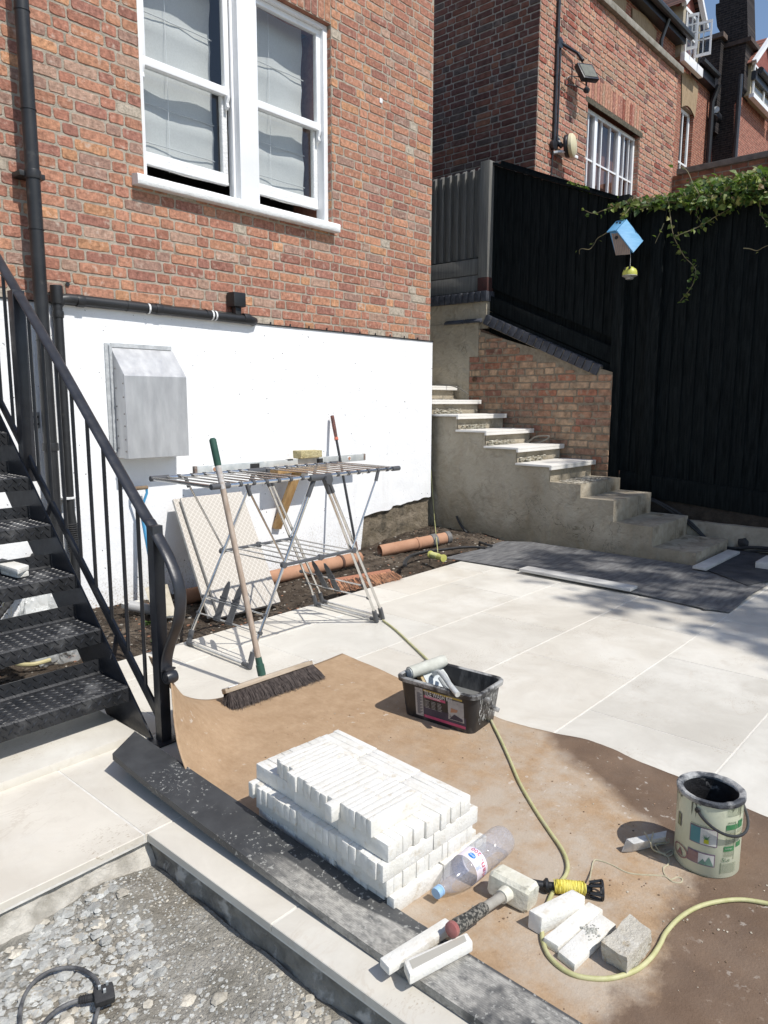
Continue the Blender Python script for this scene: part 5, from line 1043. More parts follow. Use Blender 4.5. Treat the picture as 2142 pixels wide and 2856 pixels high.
# plastic sheeting, conduit and hose below the stair
rg = random.Random(9)
M_film = bpy.data.materials.new('milky_film'); M_film.use_nodes = True; t, N, L, b_ = wire(M_film); b_.inputs['Base Color'].default_value = rgb(.75, .77, .76); b_.inputs['Roughness'].default_value = .3
tr = N.new('ShaderNodeBsdfTransparent'); ms_ = N.new('ShaderNodeMixShader'); ms_.inputs[0].default_value = .5; L.new(tr.outputs[0], ms_.inputs[1]); L.new(b_.outputs[0], ms_.inputs[2]); L.new(ms_.outputs[0], N['Material Output'].inputs[0])
bm = bmesh.new(); bmesh.ops.create_icosphere(bm, subdivisions=5, radius=1)
mb = MB()
for v in bm.verts:
    p = v.co.copy(); n_ = noise.noise(p*1.6)*.25+abs(noise.noise(p*3.3))*.22-abs(noise.noise(p*7))*.08; p *= (1+n_); v.co = V((1.69+p.x*.16-.04*p.z, 3.92+p.y*.13, .10+p.z*.22*(1-.25*p.x)))
bm.verts.index_update(); mb.add([v.co.copy() for v in bm.verts], [[v.index for v in f.verts] for f in bm.faces]); bm.free()
tag(mb.obj('plastic_bag', M_film, smooth=18), 'crumpled translucent plastic bag behind the metal staircase', 'bag')
for k, o_ in enumerate((0, .07)):
    p_ = spline([(1.95+o_, 4.62, .42), (1.80+o_, 4.60, .30), (1.62+o_, 4.55, .12), (1.45+o_, 4.5, .0), (1.2+o_, 4.45, -.05)], 14)
    mb = MB(); mb.tube(p_, [.022 if i % 2 else .018 for i in range(len(p_))], 10); tag(mb.obj('corrugated_hose', M_rubber, smooth=0), ['black corrugated hose curling down the wall, the left of the two behind the staircase', 'black corrugated hose curling down the wall, the right of the two behind the staircase'][k], 'hose', 'corrugated hoses behind the staircase')
P = [gz(x, y, -.03) for x, y in ((-20, 1828), (15, 1838), (50, 1852), (95, 1852), (140, 1840))]; mb = MB(); mb.tube(spline(P, 6), .011, 8); tag(mb.obj('cream_hose', pm('cream_hose', (.50, .44, .24), None, 5, .5)), 'cream hose lying on the soil below the staircase', 'hose')
mb = MB()
for i in range(70):
    x = rg.uniform(1.2, 1.75); p = V((x, 4.55, -.04)); q = p+V((rg.gauss(0, .08), rg.gauss(-.03, .04), rg.uniform(.1, .32))); mb.tube([p, p.lerp(q, .5)+V((rg.gauss(0, .02), 0, .02)), q], [.0012, .001, .0005], 3)
tag(mb.obj('dry_weeds', pm('dry_grass', (.30, .27, .18), (.2, .2, .12), 20, .8), smooth=0), 'thin dry weeds against the white wall behind the staircase', 'weeds', kind='stuff')
def weed(x, y, s, n, lab, seed):
    rg_ = random.Random(seed); mb = MB(); mb.c = []
    for i in range(n):
        a = i*2.4; leaf(mb, V((x, y, soil_h(x, y)+.012)), s*rg_.uniform(.7, 1.2), rg_, (.10, .16, .05), V((math.cos(a)*.5, math.sin(a)*.5, 1)).normalized())
    return tag(mb.obj('weed', M_leaf, smooth=0, fixn=False), lab, 'weed')
p = gz(*s1(1020, 1060), -.05); weed(p.x, p.y, .055, 9, 'small green weed in the soil behind the stair newel post', 3)
p = gz(*k3(450, 1235), -.05); weed(2.2, 3.75, .05, 8, 'small green weed beside the foot of the leaning tiles', 5)
# ---------------------------------------------------------------- blue handled shovel
sh = thing('shovel', 'blue shafted shovel with wooden grip leaning on the white wall', 'shovel', (2.3, 4.4, 0))
def sY(x, y, Y): return gy(*s1(x, y), Y)
top = sY(965, 150, 4.62); fork = sY(970, 290, 4.60); mid = sY(1045, 700, 4.45); bl = gz(*s1(1130, 960), -.02)
mb = MB(); mb.tube([top+V((-.055, 0, .0)), top+V((.05, 0, .0))], .014, 10); mb.obj('grip', pm('old_grip_wood', (.16, .11, .07), (.26, .19, .12), 20, .7), sh)
M_blue2 = pm('bright_blue_shaft', (.04, .22, .42), (.07, .30, .52), 14, .4, .1, 50)
mb = MB(); mb.tube([top+V((-.05, 0, 0)), top+V((-.05, 0, -.04)), fork], .009, 8); mb.tube([top+V((.045, 0, 0)), top+V((.045, 0, -.04)), fork], .009, 8); mb.tube([fork, mid, sY(1075, 900, 4.3)], .0175, 12); mb.obj('shaft', M_blue2, sh)
b0 = sY(1060, 830, 4.33)
q = [gy(*s1(x, y), Y) for x, y, Y in ((992, 840, 4.34), (1150, 815, 4.34), (1215, 1040, 4.02), (1065, 1045, 4.02))]
mb = MB(); mb.prism([q[0], q[1], q[2], q[3]], (0, .004, .006)); mb.obj('blade', pm('mortar_crusted_blade', (.42, .38, .29), (.56, .51, .42), 12, .8, .6, 40), sh, bevel=.001)
pvc = MB(); a, b = gz(*s1(880, 955), .0), gz(*s1(1040, 985), -.04); pvc.tube([a, b], .035, 14, cap=False); tag(pvc.obj('plastic_pipe', pm('grey_pvc', (.40, .40, .40), None, 4, .5)), 'short grey plastic pipe lying in the soil near the shovel blade', 'pipe')
mb = MB(); p = gz(*s1(915, 940), .0); mb.box(p-V((.07, .03, .02)), p+V((.05, .03, .012))); mb.jitter(.01, 12); tag(mb.obj('stone_chip', M_stone, bevel=.003), 'white stone chip on the soil between staircase and shovel', 'stone')
# ---------------------------------------------------------------- leaning back-net porcelain tiles
M_net = bpy.data.materials.new('tile_back_net'); M_net.use_nodes = True; t, N, L, b_ = wire(M_net); b_.inputs['Roughness'].default_value = .7
tc = N.new('ShaderNodeTexCoord'); sp = N.new('ShaderNodeSeparateXYZ'); L.new(tc.outputs['UV'], sp.inputs[0])
def mth(op, a, b=None):
    x = N.new('ShaderNodeMath'); x.operation = op
    for i, s_ in enumerate((a, b)):
        if s_ is None: continue
        if hasattr(s_, 'links'): L.new(s_, x.inputs[i])
        else: x.inputs[i].default_value = s_
    return x.outputs[0]
l1 = mth('LESS_THAN', mth('PINGPONG', mth('ADD', sp.outputs[0], mth('MULTIPLY', sp.outputs[1], .75)), .0185), .0022)
l2 = mth('LESS_THAN', mth('PINGPONG', mth('SUBTRACT', sp.outputs[0], mth('MULTIPLY', sp.outputs[1], .75)), .0185), .0022)
mx = N.new('ShaderNodeMix'); mx.data_type = 'RGBA'; L.new(mth('MAXIMUM', l1, l2), mx.inputs[0]); mx.inputs[6].default_value = rgb(.43, .395, .345); mx.inputs[7].default_value = rgb(.60, .57, .52); L.new(mx.outputs[2], b_.inputs['Base Color'])
def lean_tile(bl_, br_, tr_, tl_, th, label):
    rt = thing('leaning_tile', label, 'tile', (bl_+br_)/2, 'spare tiles leaning on the wall'); n = (br_-bl_).cross(tl_-bl_).normalized(); n = n if n.y > 0 else -n
    mb = MB(); mb.prism([bl_, br_, tr_, tl_], n*th); mb.obj('slab', pm('tile_edge', (.56, .54, .50), None, 4, .6), rt, smooth=0)
    mb = MB(); e = -n*.0012; mb.add([bl_+e, br_+e, tr_+e, tl_+e], [(0, 1, 2, 3)]); o = mb.obj('netted_back', M_net, rt, smooth=0, fixn=False)
    uv = o.data.uv_layers.new(name='UVMap'); w = (br_-bl_).length; h = (tl_-bl_).length; k = [(0, 0), (w, 0), (w, h), (0, h)]
    for i, l in enumerate(o.data.polygons[0].loop_indices): uv.data[l].uv = k[o.data.loops[l].vertex_index]
    return rt
bl_, br_ = gz(*k3(470, 1375), -.03), gz(*k3(845, 1280), -.03); tl_, tr_ = gy(*k3(228, 640), 4.56), gy(*k3(640, 612), 4.56)
tr_ = tl_+(br_-bl_)*1.08; tr_ = tr_-((br_-bl_).cross(tl_-bl_).normalized())*((br_-bl_).cross(tl_-bl_).normalized()).dot(tr_-bl_)
lean_tile(bl_, br_, tr_, tl_, .02, 'front spare tile with netted back leaning on the white wall')
of = V((-.045, .055, 0)); lean_tile(bl_+of, br_+of, tr_+V((-.02, .05, -.01)), tl_+V((-.03, .05, -.01)), .02, 'second spare tile half hidden behind the front leaning tile')
# ---------------------------------------------------------------- bracket board, level, stone on top
bk_ = thing('wall_bracket', 'timber board propped out from the white wall by a diagonal batten', 'bracket', (4.0, 4.6, .8))
M_tim = pm('yellow_timber', (.36, .21, .085), (.48, .31, .14), 5, .7, .3, 40, stretch=(6, 6, 1), c3=(.22, .13, .06), s3=8, t3=(.6, .8))
mb = MB(); mb.box((3.745, 4.455, .765), (4.275, 4.69, .805)); mb.obj('board', M_tim, bk_, bevel=.002)
mb = MB(); mb.bar((3.985, 4.50, .764), gy(*k3(822, 825), 4.665), .075, .035, up=(0, 1, 0)); mb.obj('batten', M_tim, bk_, bevel=.002)
lv = thing('spirit_level', 'long aluminium spirit level resting on the bracket against the wall', 'spirit level', (3.9, 4.53, .8))
La, Lb = gy(*k3(318, 455), 4.54), gy(*k3(1358, 370), 4.54); zl_ = .806
La.z = zl_+.055; Lb.z = zl_+.055
mb = MB(); mb.bar((La.x, 4.54, zl_+.031), (Lb.x, 4.54, zl_+.031), .024, .060); lb_ = mb.obj('body', M_alu, lv, bevel=.003)
for xx in (La.x, Lb.x): mb = MB(); mb.box((xx-.012, 4.525, zl_+.003), (xx+.012, 4.555, zl_+.062)); mb.obj('end_cap', pm('worn_end_cap', (.16, .10, .08), (.3, .28, .25), 40, .7), lv, bevel=.003)
for px_, w in ((440, .04), (1273, .04), (1092, .07), (690, .09)):
    xx = gy(*k3(px_, 400), 4.52).x; mb = MB(); mb.box((xx-w/2, 4.5255, zl_+.012), (xx+w/2, 4.5285, zl_+.05)); mb.obj('vial_window' if w < .05 else 'handle_slot', M_rubber if w > .05 else M_oldwhite, lv, bevel=.001)
    if w < .05: mb = MB(); mb.lathe([(0, 0), (.014, 0), (.014, .003), (0, .003)], (xx, 4.5252, zl_+.031), (0, -1, 0), 12); mb.obj('vial', M_clay, lv)
xx = gy(*k3(900, 390), 4.54).x; mb = MB(); mb.box((xx-.03, 4.527, zl_+.052), (xx+.03, 4.553, zl_+.0625)); mb.obj('vial_window', M_rubber, lv)
p0, p1 = gy(*k3(952, 375), 4.53), gy(*k3(1082, 330), 4.53)
mb = MB(); mb.box((p0.x, 4.49, zl_+.0625), (p1.x, 4.59, zl_+.0625+.062)); mb.jitter(.006, 14); tag(mb.obj('yellow_stone', pm('yellow_limestone', (.46, .39, .20), (.58, .51, .30), 16, .9, 1., 50, bdist=.02), bevel=.006), 'rough yellow stone sitting on top of the spirit level', 'stone')
mb = MB(); c_ = gy(*k3(880, 378), 4.60); mb.lathe([(0, 0), (.03, 0), (.032, .02), (.02, .045), (0, .05)], (c_.x, 4.60, zl_), (0, 0, 1), 14); tag(mb.obj('grey_lump', M_alu), 'small grey rounded lump behind the middle of the spirit level', 'lump')
# pole tool at the wall
pt = thing('pole_tool', 'black telescopic pole with orange collar leaning on the white wall', 'pole', (4.43, 4.22, -.05))
a, b = V((4.43, 4.22, -.06)), gy(*k3(1164, 132), 4.645)
L1 = a.lerp(b, .84)
mb = MB(); mb.tube([a.lerp(b, .14), L1], .0115, 10); mb.obj('shaft', M_plastic, pt); mb = MB(); mb.tube([a, a.lerp(b, .16)], .0145, 10); mb.obj('lower_tube', pm('brown_tube', (.10, .055, .04), (.16, .10, .08), 20, .5), pt)
mb = MB(); mb.tube([L1.lerp(b, .05), L1.lerp(b, .5), b], [.014, .017, .016], 12); mb.obj('grip', pm('dark_grip', (.05, .03, .03), (.2, .07, .05), 60, .6), pt)
mb = MB(); mb.tube([L1.lerp(b, -.03), L1.lerp(b, .08)], .018, 12); mb.obj('collar', pm('orange_collar', (.55, .16, .10), None, 4, .5), pt)
# orange bristle broom head on the soil
oh = thing('orange_brush', 'orange and black bristled broom head lying on the soil by the paving', 'brush', (3.9, 3.7, 0))
a, b = gz(*k3(1165, 1165), .05), gz(*k3(1545, 1098), .05); d = (b-a)
mb = MB(); mb.bar(a+V((0, .03, .0)), b+V((0, .03, .0)), .05, .018, up=(0, -.5, 1)); mb.obj('block', pm('orange_broom_block', (.34, .15, .09), None, 6, .6), oh)
rg = random.Random(7); mo = MB(); mk = MB()
for i in range(2300):
    t_ = rg.random(); p = a.lerp(b, t_)+V((rg.gauss(0, .003), rg.uniform(-.01, .04), rg.uniform(-.01, .012))); q = p+V((rg.gauss((t_-.5)*.03, .008), -rg.uniform(.055, .075), -rg.uniform(.03, .06)))
    w = .0011; (mo if rg.random() < .62 else mk).add([p-V((w, 0, 0)), p+V((w, 0, 0)), q+V((w, 0, 0)), q-V((w, 0, 0))], [(0, 1, 2, 3)])
mo.obj('orange_bristles', pm('orange_bristle', (.55, .25, .13), (.66, .35, .20), 9, .6), oh, smooth=0); mk.obj('black_bristles', M_rubber, oh, smooth=0)
# ---------------------------------------------------------------- clothes airer
ar = thing('clothes_airer', 'folding steel clothes airer with grey plastic joints standing on the paving edge', 'clothes airer', (2.62, 3.07, 0))
ZA = .95; XA, XBr = 1.955, 3.25; YN, YF = 2.785, 3.30
HX = 2.625
def t_(name, pts, r, mat, n=10): mb = MB(); mb.tube(pts, r, n); return mb.obj(name, mat, ar)
for (xa, xb) in ((XA, HX-.03), (HX+.03, XBr)):
    for y in (YN, YF): t_('rail', [(xa, y, ZA), (xb, y, ZA)], .009, M_chrome)
for x in (XA, XBr): t_('end_bar', [(x, YN, ZA), (x, YF, ZA)], .009, M_chrome)
for i in range(7): x = XA+.075+i*.078; t_('wire', [(x, YN, ZA+.004), (x, YF, ZA+.004)], .0042, M_chrome, 6)
for i in range(7): x = HX+.05+i*.08; t_('wire', [(x, YN, ZA+.004), (x, YF, ZA+.004)], .0042, M_chrome, 6)
def jn(p, q, r=.014, name='joint'): mb = MB(); mb.tube([p, q], r, 12); return mb.obj(name, M_gplast, ar, bevel=0)
for y in (YN, YF):
    jn((XA-.012, y, ZA), (XA+.09, y, ZA)); jn((XBr+.012, y, ZA), (XBr-.05, y, ZA)); jn((HX-.075, y, ZA-.006), (HX+.075, y, ZA-.006), .017)
    mb = MB(); mb.lathe([(0, 0), (.026, 0), (.028, .008), (.026, .018), (0, .02)], (HX+.035, y+(-.018 if y == YN else .018), ZA-.02), (0, -1 if y == YN else 1, 0), 8); mb.obj('hub_knob', M_gplast, ar, smooth=20)
for x in [XA+.075+i*.078 for i in range(7)]+[HX+.05+i*.08 for i in range(7)]:
    for y in (YN, YF): jn((x-.008, y, ZA), (x+.008, y, ZA), .0125, 'clip')
# A-frames
FL, FR, FR2 = 2.178, 3.19, 3.262
fy0, fy1 = 2.845, 3.385
for xf, xt, yo in ((FL, HX-.03, 0), (FR, HX+.03, .05), (FR2, HX+.055, .065)):
    for y, yt in ((fy0+yo, YN+.01), (fy1+yo, YF-.01)):
        t_('leg', [(xf, y, .03), (xt, yt, ZA-.01)], .0085, M_chrome); d = (V((xt, yt, ZA))-V((xf, y, .03))).normalized()
        jn(V((xf, y, .005)), V((xf, y, .03))+d*.06, .0145, 'foot'); jn(V((xt, yt, ZA-.005))-d*.11, V((xt, yt, ZA-.005)), .0125)
    t_('foot_bar', [(xf, fy0+yo, .018), (xf, fy1+yo, .018)], .0085, M_chrome); jn((xf, fy0+yo, .018), (xf, fy0+yo+.05, .018), .012, 'foot'); jn((xf, fy1+yo, .018), (xf, fy1+yo-.05, .018), .012, 'foot')
def legx(xf, xt, z): return xf+(xt-xf)*(z-.03)/(ZA-.04)
ZS = .505; xl, xr_ = legx(FL, HX-.03, ZS), legx(FR, HX+.03, ZS)
for y in (2.82, 3.345): t_('shelf_rail', [(xl, y, ZS), (xr_, y, ZS)], .009, M_gplast)
for i in range(7): x = xl+.012+i*(xr_-xl-.024)/6; t_('wire', [(x, 2.82, ZS+.003), (x, 3.345, ZS+.003)], .0042, M_chrome, 6)
for y in (2.82, 3.345):
    for x in (xl, (xl+xr_)/2, xr_): mb = MB(); mb.lathe([(0, -.012), (.017, -.01), (.017, .01), (0, .012)], (x, y, ZS), (0, 1, 0), 12); mb.obj('joint', M_gplast, ar)
    t_('strut', [(xl+.01, y, ZS+.01), (XA+.19, YN if y < 3 else YF, ZA-.012)], .0055, M_chrome, 8); t_('strut', [(xr_-.01, y, ZS+.01), (XBr-.17, YN if y < 3 else YF, ZA-.012)], .0055, M_chrome, 8)
    jn((XA+.19, YN if y < 3 else YF, ZA), (XA+.19+.02, YN if y < 3 else YF, ZA-.06), .010); jn((XBr-.17, YN if y < 3 else YF, ZA), (XBr-.19, YN if y < 3 else YF, ZA-.06), .010)
for (xf, xt, yo) in ((FL, HX-.03, 0), (FR, HX+.03, .05)):
    zz = (.175, .26)
    for z in zz: x = legx(xf, xt, z); t_('shoe_bar', [(x, fy0+yo-.01, z), (x, fy1+yo-.01, z)], .0042, M_chrome, 6); [jn((x, y-.008, z), (x, y+.008, z), .011, 'clip') for y in (fy0+yo-.01, fy1+yo-.01)]
    for fy_ in (.30, .50):
        y = fy1+yo-.02-fy_*(fy1-fy0); x0_, x1_ = legx(xf, xt, .165), legx(xf, xt, .365); sh_ = MB(); dn = V((x1_-x0_, 0, .2))
        for k in range(5):
            o_ = (k-2)*.0115; w = 1-abs(k-2)*.09
            sh_.bar(V((x0_, y+o_, .165)), V((x0_, y+o_*.75, .165))+dn*w, .006, .005, up=(1, 0, 0))
        for tt in (.04, .5, .58): sh_.bar(V((x0_, y-.03, .165))+dn*tt, V((x0_, y+.03, .165))+dn*tt, .012, .007, up=(1, 0, 0))
        sh_.prism([V((x0_, y-.027, .165))+dn*.5, V((x0_, y+.027, .165))+dn*.5, V((x0_, y+.022, .165))+dn*.85, V((x0_, y+.008, .165))+dn*1.0, V((x0_, y-.008, .165))+dn*1.0, V((x0_, y-.022, .165))+dn*.85], (.003, 0, 0)); sh_.obj('shoe_holder', M_gplast, ar, smooth=0)
# ---------------------------------------------------------------- broom
b5 = zf(560, 1780, 920)
br = thing('broom', 'wide yard broom with stiff dark bristles leaning on the clothes airer', 'broom', (2.04, 2.5, 0))
ha, hb = V((1.815, 2.556, .073)), V((2.318, 2.54, .073))
mb = MB(); up = V((0, .45, 1)).normalized(); dx = (hb-ha).normalized(); sd_ = dx.cross(up)
n = 16; prof = []
for i in range(n+1):
    t_2 = i/n; w = .033*(1-max(0, abs(t_2-.5)*2-.88)*4.2)
    p = ha.lerp(hb, t_2); prof.append((p, w))
vs = []
for p, w in prof: vs += [p-sd_*w-up*.011, p+sd_*w-up*.011, p+sd_*w+up*.011, p-sd_*w+up*.011]
mb.add(vs, [(i*4+k, i*4+(k+1) % 4, (i+1)*4+(k+1) % 4, (i+1)*4+k) for i in range(n) for k in range(4)]+[(3, 2, 1, 0), (n*4, n*4+1, n*4+2, n*4+3)])
mb.obj('head', pm('dusty_broom_wood', (.36, .29, .21), (.48, .40, .31), 8, .8, .5, 50, stretch=(.6, 6, 6)), br, bevel=.003)
rg = random.Random(3); mb = MB()
for i in range(6500):
    t_2 = rg.random(); o_ = rg.uniform(-1, 1); p = ha.lerp(hb, .02+.96*t_2)-up*.011+sd_*.026*o_
    q = V((p.x+(t_2-.5)*.05+rg.gauss(0, .007), p.y-.028+ (o_*-.0)+ (-sd_.y*0)+.018*(sd_.y*o_)+rg.gauss(0, .011)-.016, .008+rg.random()*.014)); w = V((.0009, 0, .0004))
    mid_ = p.lerp(q, .5)+V((rg.gauss(0, .002), -.006, 0)); mb.add([p-w, p+w, mid_+w, mid_-w, q-w*.6, q+w*.6], [(0, 1, 2, 3), (3, 2, 5, 4)])
mb.obj('bristles', pm('dark_bristle', (.030, .021, .018), (.085, .065, .056), 60, .7), br, smooth=0)
hc = V((2.032, 2.56, .085)); ht = gy(*b5(0, 0), 2.8); ht = gy(592, 1222, 2.835); dd = (ht-hc).normalized()
mb = MB(); mb.tube([hc, hc+dd*.05, hc+dd*.052, hc+dd*.085], [.019, .019, .016, .015], 14); mb.obj('socket', pm('green_socket', (.025, .075, .055), (.04, .10, .075), 20, .5), br)
Lh = (ht-hc).length
mb = MB(); mb.tube([hc+dd*.08, hc+dd*(Lh-.1)], .0135, 14); mb.obj('handle', pm('grey_worn_handle', (.34, .26, .20), (.46, .38, .31), 7, .75, .3, 50, stretch=(8, 8, 1)), br)
mb = MB(); mb.tube([hc+dd*(Lh-.24), hc+dd*(Lh-.13)], .0142, 14); mb.obj('paper_band', pm('worn_label', (.55, .55, .55), (.38, .32, .27), 60, .7), br)
mb = MB(); mb.tube([hc+dd*(Lh-.13), hc+dd*(Lh-.125), hc+dd*(Lh-.008), hc+dd*Lh], [.0145, .0165, .0165, .010], 14); mb.obj('grip', MT['green_socket'], br)
for xx in (.045, .96): 
    p = ha.lerp(hb, xx)+up*.012; mb = MB(); mb.box(p-V((.018, .03, 0)), p+V((.018, .026, .004))); mb.obj('plaster_smear', M_white, br, smooth=0) if 0 else None
for f0, f1 in ((.02, .115), (.94, .985)):
    mb = MB(); p, q = ha.lerp(hb, f0), ha.lerp(hb, f1); mb.bar(p+up*.012-V((0, .002, 0)), q+up*.012-V((0, .002, 0)), .062, .003, up=up); mb.obj('white_clip', M_oldwhite, br, bevel=.001)
# ---------------------------------------------------------------- brown fibreboard sheet
M_fib = bpy.data.materials.new('brown_fibreboard'); M_fib.use_nodes = True; t, N, L, b_ = wire(M_fib); b_.inputs['Roughness'].default_value = .8; b_.inputs['Specular IOR Level'].default_value = .2
g = N.new('ShaderNodeNewGeometry')
def nz_(sc, det=6, ro=.6, off=0, st=None):
    mp = N.new('ShaderNodeMapping'); mp.inputs['Location'].default_value = (off, off*.7, 0); L.new(g.outputs['Position'], mp.inputs[0])
    if st: mp.inputs['Scale'].default_value = st
    n = N.new('ShaderNodeTexNoise'); n.inputs['Scale'].default_value = sc; n.inputs['Detail'].default_value = det; n.inputs['Roughness'].default_value = ro; L.new(mp.outputs[0], n.inputs[0]); return n.outputs[0]
def mr_(s, a, b, c=0, d=1):
    r = N.new('ShaderNodeMapRange'); r.inputs[1].default_value = a; r.inputs[2].default_value = b; r.inputs[3].default_value = c; r.inputs[4].default_value = d; L.new(s, r.inputs[0]); return r.outputs[0]
def mxc(f, a, b):
    x = N.new('ShaderNodeMix'); x.data_type = 'RGBA'; L.new(f, x.inputs[0])
    for s_, i in ((a, 6), (b, 7)):
        if hasattr(s_, 'links'): L.new(s_, x.inputs[i])
        else: x.inputs[i].default_value = rgb(*s_)
    return x.outputs[2]
sp = N.new('ShaderNodeSeparateXYZ'); L.new(g.outputs['Position'], sp.inputs[0])
col = mxc(mr_(mth('ADD', mth('MULTIPLY', nz_(9, 8, .7), .55), mth('MULTIPLY', nz_(60, 6, .75, 4, (1, .45, 1)), .45)), .38, .62), (.34, .228, .135), (.445, .315, .20))
sy = mr_(sp.outputs[1], 2.0, 1.25)                       # dusty towards the near end
dust = mth('MULTIPLY', mr_(mth('ADD', nz_(3.2, 7, .65, 3), mth('MULTIPLY', nz_(11, 6, .75, 8), .55)), .66, .88), sy)
col = mxc(mth('MULTIPLY', dust, .85), col, (.46, .395, .32))
# damp patch along the far edge; damp with painted-in shade at the near corner
d1 = mth('ADD', sp.outputs[0], mth('MULTIPLY', nz_(2.6, 4, .6, 11), .5)); wet = mr_(mth('SUBTRACT', mth('ADD', sp.outputs[0], mth('MULTIPLY', nz_(4, 5, .6, 11), .22)), mth('MULTIPLY', sp.outputs[1], .6)), 1.76, 1.84)
wet = mth('MULTIPLY', wet, mr_(sp.outputs[1], 1.6, 1.3))
e1 = mth('ADD', mth('ADD', mth('MULTIPLY', sp.outputs[0], 1.0), mth('MULTIPLY', sp.outputs[1], -1.55)), mth('MULTIPLY', nz_(3.6, 4, .6, 5), .5))
wet_shade = mr_(mth('SUBTRACT', .74, mth('ADD', sp.outputs[1], mth('MULTIPLY', nz_(4.5, 6, .65, 5), .30))), -.015, .05)
wet = mth('MAXIMUM', wet, wet_shade)
col = mxc(mth('MULTIPLY', wet, .93), col, mxc(mr_(nz_(30, 5, .7), .62, .74), mxc(mr_(nz_(5, 6, .6, 2), .4, .7), (.125, .083, .058), (.19, .13, .09)), (.30, .24, .19)))
spl = mr_(nz_(34, 3, .5, 21), .66, .70); spl = mth('MULTIPLY', spl, mr_(nz_(2.2, 2, .5, 2), .52, .6)); col = mxc(mth('MULTIPLY', spl, .5), col, (.60, .56, .50))
L.new(col, b_.inputs['Base Color']); bp = N.new('ShaderNodeBump'); bp.inputs['Strength'].default_value = .5; bp.inputs['Distance'].default_value = .005; L.new(mth('ADD', nz_(140, 4, .7), mth('MULTIPLY', nz_(5, 5, .6, 3), 2.5)), bp.inputs['Height']); L.new(bp.outputs[0], b_.inputs['Normal'])
def edge_x(y):
    return edge_0(y)+.0016*noise.noise(V((0, y*60, 3)))+.001*noise.noise(V((0, y*150, 7)))
def edge_0(y):
    pts = [(2.64, 2.632), (2.144, 2.567), (1.75, 2.535), (1.57, 2.512), (1.45, 2.528), (1.355, 2.545), (1.21, 2.575), (1.1, 2.57), (.987, 2.545), (.82, 2.525), (.52, 2.46), (0, 2.40), (-.6, 2.4)]
    for (a, b), (c, d) in zip(pts, pts[1:]):
        if c <= y <= a: t_2 = (a-y)/(a-c); t_2 = t_2*t_2*(3-2*t_2)*.5+t_2*.5; return b+(d-b)*t_2
    return pts[-1][1]
nx, ny_ = 90, 150; vs = []; WD = 1.26
for i in range(nx+1):
    for k in range(ny_+1):
        y = 2.635-3.2*k/ny_; xr = edge_x(y); fx = i/nx
        s = WD*(1-fx)                     # distance from the far edge across the sheet
        z = .005+.004*max(0, noise.noise(V((fx*3, y*2, 0))))
        if fx > .9: z += .010*(fx-.9)/.1*max(0, .3+noise.noise(V((0, y*3.2, 5))))
        x = xr-s
        lift = max(0, min(1, (y-1.75)/.75)); lift = lift*lift*(3-2*lift)
        # the corner by the newel post is bent upwards in a smooth curve
        ss = s-(WD-.52*lift-.001)
        if ss > 0 and lift > 0:
            r_ = .40; a_ = ss/r_; x = xr-(WD-.52*lift)-r_*math.sin(a_); z = .005+r_*(1-math.cos(a_))
        vs.append((x, y, z))
mb = MB(); mb.add(vs, [(i*(ny_+1)+k, (i+1)*(ny_+1)+k, (i+1)*(ny_+1)+k+1, i*(ny_+1)+k+1) for i in range(nx) for k in range(ny_)])
fo = mb.obj('fibreboard_sheet', M_fib, smooth=80); tag(fo, 'large brown fibreboard sheet with one corner curled up against the stair post', 'board')
sm = fo.modifiers.new('thick', 'SOLIDIFY'); sm.thickness = .004; sm.offset = -1
rg = random.Random(31); mb = MB(); mb.c = []
for i in range(700):
    y = rg.uniform(.1, 2.2); x = rg.uniform(1.42, edge_x(y)-.02) if y > .9 else rg.uniform(1.3, 2.4); s = rg.choice((.0012, .0018, .0025, .004)); 
    if y > 1.2 and rg.random() < .6: continue
    n = rock(mb, (x, y, .0105), s, rg); k = rg.uniform(.8, 1.3); c = rg.choice(((.45, .40, .32), (.30, .20, .13), (.16, .11, .07))); mb.c += [(c[0]*k, c[1]*k, c[2]*k)]*n
mb.obj('grit', MT['clods'], label='scattered grit and crumbs on the brown sheet', kind='stuff', smooth=0, cat='grit', origin=(0, 0, 0))
# ---------------------------------------------------------------- ridged composite planks
M_plk = bpy.data.materials.new('ridged_composite'); M_plk.use_nodes = True; t, N, L, b_ = wire(M_plk); b_.inputs['Roughness'].default_value = .55
tc = N.new('ShaderNodeTexCoord'); g = N.new('ShaderNodeNewGeometry'); so_ = N.new('ShaderNodeSeparateXYZ'); L.new(tc.outputs['UV'], so_.inputs[0]); sp = N.new('ShaderNodeSeparateXYZ'); L.new(g.outputs['Position'], sp.inputs[0])
ridge = mth('PINGPONG', so_.outputs[0], .0035)
base = mxc(mr_(nz_(14, 6, .6), .3, .7), (.032, .034, .037), (.058, .061, .064))
spots = mth('MULTIPLY', mr_(nz_(75, 4, .6, 7), .60, .635), mr_(mth('ADD', nz_(5, 4, .6, 1), mth('MULTIPLY', mr_(sp.outputs[1], 2.3, 1.4), .16)), .54, .62))
base = mxc(mth('MULTIPLY', spots, .75), base, (.40, .40, .37))
lay = mth('ADD', mth('MULTIPLY', nz_(3.2, 6, .6, 4, (3, .8, 1)), .55), mr_(sp.outputs[1], 1.85, 1.2, -.28, .26)); dusty = mr_(lay, .22, .40)
mottle = mr_(nz_(30, 7, .75, 9, (1.4, .7, 1)), .32, .60)
patch = mth('MULTIPLY', dusty, mth('ADD', mth('MULTIPLY', mottle, .75), .12))
lim = mth('SUBTRACT', so_.outputs[0], mr_(sp.outputs[1], 1.25, .90, .098, .175)); patch = mth('MULTIPLY', patch, mth('SUBTRACT', 1.0, mth('MULTIPLY', mr_(lim, -.006, .002), .88)))
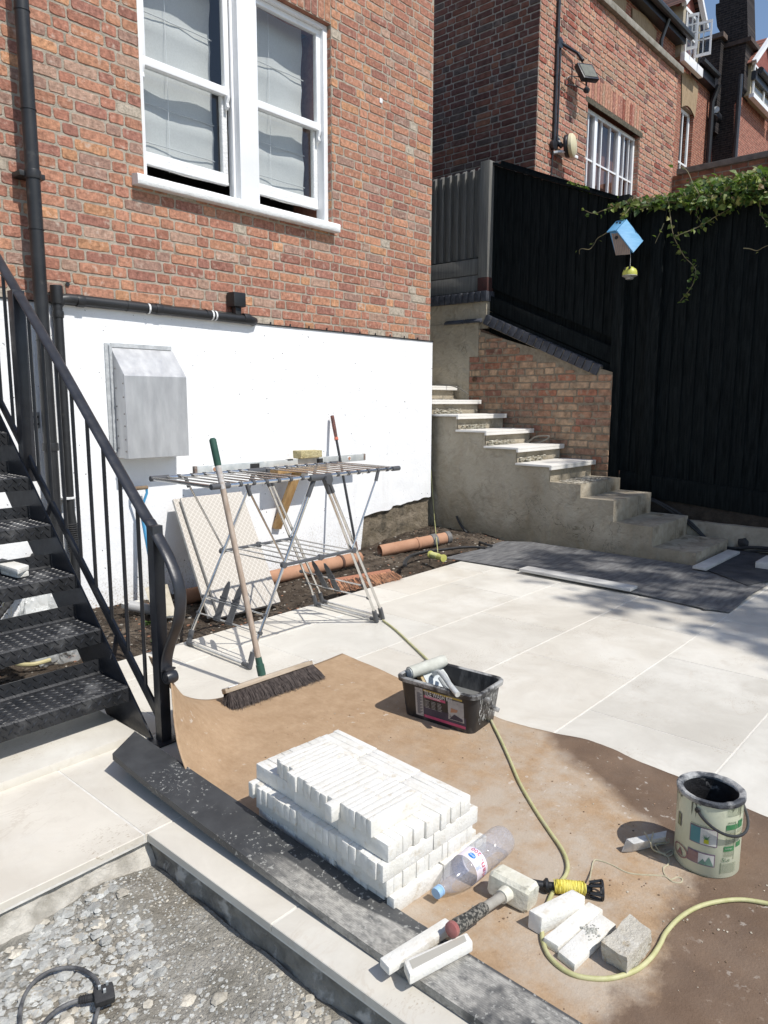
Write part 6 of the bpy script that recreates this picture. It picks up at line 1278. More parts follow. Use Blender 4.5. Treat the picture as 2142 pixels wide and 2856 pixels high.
patch = mth('MULTIPLY', patch, mth('SUBTRACT', 1.0, mth('MULTIPLY', mr_(nz_(4, 4, .6, 14), .5, .6), mr_(sp.outputs[1], .98, .85))))
base = mxc(patch, base, mxc(mr_(ridge, 0, .003), (.42, .40, .355), (.52, .50, .45)))
L.new(base, b_.inputs['Base Color']); bp = N.new('ShaderNodeBump'); bp.inputs['Strength'].default_value = .9; bp.inputs['Distance'].default_value = .0016; L.new(ridge, bp.inputs['Height']); L.new(bp.outputs[0], b_.inputs['Normal'])
def plank(stn, label, th=.022, group=None):
    # stn: stations (left point, right point) with top height
    mb = MB(); n = len(stn); vs = []
    for l, r in stn: l = V(l); r = V(r); vs += [l, r, r-V((0, 0, th)), l-V((0, 0, th))]
    mb.add(vs, [(i*4+k, i*4+(k+1) % 4, (i+1)*4+(k+1) % 4, (i+1)*4+k) for i in range(n-1) for k in range(4)]+[(3, 2, 1, 0), tuple((n-1)*4+k for k in range(4))])
    o = mb.obj('composite_plank', M_plk, smooth=0, fixn=True); me = o.data; uv = me.uv_layers.new(name='UVMap'); w = (V(stn[0][0])-V(stn[0][1])).length
    for l in me.loops: k = l.vertex_index % 4; i = l.vertex_index//4; uv.data[l.index].uv = (w if k in (1, 2) else 0, i)
    return tag(o, label, 'plank', group)
A = gz(376, 2041, .085); B = gz(310, 2111, .078)
stn = []
for i in range(15):
    t_2 = i/14; y = A.y+(.28-A.y)*t_2
    z = .026+.062*max(0, 1-t_2/.62)
    stn.append(((1.172+(B.x-1.172+.02)*max(0, 1-t_2/.3)*.5, y-(A.y-B.y)*max(0, 1-t_2*8), z), (1.330+(A.x-1.330)*max(0, 1-t_2*2)-.02*t_2, y, z)))
plank(stn, 'long dark ridged plank with one raised end, dusted with pale mortar')
# ---------------------------------------------------------------- stack of small setts
protos = []
for k in range(5):
    bm = bmesh.new(); bmesh.ops.create_cube(bm, size=1); bmesh.ops.scale(bm, vec=(.199, .0264, .0455), verts=bm.verts)
    bmesh.ops.subdivide_edges(bm, edges=[e for e in bm.edges if abs(e.verts[0].co.x-e.verts[1].co.x) > .1], cuts=5)
    bmesh.ops.bevel(bm, geom=[e for e in bm.edges if len(e.link_faces) == 2 and e.calc_face_angle(0) > .5], offset=.0024, segments=2, affect='EDGES', profile=.5)
    for v in bm.verts: v.co += V([noise.noise(v.co*26+V((k*9, i*5, 2)))*.0010 for i in range(3)])
    for f in bm.faces: f.smooth = True
    for e in bm.edges: e.smooth = e.calc_face_angle(0) < .6
    me = bpy.data.meshes.new('stone_sett'); bm.to_mesh(me); bm.free(); me.materials.append(M_stone); protos.append(me)
rg = random.Random(17); first = {}
def sett(x, y, z, rot, lab, grp='pale stone setts in the stack'):
    me = protos[rg.randrange(5)]
    o = bpy.data.objects.new('stone_sett', me); C.objects.link(o); o.location = (x, y, z); o.rotation_euler = (rg.gauss(0, .003), rg.gauss(0, .003), rot+rg.gauss(0, .004)+(math.pi if rg.random() < .5 else 0))
    WL[o.name] = V((x, y, z)); return tag(o, lab, 'stone sett', grp)
UA, VA = V((.9985, -.0545, 0)), V((.0625, .998, 0)); SO = V((1.300, 1.141, 0)); RA = -.058
LN = ['bottom', 'second', 'third', 'fourth', 'top']
ORD = ['first', 'second', 'third', 'fourth', 'fifth', 'sixth', 'seventh', 'eighth', 'ninth', 'tenth', 'eleventh', 'twelfth', 'thirteenth', 'fourteenth', 'fifteenth', 'sixteenth', 'seventeenth', 'eighteenth', 'nineteenth', 'twentieth', 'twenty-first', 'twenty-second', 'twenty-third', 'twenty-fourth', 'twenty-fifth', 'twenty-sixth', 'twenty-seventh', 'twenty-eighth', 'twenty-ninth', 'thirtieth']
def put(u, v, L_, across, th, lab, ln=.197):
    p = SO+UA*u+VA*v; p.z = .0068+.0497*L_+.0247
    o = sett(p.x, p.y, p.z, RA if across else RA+math.pi/2, lab); o.scale = (ln/.199, (th-.0001)/.0264, 1.085)
def thick(total, mean=.0262):
    o = []; 
    while sum(o) < total-mean*.5: o.append(mean*rg.uniform(.78, 1.25))
    k = total/sum(o); return [q*k for q in o]
for L_ in range(5):
    if L_ in (0, 2):
        v = 0; u0 = .012 if L_ == 0 else -.016
        for r_, th in enumerate(thick(.598)):
            for c in (0, 1):
                if c and r_ > 1 and L_ == 0: continue
                if c and 1 < r_ and L_ == 2 and r_ < 20: continue
                put(u0+.0985+c*.198+rg.gauss(0, .003), v+th/2-(.014 if L_ == 0 and r_ == 0 else 0), L_, True, th, f'pale stone sett, {LN[L_]} layer of the stack, {ORD[r_]} from the bottle end, {["plank side", "far side"][c]}')
            v += th
    elif L_ in (1, 3):
        for r_ in range(3):
            u = (.0 if L_ == 1 else .002)+(.004*r_)
            ths = thick(.360 if L_ == 1 else .346)
            for c, th in enumerate(ths):
                if not (L_ == 1 and 0 < c < len(ths)-1 and r_ > 0):
                    put(u+th/2, .099+r_*.200+rg.gauss(0, .002), L_, False, th, f'pale stone sett, {LN[L_]} layer of the stack, {ORD[c]} from the plank, {["near", "middle", "far"][r_]} row')
                u += th
    else:
        v = .052
        for r_, th in enumerate(thick(.445, .0232)):
            t_2 = v-.052
            du = -.010 if t_2 < .115 else (-.036 if t_2 < .150 else -.012+.06*max(0, t_2-.2))+ (0 if t_2 < .36 else .012)
            put(du+.0985+rg.gauss(0, .0035)+(.0 if t_2 > .03 else .003), v+th/2, L_, True, th, f'pale stone sett, top layer of the stack, {ORD[r_]} from the bottle end')
            v += th
# ---------------------------------------------------------------- tile wash tub with trowel, sponge float and roller
tb = thing('wash_tub', 'black rectangular wash tub splashed with grout holding tools', 'tub', (2.39, 1.75, 0))
def rrect(cx, cy, hx, hy, r, z, n=6):
    o = []
    for sx, sy, a0 in ((1, 1, 0), (-1, 1, 90), (-1, -1, 180), (1, -1, 270)):
        for i in range(n+1): a = R(a0+90*i/n); o.append(V((cx+sx*(hx-r)+r*math.cos(a), cy+sy*(hy-r)+r*math.sin(a), z)))
    return o
TC = (2.393, 1.750); ang = R(4.5)
def ring(hx, hy, r, z): return [V((TC[0]+(p.x)*math.cos(ang)-(p.y)*math.sin(ang), TC[1]+p.x*math.sin(ang)+p.y*math.cos(ang), z)) for p in rrect(0, 0, hx, hy, r, z)]
def loft(rings, mb, capa=False, capb=False):
    n = len(rings[0]); b = len(mb.v)
    for q in rings: mb.v += q
    for i in range(len(rings)-1):
        for k in range(n): mb.f.append([b+i*n+k, b+i*n+(k+1) % n, b+(i+1)*n+(k+1) % n, b+(i+1)*n+k]); mb.m.append(0)
    if capa: mb.f.append([b+k for k in range(n)]); mb.m.append(0)
    if capb: mb.f.append([b+(len(rings)-1)*n+k for k in range(n)]); mb.m.append(0)
Ht = .178; zt0 = .009
M_tub = pm('splashed_black_plastic', (.018, .018, .02), (.03, .03, .032), 9, .4, .08, 40, c3=(.22, .22, .21), s3=9, t3=(.50, .85), stretch=(1.6, 1.6, .5))
M_tubg = pm('grout_splashed_rim', (.03, .03, .032), (.36, .36, .35), 14, .5, .4, 60, ramp=(.45, .6))
mb = MB(); loft([ring(.098, .168, .03, zt0), ring(.100, .170, .032, zt0+.004), ring(.118, .186, .035, zt0+Ht-.02), ring(.118, .186, .035, zt0+Ht-.004), ring(.112, .180, .030, zt0+Ht-.004), ring(.094, .162, .028, zt0+.02)], mb, True, True); mb.obj('tub_body', M_tub, tb, smooth=40)
mb = MB(); loft([ring(.117, .185, .034, zt0+Ht-.022), ring(.130, .198, .042, zt0+Ht-.020), ring(.132, .200, .043, zt0+Ht-.004), ring(.128, .196, .040, zt0+Ht), ring(.118, .186, .034, zt0+Ht), ring(.112, .180, .030, zt0+Ht-.006)], mb); mb.obj('rim', M_tubg, tb, smooth=50)
mb = MB(); q = ring(.106, .174, .03, zt0+.095); mb.add(q, [list(range(len(q)))]); mb.obj('grey_water', pm('murky_water', (.16, .165, .16), (.20, .2, .19), 4, .08, 0, spec=.5), tb, smooth=0)
# paper label on the side that faces the stack
def side(u, v, e=.0015):   # u along the long side (0 far .. 1 near), v up, on the -x side
    z = zt0+.012+v*(Ht-.038); f = (z-zt0)/Ht; hx = .099+.019*f+e; y = .150-.30*u*1.0; x = -hx
    return V((TC[0]+x*math.cos(ang)-y*math.sin(ang), TC[1]+x*math.sin(ang)+y*math.cos(ang), z))
def panel(u0, u1, v0, v1, mat, nm, e=.0012): mb = MB(); mb.add([side(u0, v0, e), side(u1, v0, e), side(u1, v1, e), side(u0, v1, e)], [(0, 1, 2, 3)]); return mb.obj(nm, mat, tb, smooth=0)
M_lab = pm('dark_label', (.03, .027, .05), (.06, .055, .085), 12, .5); M_pap = pm('scuffed_paper', (.34, .33, .32), (.48, .47, .45), 18, .7, c3=(.15, .14, .14), s3=30, t3=(.55, .7)); M_pink = pm('pink_print', (.42, .05, .13), (.5, .09, .18), 20, .5); M_yel = pm('ochre_print', (.36, .26, .05), (.44, .33, .08), 20, .5)
panel(.16, .98, .03, .98, M_lab, 'label'); panel(.16, .29, .05, .95, M_pap, 'label_strip', .002); panel(.70, .95, .22, .85, M_pap, 'label_picture', .002); panel(.30, .97, .04, .13, M_pink, 'label_band', .002); panel(.30, .93, .89, .97, M_yel, 'label_band', .002)
mb = MB()
for i in range(22): v = .12+.7*i/22; w = .05+.02*((i*7) % 3); mb.add([side(.19, v, .0026), side(.19+w, v, .0026), side(.19+w, v+.016, .0026), side(.19, v+.016, .0026)], [(0, 1, 2, 3)])
mb.obj('barcode', M_lab, tb, smooth=0)
mb = MB(); k_ = 1/.30
add_text(mb, 'TILE WASH KIT', .030, lambda x, y: side(.315+x*k_, .775+y/(Ht-.038), .003), sx=.68); mb.obj('label_text', M_oldwhite, tb, smooth=0, fixn=False)
mb = MB(); add_text(mb, 'PROFESSIONAL', .014, lambda x, y: side(.33+x*k_, .705+y/(Ht-.038), .0032), sx=.8); mb.obj('label_text', M_oldwhite, tb, smooth=0, fixn=False); panel(.31, .66, .685, .765, M_pink, 'label_band', .0022)
mb = MB(); rg = random.Random(2)
for i in range(6):
    for j_ in range(3): u = .33+.1*j_; mb.add([side(u, .60-i*.045, .003), side(u+rg.uniform(.05, .085), .60-i*.045, .003), side(u+.06, .615-i*.045, .003), side(u, .615-i*.045, .003)], [(0, 1, 2, 3)])
mb.obj('small_print', M_pap, tb, smooth=0)
mb = MB(); mb.add([side(.74, .45, .003), side(.84, .5, .003), side(.86, .58, .003), side(.75, .60, .003)], [(0, 1, 2, 3)]); mb.obj('picture_detail', M_clay, tb, smooth=0)
mb = MB(); mb.add([side(.72, .24, .003), side(.93, .24, .003), side(.93, .33, .003), side(.80, .42, .003)], [(0, 1, 2, 3)]); mb.obj('picture_detail', M_lab, tb, smooth=0)
# grout drips on the near end
def tend(u, v, e=.002):
    z = zt0+.012+v*(Ht-.03); f = (z-zt0)/Ht; hy = .169+.018*f+e; x = -.085+.17*u; y = -hy
    return V((TC[0]+x*math.cos(ang)-y*math.sin(ang), TC[1]+x*math.sin(ang)+y*math.cos(ang), z))
rg = random.Random(6); mb = MB()
for i in range(70):
    u, v = rg.uniform(.1, .95), rg.uniform(.1, .8); l = rg.uniform(.03, .22); w = rg.uniform(.004, .014); mb.add([tend(u, v), tend(u+w, v+.01), tend(u+w+rg.uniform(-.03, .02), v+l), tend(u-.004+rg.uniform(-.02, .02), v+l)], [(0, 1, 2, 3)])
mb.obj('grout_splash', pm('dry_grout', (.42, .42, .40), (.62, .62, .6), 20, .9), tb, smooth=0)
t4 = zf(1090, 1800, 1420)
# trowel with sponge
Pt = lambda x, y, z: gz(*t4(x, y), z)
fl_ = thing('sponge_float', 'metal plated sponge float with cast handle standing in the wash tub', 'float', Pt(600, 500, .12))
a, b = Pt(412, 352, .175), Pt(700, 250, .180); d = a+(Pt(500, 525, .135)-a)*3.2; c = b+(d-a)
n = (b-a).cross(d-a).normalized(); n = n if n.dot(CAM-a) > 0 else -n

mb = MB(); mb.prism([a, b, c, d], n*.003); mb.obj('plate', M_alu, fl_, smooth=0)
mb = MB(); e = (a-b)*.12; g_ = (a-d).normalized()*.012; mb.prism([a+e*.9+g_-n*.001, b-e*.1+g_-n*.001, c-e*.1-n*.001, d+e*.9-n*.001], -n*.028); mb.obj('sponge', pm('ochre_sponge', (.52, .36, .17), (.62, .50, .30), 40, .95, 1., 120), fl_, bevel=.004)
mb = MB(); hp2 = spline([Pt(x, y, z) for x, y, z in ((590, 428, .145), (612, 398, .170), (672, 376, .190), (735, 425, .198), (845, 575, .197), (940, 690, .190))], 6); mb.tube(hp2, [.0075+.004*min(1, i/10) for i in range(len(hp2))], 12)
mb.tube(spline([Pt(x, y, z) for x, y, z in ((690, 465, .150), (740, 540, .155), (800, 640, .165))], 5), .009, 10); mb.obj('handle', M_alu, fl_)
rl = thing('roller', 'grey sponge roller resting across the far end of the wash tub', 'roller', Pt(500, 300, .18))
a, b = Pt(262, 385, .185), Pt(745, 215, .195); d = (b-a).normalized(); Lr = (b-a).length
mb = MB(); mb.lathe([(.0, 0), (.026, .0), (.027, .004), (.027, Lr-.004), (.026, Lr), (0, Lr)], a, d, 24); mb.obj('sleeve', pm('stained_roller', (.44, .44, .38), (.56, .56, .5), 14, .7, .2, 60), rl)
mb = MB(); mb.lathe([(.0, -.004), (.012, -.003), (.012, -.001), (.017, -.001), (.017, -.004), (.021, -.004), (.021, .002)], a, d, 16); mb.obj('end_cap', M_alu, rl)
a = Pt(1290, 770, .14); mb = MB(); mb.tube(spline([a, a+V((.01, -.02, .005)), Pt(1400, 850, .11), Pt(1515, 912, .085)], 5), [.009+.003*math.sin(i/15*3.1) for i in range(16)], 8, flat=.5); mb.box(a-V((.010, .004, .012)), a+V((.010, .012, .012))); mb.obj('handle_lug', M_tubg, tb, bevel=.001)
# ---------------------------------------------------------------- water bottle
M_pet = bpy.data.materials.new('clear_plastic'); M_pet.use_nodes = True; t, N, L, b_ = wire(M_pet); b_.inputs['Base Color'].default_value = rgb(.60, .60, .66); b_.inputs['Roughness'].default_value = .12; b_.inputs['Coat Weight'].default_value = .6
tr = N.new('ShaderNodeBsdfTransparent'); tr.inputs[0].default_value = rgb(.93, .94, .95); ms_ = N.new('ShaderNodeMixShader'); nn = N.new('ShaderNodeTexNoise'); nn.inputs['Scale'].default_value = 26; nn.inputs['Detail'].default_value = 5
r_ = N.new('ShaderNodeMapRange'); r_.inputs[1].default_value = .4; r_.inputs[2].default_value = .7; r_.inputs[3].default_value = .20; r_.inputs[4].default_value = .36; L.new(nn.outputs[0], r_.inputs[0]); L.new(r_.outputs[0], ms_.inputs[0]); L.new(tr.outputs[0], ms_.inputs[1]); L.new(b_.outputs[0], ms_.inputs[2]); L.new(ms_.outputs[0], N['Material Output'].inputs[0])
bo = V((1.415, 1.070, .042)); bd = V((1.745, 1.063, .052))-bo; BL = bd.length; bd.normalize()
bt_ = thing('water_bottle', 'empty clear plastic water bottle with pale blue cap lying beside the stack', 'bottle', (1.58, 1.067, .01))
pr = [(.0125, .022), (.013, .030), (.018, .036), (.030, .062), (.0405, .095), (.0435, .122), (.0435, .126), (.0425, .128), (.0425, .178), (.0440, .181), (.0440, .196), (.0415, .201), (.0440, .206), (.0440, .232), (.0412, .238), (.0440, .244), (.0440, .270), (.0412, .277), (.0440, .284), (.0438, .305), (.040, .322), (.031, .332), (.02, .328), (0, .325)]
mb = MB(); mb.lathe([(r, h*BL/.332) for r, h in pr], bo, bd, 40); mb.obj('bottle_body', M_pet, bt_, smooth=50)
mb = MB(); mb.lathe([(0, 0), (.0145, 0), (.0155, .002), (.0155, .013), (.0145, .0135), (.0145, .016), (.0155, .0165), (.0155, .021), (.012, .023)], bo, bd, 24); mb.obj('cap', pm('pale_blue_plastic', (.26, .44, .66), (.33, .5, .7), 20, .45), bt_, smooth=30)
bx_ = bd.cross(V((0, 0, 1))).normalized(); bz_ = bx_.cross(bd)
def bl(s, a, r=.0432): return bo+bd*s+(bx_*math.cos(a)+bz_*math.sin(a))*r
mb = MB(); nn_ = 40; mb.add([bl(.128+.050*k, 2*math.pi*i/nn_, .0431) for i in range(nn_) for k in (0, 1)], [(2*i, 2*((i+1) % nn_), 2*((i+1) % nn_)+1, 2*i+1) for i in range(nn_)]); mb.obj('label', pm('pink_white_label', (.70, .64, .70), (.74, .70, .76), 30, .5, c3=(.45, .50, .72), s3=30, t3=(.58, .62)), bt_, smooth=80)
# printing runs round the bottle; its baseline faces the cap end on the photo's side
rr = .0440
def wrap(x, y, s0, a0): return bl(s0+y, a0-x/rr, rr)
M_red = pm('crimson_print', (.52, .02, .08), None, 4, .5); M_bl = pm('blue_print', (.02, .20, .55), None, 4, .5)
mb = MB(); add_text(mb, 'evian.', .031, lambda x, y: bl(.1665-y*.80, R(-48)+x/rr, rr), sx=1.0)
add_text(mb, '200', .021, lambda x, y: bl(.1745-y*.85, R(54)+x/rr, rr), sx=1.05); mb.obj('label_text', M_red, bt_, smooth=0, fixn=False)
mb = MB(); c0 = R(74)
pts = [bl(.1465+.0085*math.sin(k), c0+.0115*math.cos(k)/rr, rr+.0001) for k in [2*math.pi*i/20 for i in range(20)]]; mb.add(pts, [list(range(20))]); mb.obj('label_roundel', M_bl, bt_, smooth=0)
mb = MB(); add_text(mb, 'WIN', .0095, lambda x, y: bl(.1500-y, c0-.2+x/rr, rr+.0006)); mb.obj('label_text', M_white, bt_, smooth=0, fixn=False)
# ---------------------------------------------------------------- mallet on two stones
quadbox('stone_piece', [(1.115, .985), (1.30, .985), (1.385, .995), (1.20, 1.035)] if 0 else [(1.130, .985), (1.345, .955), (1.350, .990), (1.138, 1.022)], .030, .052, M_stone, 'white stone piece half under the mallet handle, the farther of two', 'stone', 'stone pieces under the mallet handle', .004)
o = quadbox('stone_piece', [(1.140, .932), (1.322, .885), (1.338, .915), (1.165, .972)], .030, .058, M_stone, 'dished white stone piece under the mallet grip, the nearer of two', 'stone', 'stone pieces under the mallet handle', .005)
quadbox('mortar_pat', [(1.158, .938), (1.312, .897), (1.324, .913), (1.172, .960)], .0581, .0588, pm('wet_grout_film', (.42, .40, .35), None, 4, .5), '', '', None, .0)
mp_ = bpy.data.objects['mortar_pat']; mp_.parent = o; mp_.location = WL['mortar_pat']-WL[o.name]
for k in ('label', 'category'): 
    if k in mp_: del mp_[k]
ml = thing('mallet', 'cream rubber mallet with worn patterned grip lying on the brown sheet', 'mallet', (1.5, .93, .01))
hx = V((1.566, .925, .048)); ux = V((.10, -1, -.10)).normalized(); hd_ = V((-1, .03, .04)).normalized(); uz = hd_.cross(ux).normalized(); uz = uz if uz.z > 0 else -uz
M_mal = pm('cream_rubber', (.60, .575, .47), (.70, .68, .60), 16, .6, .5, 60, c3=(.33, .31, .25), s3=26, t3=(.60, .70))
mb = MB(); vs = []
for s, k in ((-.062, .82), (-.052, 1), (-.02, 1), (.02, 1), (.052, 1), (.062, .82)):
    for ca, cb in ((-1, -.72), (-.72, -1), (.72, -1), (1, -.72), (1, .72), (.72, 1), (-.72, 1), (-1, .72)): vs.append(hx+ux*s*.94+hd_*(.031*ca*k)+uz*(.036*cb*k))
mb.add(vs, [(i*8+k, i*8+(k+1) % 8, (i+1)*8+(k+1) % 8, (i+1)*8+k) for i in range(5) for k in range(8)]+[tuple(range(8))[::-1], tuple(range(40, 48))]); mb.obj('head', M_mal, ml, smooth=30)
mb = MB(); mb.tube([hx+hd_*.028, hx+hd_*.055], [.021, .018], 16); mb.obj('collar', M_mal, ml)
He = V((1.305, .933, .076))
mb = MB(); d = (He-(hx+hd_*.05)).normalized(); Lh = (He-(hx+hd_*.05)).length; o0 = hx+hd_*.05; mb.tube([o0, o0+d*.04, o0+d*.09], [.0135, .0125, .0135], 12); mb.obj('shaft', pm('grey_dusty_fibre', (.28, .26, .22), (.38, .36, .32), 20, .8, .4, 60), ml)
mb = MB(); prf = [(.0135, .088), (.0160, .095), (.0165, .13), (.0155, .16), (.0175, .19), (.019, .215), (.0175, .232)]; mb.lathe([(r, h*Lh/.235) for r, h in prf], o0, d, 16); mb.obj('grip', pm('patterned_grip', (.05, .05, .045), (.30, .28, .24), 120, .8, 1., 200, ramp=(.45, .55), stretch=(1, 1, 1)), ml)
mb = MB(); mb.lathe([(.0175, .230*Lh/.235), (.0195, .234*Lh/.235), (.0185, .244*Lh/.235), (.010, .250*Lh/.235), (0, .251*Lh/.235)], o0, d, 16); mb.obj('red_butt', pm('faded_red_rubber', (.28, .085, .08), (.36, .17, .15), 20, .6), ml)
# ---------------------------------------------------------------- line reel
re_ = thing('line_reel', 'black builders line reel wound with bright yellow string', 'line reel', (1.69, .83, .02))
a, b = V((1.605, .965, .026)), V((1.742, .752, .030)); d = (b-a).normalized(); Lr = (b-a).length
mb = MB(); mb.lathe([(0, 0), (.012, 0), (.0135, .004), (.0125, .03), (.0135, .06), (.011, .095), (.016, .10), (.019, .102), (.019, .108), (.010, .112), (.010, Lr-.03), (.018, Lr-.028)], a, d, 16); mb.obj('handle', M_plastic, re_)
mb = MB(); X_ = d.cross(V((0, 0, 1))).normalized(); Y_ = X_.cross(d)
for k in range(6): th = k*math.pi/3; u = X_*math.cos(th)+Y_*math.sin(th); mb.tube([b-d*.034+u*.017, b+u*.024], .004, 6)
mb.lathe([(.020, -.004), (.026, -.004), (.026, .002), (.020, .002), (.020, -.004)], b, d, 18); mb.obj('spool_end', M_plastic, re_)
M_ystr = pm('yellow_string', (.66, .56, .08), (.76, .68, .18), 60, .7)
mb = MB(); mb.lathe([(.012, .125), (.017, .130), (.0185, .15), (.0185, .18), (.016, .205), (.012, .21)], a, d, 16)
for k in range(30): s = .128+.0026*k; n_ = (d+X_*.22*math.sin(k*1.7)+Y_*.22*math.cos(k*2.1)).normalized(); mb.lathe([(.0175, -.0012), (.0197, 0), (.0175, .0012)], a+d*s, n_, 14)
mb.obj('winding', M_ystr, re_)
# ---------------------------------------------------------------- loose stones, rock and wedge
def slabstone(name, a, b, c, z0, z1, label, grp, bev=.004, mat=None):   # a,b one long top edge; c opposite corner (on the b side)
    a, b, c = V(a), V(b), V(c); dd_ = a+(c-b); mb = MB(); q = [a, b, c, dd_]
    cx_ = (a+c)/2; mb.hexa([V((p.x, p.y, z0)) for p in q]+[V((p.x+(cx_.x-p.x)*.02, p.y+(cx_.y-p.y)*.02, z1)) for p in q])
    mb2 = mb.obj(name, mat or M_stone, bevel=bev); return tag(mb2, label, 'stone', grp)
slabstone('stone_piece', (1.503, .842), (1.500, .802), (1.652, .757), .010, .060, 'tall white stone block standing on edge behind the two thin ones', 'loose white stones by the hose')
slabstone('stone_piece', (1.475, .783), (1.472, .740), (1.672, .716), .010, .032, 'thin white stone laid flat, the middle of three beside the hose', 'loose white stones by the hose')
o = slabstone('stone_piece', (1.459, .735), (1.447, .683), (1.645, .668), .010, .030, 'thin white stone topped with mortar crumbs, nearest the pale rock', 'loose white stones by the hose')
rg = random.Random(4); mb = MB(); mb.c = []
for i in range(60): n = rock(mb, (1.575+rg.gauss(0, .012), .705+rg.gauss(0, .010), .031), rg.choice((.002, .003, .005)), rg); k = rg.uniform(.7, 1.3); mb.c += [(.42*k, .42*k, .38*k)]*n
mb.obj('mortar_crumbs', MT['clods'], o, smooth=0)
bm = bmesh.new(); bmesh.ops.create_cube(bm, size=1); bmesh.ops.subdivide_edges(bm, edges=bm.edges[:], cuts=9, use_grid_fill=True); mb = MB()
rk = [(1.517, .650), (1.507, .585), (1.632, .575), (1.655, .640)]
for v in bm.verts:
    u, w, h = v.co.x+.5, v.co.y+.5, v.co.z+.5; p = V((*rk[1], 0)).lerp(V((*rk[2], 0)), u).lerp(V((*rk[0], 0)).lerp(V((*rk[3], 0)), u), w); p.z = .010+.056*h
    p.x += .012*(1-h); p += V([noise.noise(p*26+V((i*5, 0, 3)))*.0035+noise.noise(p*90+V((i*5, 0, 3)))*.0014 for i in range(3)]); v.co = p
bm.verts.index_update(); mb.add([v.co.copy() for v in bm.verts], [[v.index for v in f.verts] for f in bm.faces]); bm.free()
tag(mb.obj('rock', pm('buff_rock', (.48, .44, .36), (.60, .57, .50), 30, .9, .8, 90, c3=(.36, .28, .17), s3=24, t3=(.56, .66)), smooth=30), 'rough buff coloured rock beside the three loose white stones', 'rock')
w7 = zf(1100, 2100, 2142)
def W7(x, y, z=0): return gz(*w7(x, y), z)
a, b, c = W7(1005, 443, .01), W7(1058, 440, .01), W7(1205, 405, .01)
q = [a, b, c, c+V((.018, .035, 0))]
mb = MB(); zt_ = .052; tq = [W7(1030, 380, zt_), W7(1062, 405, zt_), W7(1205, 372, zt_), W7(1212, 343, zt_)]
mb.hexa(q+tq); tag(mb.obj('stone_wedge', pm('grey_white_stone', (.50, .50, .48), (.66, .65, .62), 26, .8, .4, 70, c3=(.25, .24, .22), s3=40, t3=(.66, .7)), bevel=.003), 'broken white stone wedge wrapped in string in the shadow of the paint tin', 'stone')
M_twine = pm('natural_twine', (.40, .36, .24), (.50, .46, .33), 60, .8)
mb = MB(); P = [W7(x, y, z) for x, y, z in ((865, 575, .03), (875, 520, .012), (885, 480, .012), (905, 476, .011), (960, 495, .010), (1030, 530, .010), (1090, 540, .010), (1150, 543, .010), (1200, 548, .010), (1235, 572, .010), (1270, 575, .010), (1278, 560, .010), (1255, 552, .010), (1225, 562, .010), (1200, 540, .010), (1195, 510, .010), (1215, 495, .012), (1218, 470, .012), (1200, 450, .014), (1150, 430, .03), (1138, 400, .055), (1120, 365, .056), (1110, 352, .05))]
mb.tube(spline(P, 5), .0022, 5); P = [W7(x, y, z) for x, y, z in ((1150, 352, .055), (1142, 380, .056), (1140, 415, .04), (1165, 440, .012), (1200, 446, .011), (1232, 432, .011), (1236, 450, .011), (1210, 458, .011), (1180, 440, .011), (1160, 405, .03), (1215, 398, .02), (1216, 380, .03))]
mb.tube(spline(P, 5), .0022, 5); tag(mb.obj('twine', M_twine), 'pale twine trailing from the yellow line reel to the stone wedge', 'twine')
# ---------------------------------------------------------------- green hose
M_hose = pm('dusty_green_hose', (.42, .41, .19), (.52, .50, .28), 30, .55, .1, 60, c3=(.44, .42, .33), s3=12, t3=(.6, .8))
P = [gz(x, y, z) for x, y, z in ((1068, 1730, .008), (1085, 1742, .008), (1110, 1762, .008), (1150, 1800, .008), (1192, 1840, .009), (1215, 1868, .009))]
P2 = [gz(x, y, .015) for x, y in ((1365, 1995), (1372, 2015), (1395, 2060), (1422, 2120), (1450, 2185), (1490, 2255), (1530, 2315), (1568, 2370), (1583, 2410), (1578, 2440), (1558, 2465), (1540, 2492), (1528, 2520))]
P3 = [gz(x, y, .015) for x, y in ((1515, 2560), (1512, 2590), (1514, 2625), (1530, 2665), (1565, 2700), (1610, 2722), (1670, 2730), (1720, 2725), (1775, 2705), (1815, 2672), (1840, 2635), (1858, 2600), (1895, 2560), (1945, 2530), (2000, 2515), (2060, 2509), (2115, 2515), (2180, 2530), (2260, 2560))]
bridge = [gz(1270, 1925, .009), gz(1330, 1965, .010)]
allp = P+bridge+P2+[gz(1518, 2540, .0155)]+P3
mb = MB(); mb.tube(spline(allp, 6), .0060, 10); tag(mb.obj('garden_hose', M_hose, smooth=60), 'yellow green hose snaking from the clothes airer past the tub and around the loose stones', 'hose')
# ---------------------------------------------------------------- paint tin
pt_ = thing('paint_tin', 'pale green five litre paint tin smeared with black bitumen, wire handle down', 'paint tin', (2.1, .598, .008))
pc = V((2.101, .598, 0)); pR = .0885; pH = .228; z0 = .010
M_tin = pm('pale_green_print', (.56, .58, .43), (.61, .63, .49), 5, .38, .05, 30, c3=(.36, .36, .26), s3=10, t3=(.62, .8), spec=.45)
mb = MB(); mb.lathe([(0, .004), (pR-.004, .004), (pR-.002, 0), (pR, .003), (pR, pH-.012)], pc+V((0, 0, z0)), n=64); mb.lathe([(pR-.003, pH-.01), (pR-.004, .012), (0, .012)], pc+V((0, 0, z0)), n=64); body_ = mb.obj('tin_wall', M_tin, pt_, smooth=40)
M_bit = pm('dried_bitumen', (.012, .012, .013), (.03, .03, .032), 20, .55, .5, 50, c3=(.30, .29, .27), s3=16, t3=(.62, .70))
